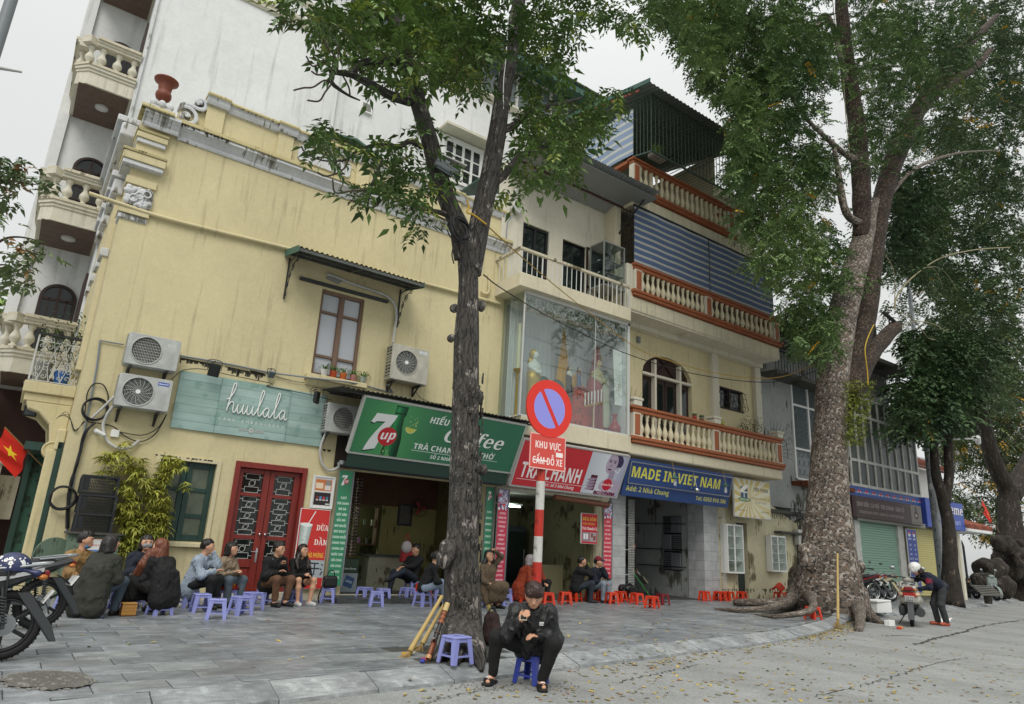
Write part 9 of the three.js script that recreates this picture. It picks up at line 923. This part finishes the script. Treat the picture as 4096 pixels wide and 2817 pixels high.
function bike(label,x,y,z,ry,o){ 
const t=thing('motorbike',label,'motorbike',[x,y,z],ry),P=(n,g,m)=>part(n,g,m,t),B=mat(o.body,0.3,{metalness:0.1}),r=o.r??0.3,side=(pts,w,bev=0.015)=>{const g=prism(pts,w-bev*2,-w / 2+bev,bev);g.applyMatrix4(new THREE.Matrix4().makeRotationY(-PI / 2));return uvm(g);};
wheel(t,-0.62,r,o.spokes);wheel(t,0.62,r,o.spokes);
P('seat',[side([[-0.62,0.76],[0.16,0.7],[0.2,0.73],[0.1,0.8],[-0.2,0.81],[-0.6,0.86],[-0.66,0.83]],0.24,0.03)],mat(0x222326,0.6));P('tail_body',[side([[-0.86,0.8],[-0.55,0.64],[-0.1,0.5],[0.2,0.52],[0.16,0.7],[-0.62,0.78],[-0.84,0.86]],o.wide??0.2,0.03)],B);P('side_trim',[-1,1].map((s)=>side([[-0.84,0.82],[-0.4,0.7],[0.05,0.62],[0.05,0.66],[-0.4,0.75],[-0.84,0.86]],0.012,0.002).translate(s*((o.wide??0.2) / 2+0.006),0,0)),mat(o.trim??0xc9cbcc,0.25,{metalness:0.5}));
P('rack',tube(P3([[-0.1,0.84,-0.45],[-0.12,0.88,-0.75],[-0.07,0.9,-0.9],[0.07,0.9,-0.9],[0.12,0.88,-0.75],[0.1,0.84,-0.45]]),0.014,30,7),o.rack??M.steel);P('tail_light',rb(0.17,0.08,0.06,0,0.79,-0.87,0.02),mat(0x7d1016,0.2));P('turn_signal',[-1,1].map((s)=>sph(0.035,s*0.12,0.77,-0.84,1,0.8,1.2,10,7)),mat(0xb36a2a,0.25));
P('rear_fender',[tf(uvm(new THREE.CylinderGeometry(r+0.045,r+0.045,0.13,20,1,true,PI*0.4,PI*0.52)),0,r,-0.62,0,0,PI / 2),side([[-0.66,0.62],[-0.78,0.62],[-1.02,0.3],[-1.08,0.16],[-1.02,0.16],[-0.9,0.32]],0.12,0.01)],o.fender??M.darkGrey);const pg=new THREE.Group();pg.name='number_plate';pg.position.set(0,0.58,-0.93);pg.rotation.set(0.55,PI,0,'YXZ');t.add(pg);part('plate',rb(0.19,0.14,0.006,0,0,0,0.003),M.white,pg);part('print',card(0.185,0.135,0,0,0.005),printM(o.plate??PR.plate1),pg);
for(const s of[-1,1]){const c=[];for(let i=0;i<9;i++)c.push(tor(0.028,0.007,s*0.14,0.36+i*0.028,-0.6+i*0.006,PI / 2-0.2,0,0,5,14));P('shock_absorber',[bar(V(s*0.14,0.3,-0.61),V(s*0.14,0.68,-0.53),0.014,8),...c],M.darkGrey);}P('swing_arm',[beam(V(0.1,r,-0.62),V(0.1,0.36,-0.05),0.03,0.06),beam(V(-0.1,r,-0.62),V(-0.1,0.36,-0.05),0.03,0.06)],M.darkGrey);P('exhaust',[tf(cyl(0.045,0.055,0.5,0,0,0,14,PI / 2-0.12),-0.16,0.34,-0.5),bar(V(-0.14,0.3,-0.26),V(-0.08,0.2,0.2),0.02)],o.exh??M.chrome);
P('engine',[rb(0.2,0.24,0.36,0,0.34,0.02,0.05),cyl(0.1,0.1,0.28,0,0.32,0.1,16,0,0,PI / 2),...[0,1,2,3,4].map((i)=>rb(0.16,0.012,0.2,0,0.36,0.2+i*0.0,0.004).translate(0,i*0.022,0.02))],M.greyPaint);P('leg_shield',[side([[0.2,0.5],[0.34,0.3],[0.44,0.34],[0.52,0.7],[0.5,0.92],[0.44,0.92],[0.36,0.6]],o.scooter?0.42:0.3,0.03),...(o.scooter?[b2(-0.17,0.17,0.24,0.3,-0.1,0.4)]:[])],B);P('fork',[-1,1].map((s)=>bar(V(s*0.08,r,0.62),V(s*0.06,0.9,0.42),0.02,8)),M.steel);P('front_fender',tf(uvm(new THREE.CylinderGeometry(r+0.04,r+0.04,0.12,20,1,true,-PI*0.15,PI*0.8)),0,r,0.62,0,0,PI / 2),B);P('headlight',[sph(0.1,0,0.96,0.46,1.3,0.8,1,14,10)],B);P('handlebar',[tube(P3([[-0.34,1.0,0.26],[-0.2,1.02,0.36],[0,1.0,0.4],[0.2,1.02,0.36],[0.34,1.0,0.26]]),0.014,24,7),bar(V(-0.36,1.0,0.25),V(-0.24,1.01,0.33),0.02),bar(V(0.36,1.0,0.25),V(0.24,1.01,0.33),0.02)],M.black);for(const s of[-1,1])P('mirror',[bar(V(s*0.22,1.02,0.35),V(s*0.3,1.2,0.34),0.006,5),sph(0.06,s*0.31,1.22,0.34,1,0.7,0.3,12,8)],M.steel);P('side_stand',bar(V(0.1,0.26,0.05),V(0.26,0.0,-0.02),0.012),M.black);
if(o.spokes)t.scale.setScalar(1.2);if(o.scooter){P('tail_shell',[mesh([cap(V(0,0.62,-0.62),V(0,0.6,-0.1),0.17,0.2),cap(V(0.1,0.56,-0.66),V(0.14,0.52,-0.2),0.1,0.12),cap(V(-0.1,0.56,-0.66),V(-0.14,0.52,-0.2),0.1,0.12)],0.016,0.06,0)],B);P('brake_lamp',rb(0.24,0.12,0.05,0,0.66,-0.82,0.03),mat(0xa0241a,0.2));P('lamp_corner',[-1,1].map((s)=>sph(0.06,s*0.15,0.67,-0.78,1,0.8,0.8,10,8)),mat(0xc9a88a,0.2));t.scale.setScalar(1.18);P('engine_case',[rb(0.14,0.22,0.42,0.16,0.32,-0.5,0.06),tf(cyl(0.09,0.1,0.4,0,0,0,16,PI / 2),-0.18,0.3,-0.56)],M.darkGrey);}return t;
}
bike('black and silver motorbike with a flowered blue helmet on its seat at the left edge',-0.38,0,6.3,-1.5,{body:0x2a2c2f,r:0.32});bike('black motorbike with white number plate behind the one with the helmet',0.05,0,4.15,-1.25,{body:0x1d1e20,trim:0x6a6d70,r:0.31});
bike('black motorbike nearest to the big tree in the parked row',26.3,0,0.9,-1.9,{body:0x17181a,trim:0x7a1a22,spokes:24,r:0.33});bike('white tailed motorbike in the middle of the parked row',27.3,0,0.65,-1.9,{body:0xb9bbbb,trim:0x7a1a22,spokes:24,r:0.33});bike('cream motorbike at the right end of the parked row',28.6,0,0.4,-1.95,{body:0xb9ae90,trim:0x8a8a80,fender:mat(0xb9ae90,0.4),spokes:24,r:0.33});
bike('silver scooter with red tail lamp being handled by the bending woman',20.25,-0.13,5.55,1.99,{body:0xb5b4ab,scooter:true,wide:0.3,r:0.27,plate:PR.plate2,trim:0x9a9a92});bike('grey scooter parked beyond the bench beside the gnarled tree',41.0,0,-0.2,-0.6,{body:0x7f8a86,scooter:true,r:0.27});
{const p=onG(100,2275,0.78);const t=thing('motorbike_helmet','dark blue helmet with white flowers on the motorbike seat','helmet',[0.2,0.85,6.25],-0.3);part('shell',[uvm(new THREE.SphereGeometry(0.145,26,14,0,PI*2,0,PI*0.56).scale(1.12,1.0,0.98))],mat(0x2a3157,0.35),t);part('peak',[mesh([cap(V(0.1,-0.01,0.08),V(0.24,-0.045,0.05),0.02,0.01),cap(V(0.1,-0.01,-0.08),V(0.24,-0.045,-0.05),0.02,0.01),cap(V(0.24,-0.045,0.05),V(0.24,-0.045,-0.05),0.01)],0.007,0.09,0)],mat(0x2a3157,0.35),t);part('lining',cyl(0.13,0.13,0.03,0,-0.03,0,24),M.black,t);seed(311);for(let i=0;i<26;i++){const a=RR(0.2,2.9),e=RR(0.05,0.75),n=V(Math.cos(a)*Math.cos(e)*1.12,Math.sin(e),Math.sin(a)*Math.cos(e)*0.98),f=part('flower',i%3?cyl(0.008,0.008,0.003,0,0,0,8):[0,1,2,3,4].map((k)=>cyl(0.009,0.009,0.003,Math.cos(k*1.256)*0.013,0,Math.sin(k*1.256)*0.013,8)),M.white,t);f.position.copy(n).multiplyScalar(0.146);f.quaternion.setFromUnitVectors(V(0,1,0),n.clone().normalize());}part('strap',tube(P3([[0.02,-0.02,0.14],[0.04,-0.2,0.16],[0.05,-0.42,0.14]]),0.012),M.black,t);}
// ---------- street furniture and small things ----------
{
const D=at(2192,1640,7.2),x=6.08,t=thing('parking_sign','no parking sign on a red and white striped pole beside the slim tree','road sign',[x,0,7.2]);const bands=[[0,0.38,0],[0.38,0.75,1],[0.75,1.12,0],[1.12,1.46,1],[1.46,1.82,0],[1.82,2.21,1],[2.21,3.3,0]];const rm=mat(0xc2301f,0.5,{map:rep(T_dirty,1.4)}),wm=mat(0xd4d3ce,0.5,{map:rep(T_dirty,1.4)});for(const[a,b,w]of bands)part('pole_band',cyl(0.062,0.062,b-a,-0.04,(a+b) / 2,0,20),w?wm:rm,t);const dy=D.y;
part('disc',cyl(0.422,0.422,0.02,0,dy,0.08,48,PI / 2),mat(0xc8301f,0.5),t);part('disc_print',uvm(new THREE.CircleGeometry(0.42,48)).translate(0,dy,0.093),printM(PR.noPark,0.4),t);{const g=t.children.at(-1).geometry,u=g.attributes.uv,q=g.attributes.position;for(let i=0;i<u.count;i++)u.setXY(i,q.getX(i) / 0.84+0.5,(q.getY(i)-dy) / 0.84+0.5);}part('bracket',[rb(0.16,0.04,0.05,-0.02,dy+0.1,0.05,0.01),rb(0.16,0.04,0.05,-0.02,dy-0.14,0.05,0.01)],M.steel,t);part('plate',rb(0.66,0.5,0.015,0,dy-0.63,0.08,0.006),mat(0xcf4a40,0.5),t);part('plate_print',card(0.655,0.495,0,dy-0.63,0.0885),printM(PR.khu),t);
const LX=at(3735,2000,1.3).x,lp=thing('lamp_post','tall grey lamp post with two square floodlights and a camera arm','lamp post',[LX,0,1.3]),top=at(3665,1010,1.3);part('pole',[cyl(0.2,0.14,7.5,0,3.75,0,16),cyl(0.11,0.08,top.y-7.5,0,(top.y+7.5) / 2,0,12)],mat(0x9da1a4,0.5,{metalness:0.3,map:rep(T_dirty,1.5)}),lp);for(const s of[-1,1]){part('lamp_head',rb(0.6,0.6,0.35,s*0.4,top.y+0.2,0.2,0.05,0.4,-0.5+s*0.35),M.black,lp);part('lamp_glass',tf(bx(0.48,0.48,0.02,0,0,0.19),s*0.4,top.y+0.2,0.2,0.4,-0.5+s*0.35),M.glassGrey,lp);}{const ax=at(3735,1768,1.3),bx2=at(3900,1755,1.3);part('camera_arm',bar(V(0,ax.y,0),V(bx2.x-LX,bx2.y,0),0.045),M.offWhite,lp);part('camera',[tf(cyl(0.12,0.1,0.45,0,0,0,14,0.6,0,0.9),bx2.x-LX+0.1,bx2.y-0.05,0.1),sph(0.13,bx2.x-LX-0.05,bx2.y,0)],M.white,lp);part('hanging_bulb',[sph(0.09,(ax.x+bx2.x) / 2-LX,ax.y-0.22,0,1,1.2,1,10,8),bar(V((ax.x+bx2.x) / 2-LX,ax.y-0.15,0),V((ax.x+bx2.x) / 2-LX,ax.y,0),0.012)],M.offWhite,lp);}seed(321);for(let i=0;i<9;i++){const a=RR(0,2.4),y=RR(1.4,5);const q=part('torn_poster',tf(uvm(new THREE.CylinderGeometry(0.172,0.172,RR(0.2,0.5),8,1,true,a+2.4,RR(0.6,1.2))),0,y,0),M.offWhite,lp);q.scale.set(1-y*0.0075+0.004,1,1-y*0.0075+0.004);}
const sp=thing('street_pole','grey pole top with a thin arm at the upper left corner','pole',[0,0,0]),a=at(-60,300,3),b=at(22,20,3);part('pole',bar(a.clone().add(V(0,-9,0)),b.clone().add(V(0.05,1,0)),0.1,14,0.08),M.greyPaint,sp);part('arm',bar(at(-60,262,3),at(88,288,3),0.035,8,0.02),M.offWhite,sp);
one('overhead_cable',tube([at(1935,1100,6.7),at(2000,1150,5.5),at(2240,1290,3),at(2520,1420,2.2),at(2800,1500,2.2),at(3100,1528,3),at(3330,1460,3.4)],0.012,60,6),M.cable,'black cable sagging from the slim tree past the showcase to the big tree','cable');one('overhead_cable',tube([at(1945,900,6.8),at(2100,1040,5),at(2330,1230,2.5),at(2560,1400,2),at(2700,1450,2),at(2900,1500,2.4),at(3100,1512,3),at(3260,1460,3.3)],0.011,60,6),mat(0xa8842c,0.6),'yellow cable sagging from the slim tree past the showcase to the big tree','cable');
const bong=thing('bamboo_water_pipe','long dark bamboo water pipe leaning on the slim tree','water pipe',[0,0,0]),q0=onG(1712,2637,0.02),q1=at(1790,2415,q0.z-0.25),ln=(u)=>q0.clone().lerp(q1,u);[[0,0.07,0xb98a5a,0.034],[0.07,0.28,0x7a3d1a,0.03],[0.28,0.62,0x1b1512,0.029],[0.62,0.84,0x8a4a1f,0.031],[0.84,1,0xb7a06a,0.033]].forEach(([u,v,c,r])=>part('tube_section',bar(ln(u),ln(v),r,14),mat(c,0.3),bong));for(const u of[0.07,0.28,0.45,0.62,0.7,0.78,0.84])part('ring',bar(ln(u-0.008),ln(u+0.008),0.036,14),mat(0x5a2a14,0.35),bong);part('bowl',bar(ln(0.3),ln(0.3).add(V(-0.06,0.05,0.08)),0.02,10,0.012),mat(0x4a1a1a,0.3),bong);
const broom=(x0,y0,x1,y1,h,l)=>{const t2=thing('broom',l,'broom',[0,0,0]),c0=onG(x0,y0,0.06),c1=at(x1,y1,c0.z+h),d=c0.clone().sub(c1).normalize();part('handle',limb([c1,c1.clone().lerp(c0,0.5),c0],[0.022,0.026,0.035],8,0.1),mat(0xb39a62,0.8),t2);const g=[];seed(x0);for(let i=0;i<70;i++)g.push(bar(c0,c0.clone().addScaledVector(d,0.16).add(V(RR(-0.2,0.05),RR(-0.05,0.03),RR(-0.06,0.1))),0.004,4,0.002));part('bristles',g,mat(0x9a8152,0.85),t2);};broom(1640,2605,1768,2385,-0.15,'pale straw broom leaning on the left of the slim tree');broom(1690,2575,1775,2420,-0.3,'darker broom behind the straw broom at the slim tree');
{const t2=thing('bamboo_pole','short bamboo pole leaning on the right of the slim tree','pole',[0,0,0]),c0=onG(1990,2545,0.02),c1=at(1952,2420,c0.z-0.1);for(let i=0;i<4;i++)part('segment',bar(c0.clone().lerp(c1,i / 4),c0.clone().lerp(c1,(i+0.97) / 4),0.032,12),mat(0x9a8a4a,0.5),t2);const b2q=thing('backpack','maroon backpack behind the slim tree','bag',onG(1965,2590,0));part('bag',mesh([cap(V(0,0.14,0),V(0,0.34,-0.03),0.14,0.11),cap(V(0,0.12,0.1),V(0,0.2,0.1),0.07)],0.014,0.05,0.03),fabric(0x2f1a18),b2q);part('strap',tube(P3([[-0.08,0.42,-0.03],[0,0.5,-0.03],[0.08,0.42,-0.03]]),0.012),M.black,b2q);}
[[1935,2648,0x2a1a14,'plastic cup half full of dark coffee at the tree foot'],[1960,2632,0xb9bbb8,'empty clear plastic cup beside the coffee cup']].forEach(([px,py,c,l],i)=>{const t2=thing('plastic_cup',l,'cup',onG(px,py,0.002));part('cup',lathe([[0.03,0],[0.045,0.13],[0.042,0.13],[0.028,0.003],[0,0.003]],16),M.pane,t2);part('drink',cyl(0.026,0.033,i?0.01:0.06,0,i?0.01:0.035,0,14),mat(c,0.3),t2);});
[[1630,2614,0xd09a20,'yellow cigarette packet by the broom'],[1690,2643,0x2f3a9a,'crumpled blue wrapper by the water pipe'],[1886,2628,0xc9c4bd,'crushed white paper cup beside the blue stool']].forEach(([px,py,c,l],i)=>{const t2=thing('litter',l,'litter',onG(px,py,0.02),i);part('wrapper',i<2?rb(0.14,0.025,0.05,0,0,0,0.008):mesh([cap(V(-0.03,0.02,0),V(0.04,0.02,0),0.04,0.03)],0.007,0.03,0.02,20),mat(c,0.5),t2);part('flap',rb(0.05,0.02,0.05,0.07,0.004,0.01,0.005,0,0.4,0.3),mat(i===1?0xa03040:0xcfcac2,0.5),t2);});
{const t2=thing('foam_box','white foam box on the pavement behind the big roots','box',onG(3515,2450,0),-0.1);part('box',rb(0.72,0.3,0.4,0,0.15,0,0.02),M.white,t2);part('lid',rb(0.76,0.05,0.44,-0.03,0.33,0,0.015,0,0.06,0.03),M.white,t2);const c=thing('carton','small white carton on the road beside the big roots','box',onG(3560,2505,-0.13));part('carton',rb(0.28,0.14,0.14,0,0.07,0,0.01),M.white,c);part('flap',rb(0.14,0.01,0.12,0.1,0.146,0,0.004),M.offWhite,c);const k=thing('red_packet','red and yellow food packet lying on the road','litter',onG(3600,2512,-0.11),0.3);part('packet',rb(0.4,0.06,0.1,0,0,0,0.02),mat(0xc22a18,0.4),k);part('label',rb(0.14,0.062,0.104,0.02,0.001,0,0.02),mat(0xd8b040,0.4),k);const s=thing('white_bag','crumpled white plastic bag on the road behind the scooter','bag',onG(3770,2490,-0.13));part('bag',mesh([cap(V(-0.5,0.02,0),V(0.4,0.03,0),0.05,0.06)],0.016,0.03,0.07,10),M.white,s);part('handles',tube(P3([[0.35,0.05,0],[0.5,0.1,0.05],[0.55,0.02,0]]),0.02),M.white,s);}
broom(3352,2480,3350,2215,-0.25,'long handled broom leaning on the big mottled tree');{const t2=thing('wooden_bench','grey plank bench leaning by the twin stemmed tree','bench',[35.6,0,1.6],-0.4);t2.scale.setScalar(0.75);for(let i=0;i<6;i++)part('plank',rb(1.5,0.03,0.14,0,0.95-i*0.09,0.1+i*0.12,0.01,-0.6),mat(0x96948c,0.8,{map:rep(T_streak,1,0.3)}),t2);part('leg',[cyl(0.2,0.22,0.6,0.2,0.3,0.2,12)],bark3M,t2);}
}
renderer.render(scene,camera);
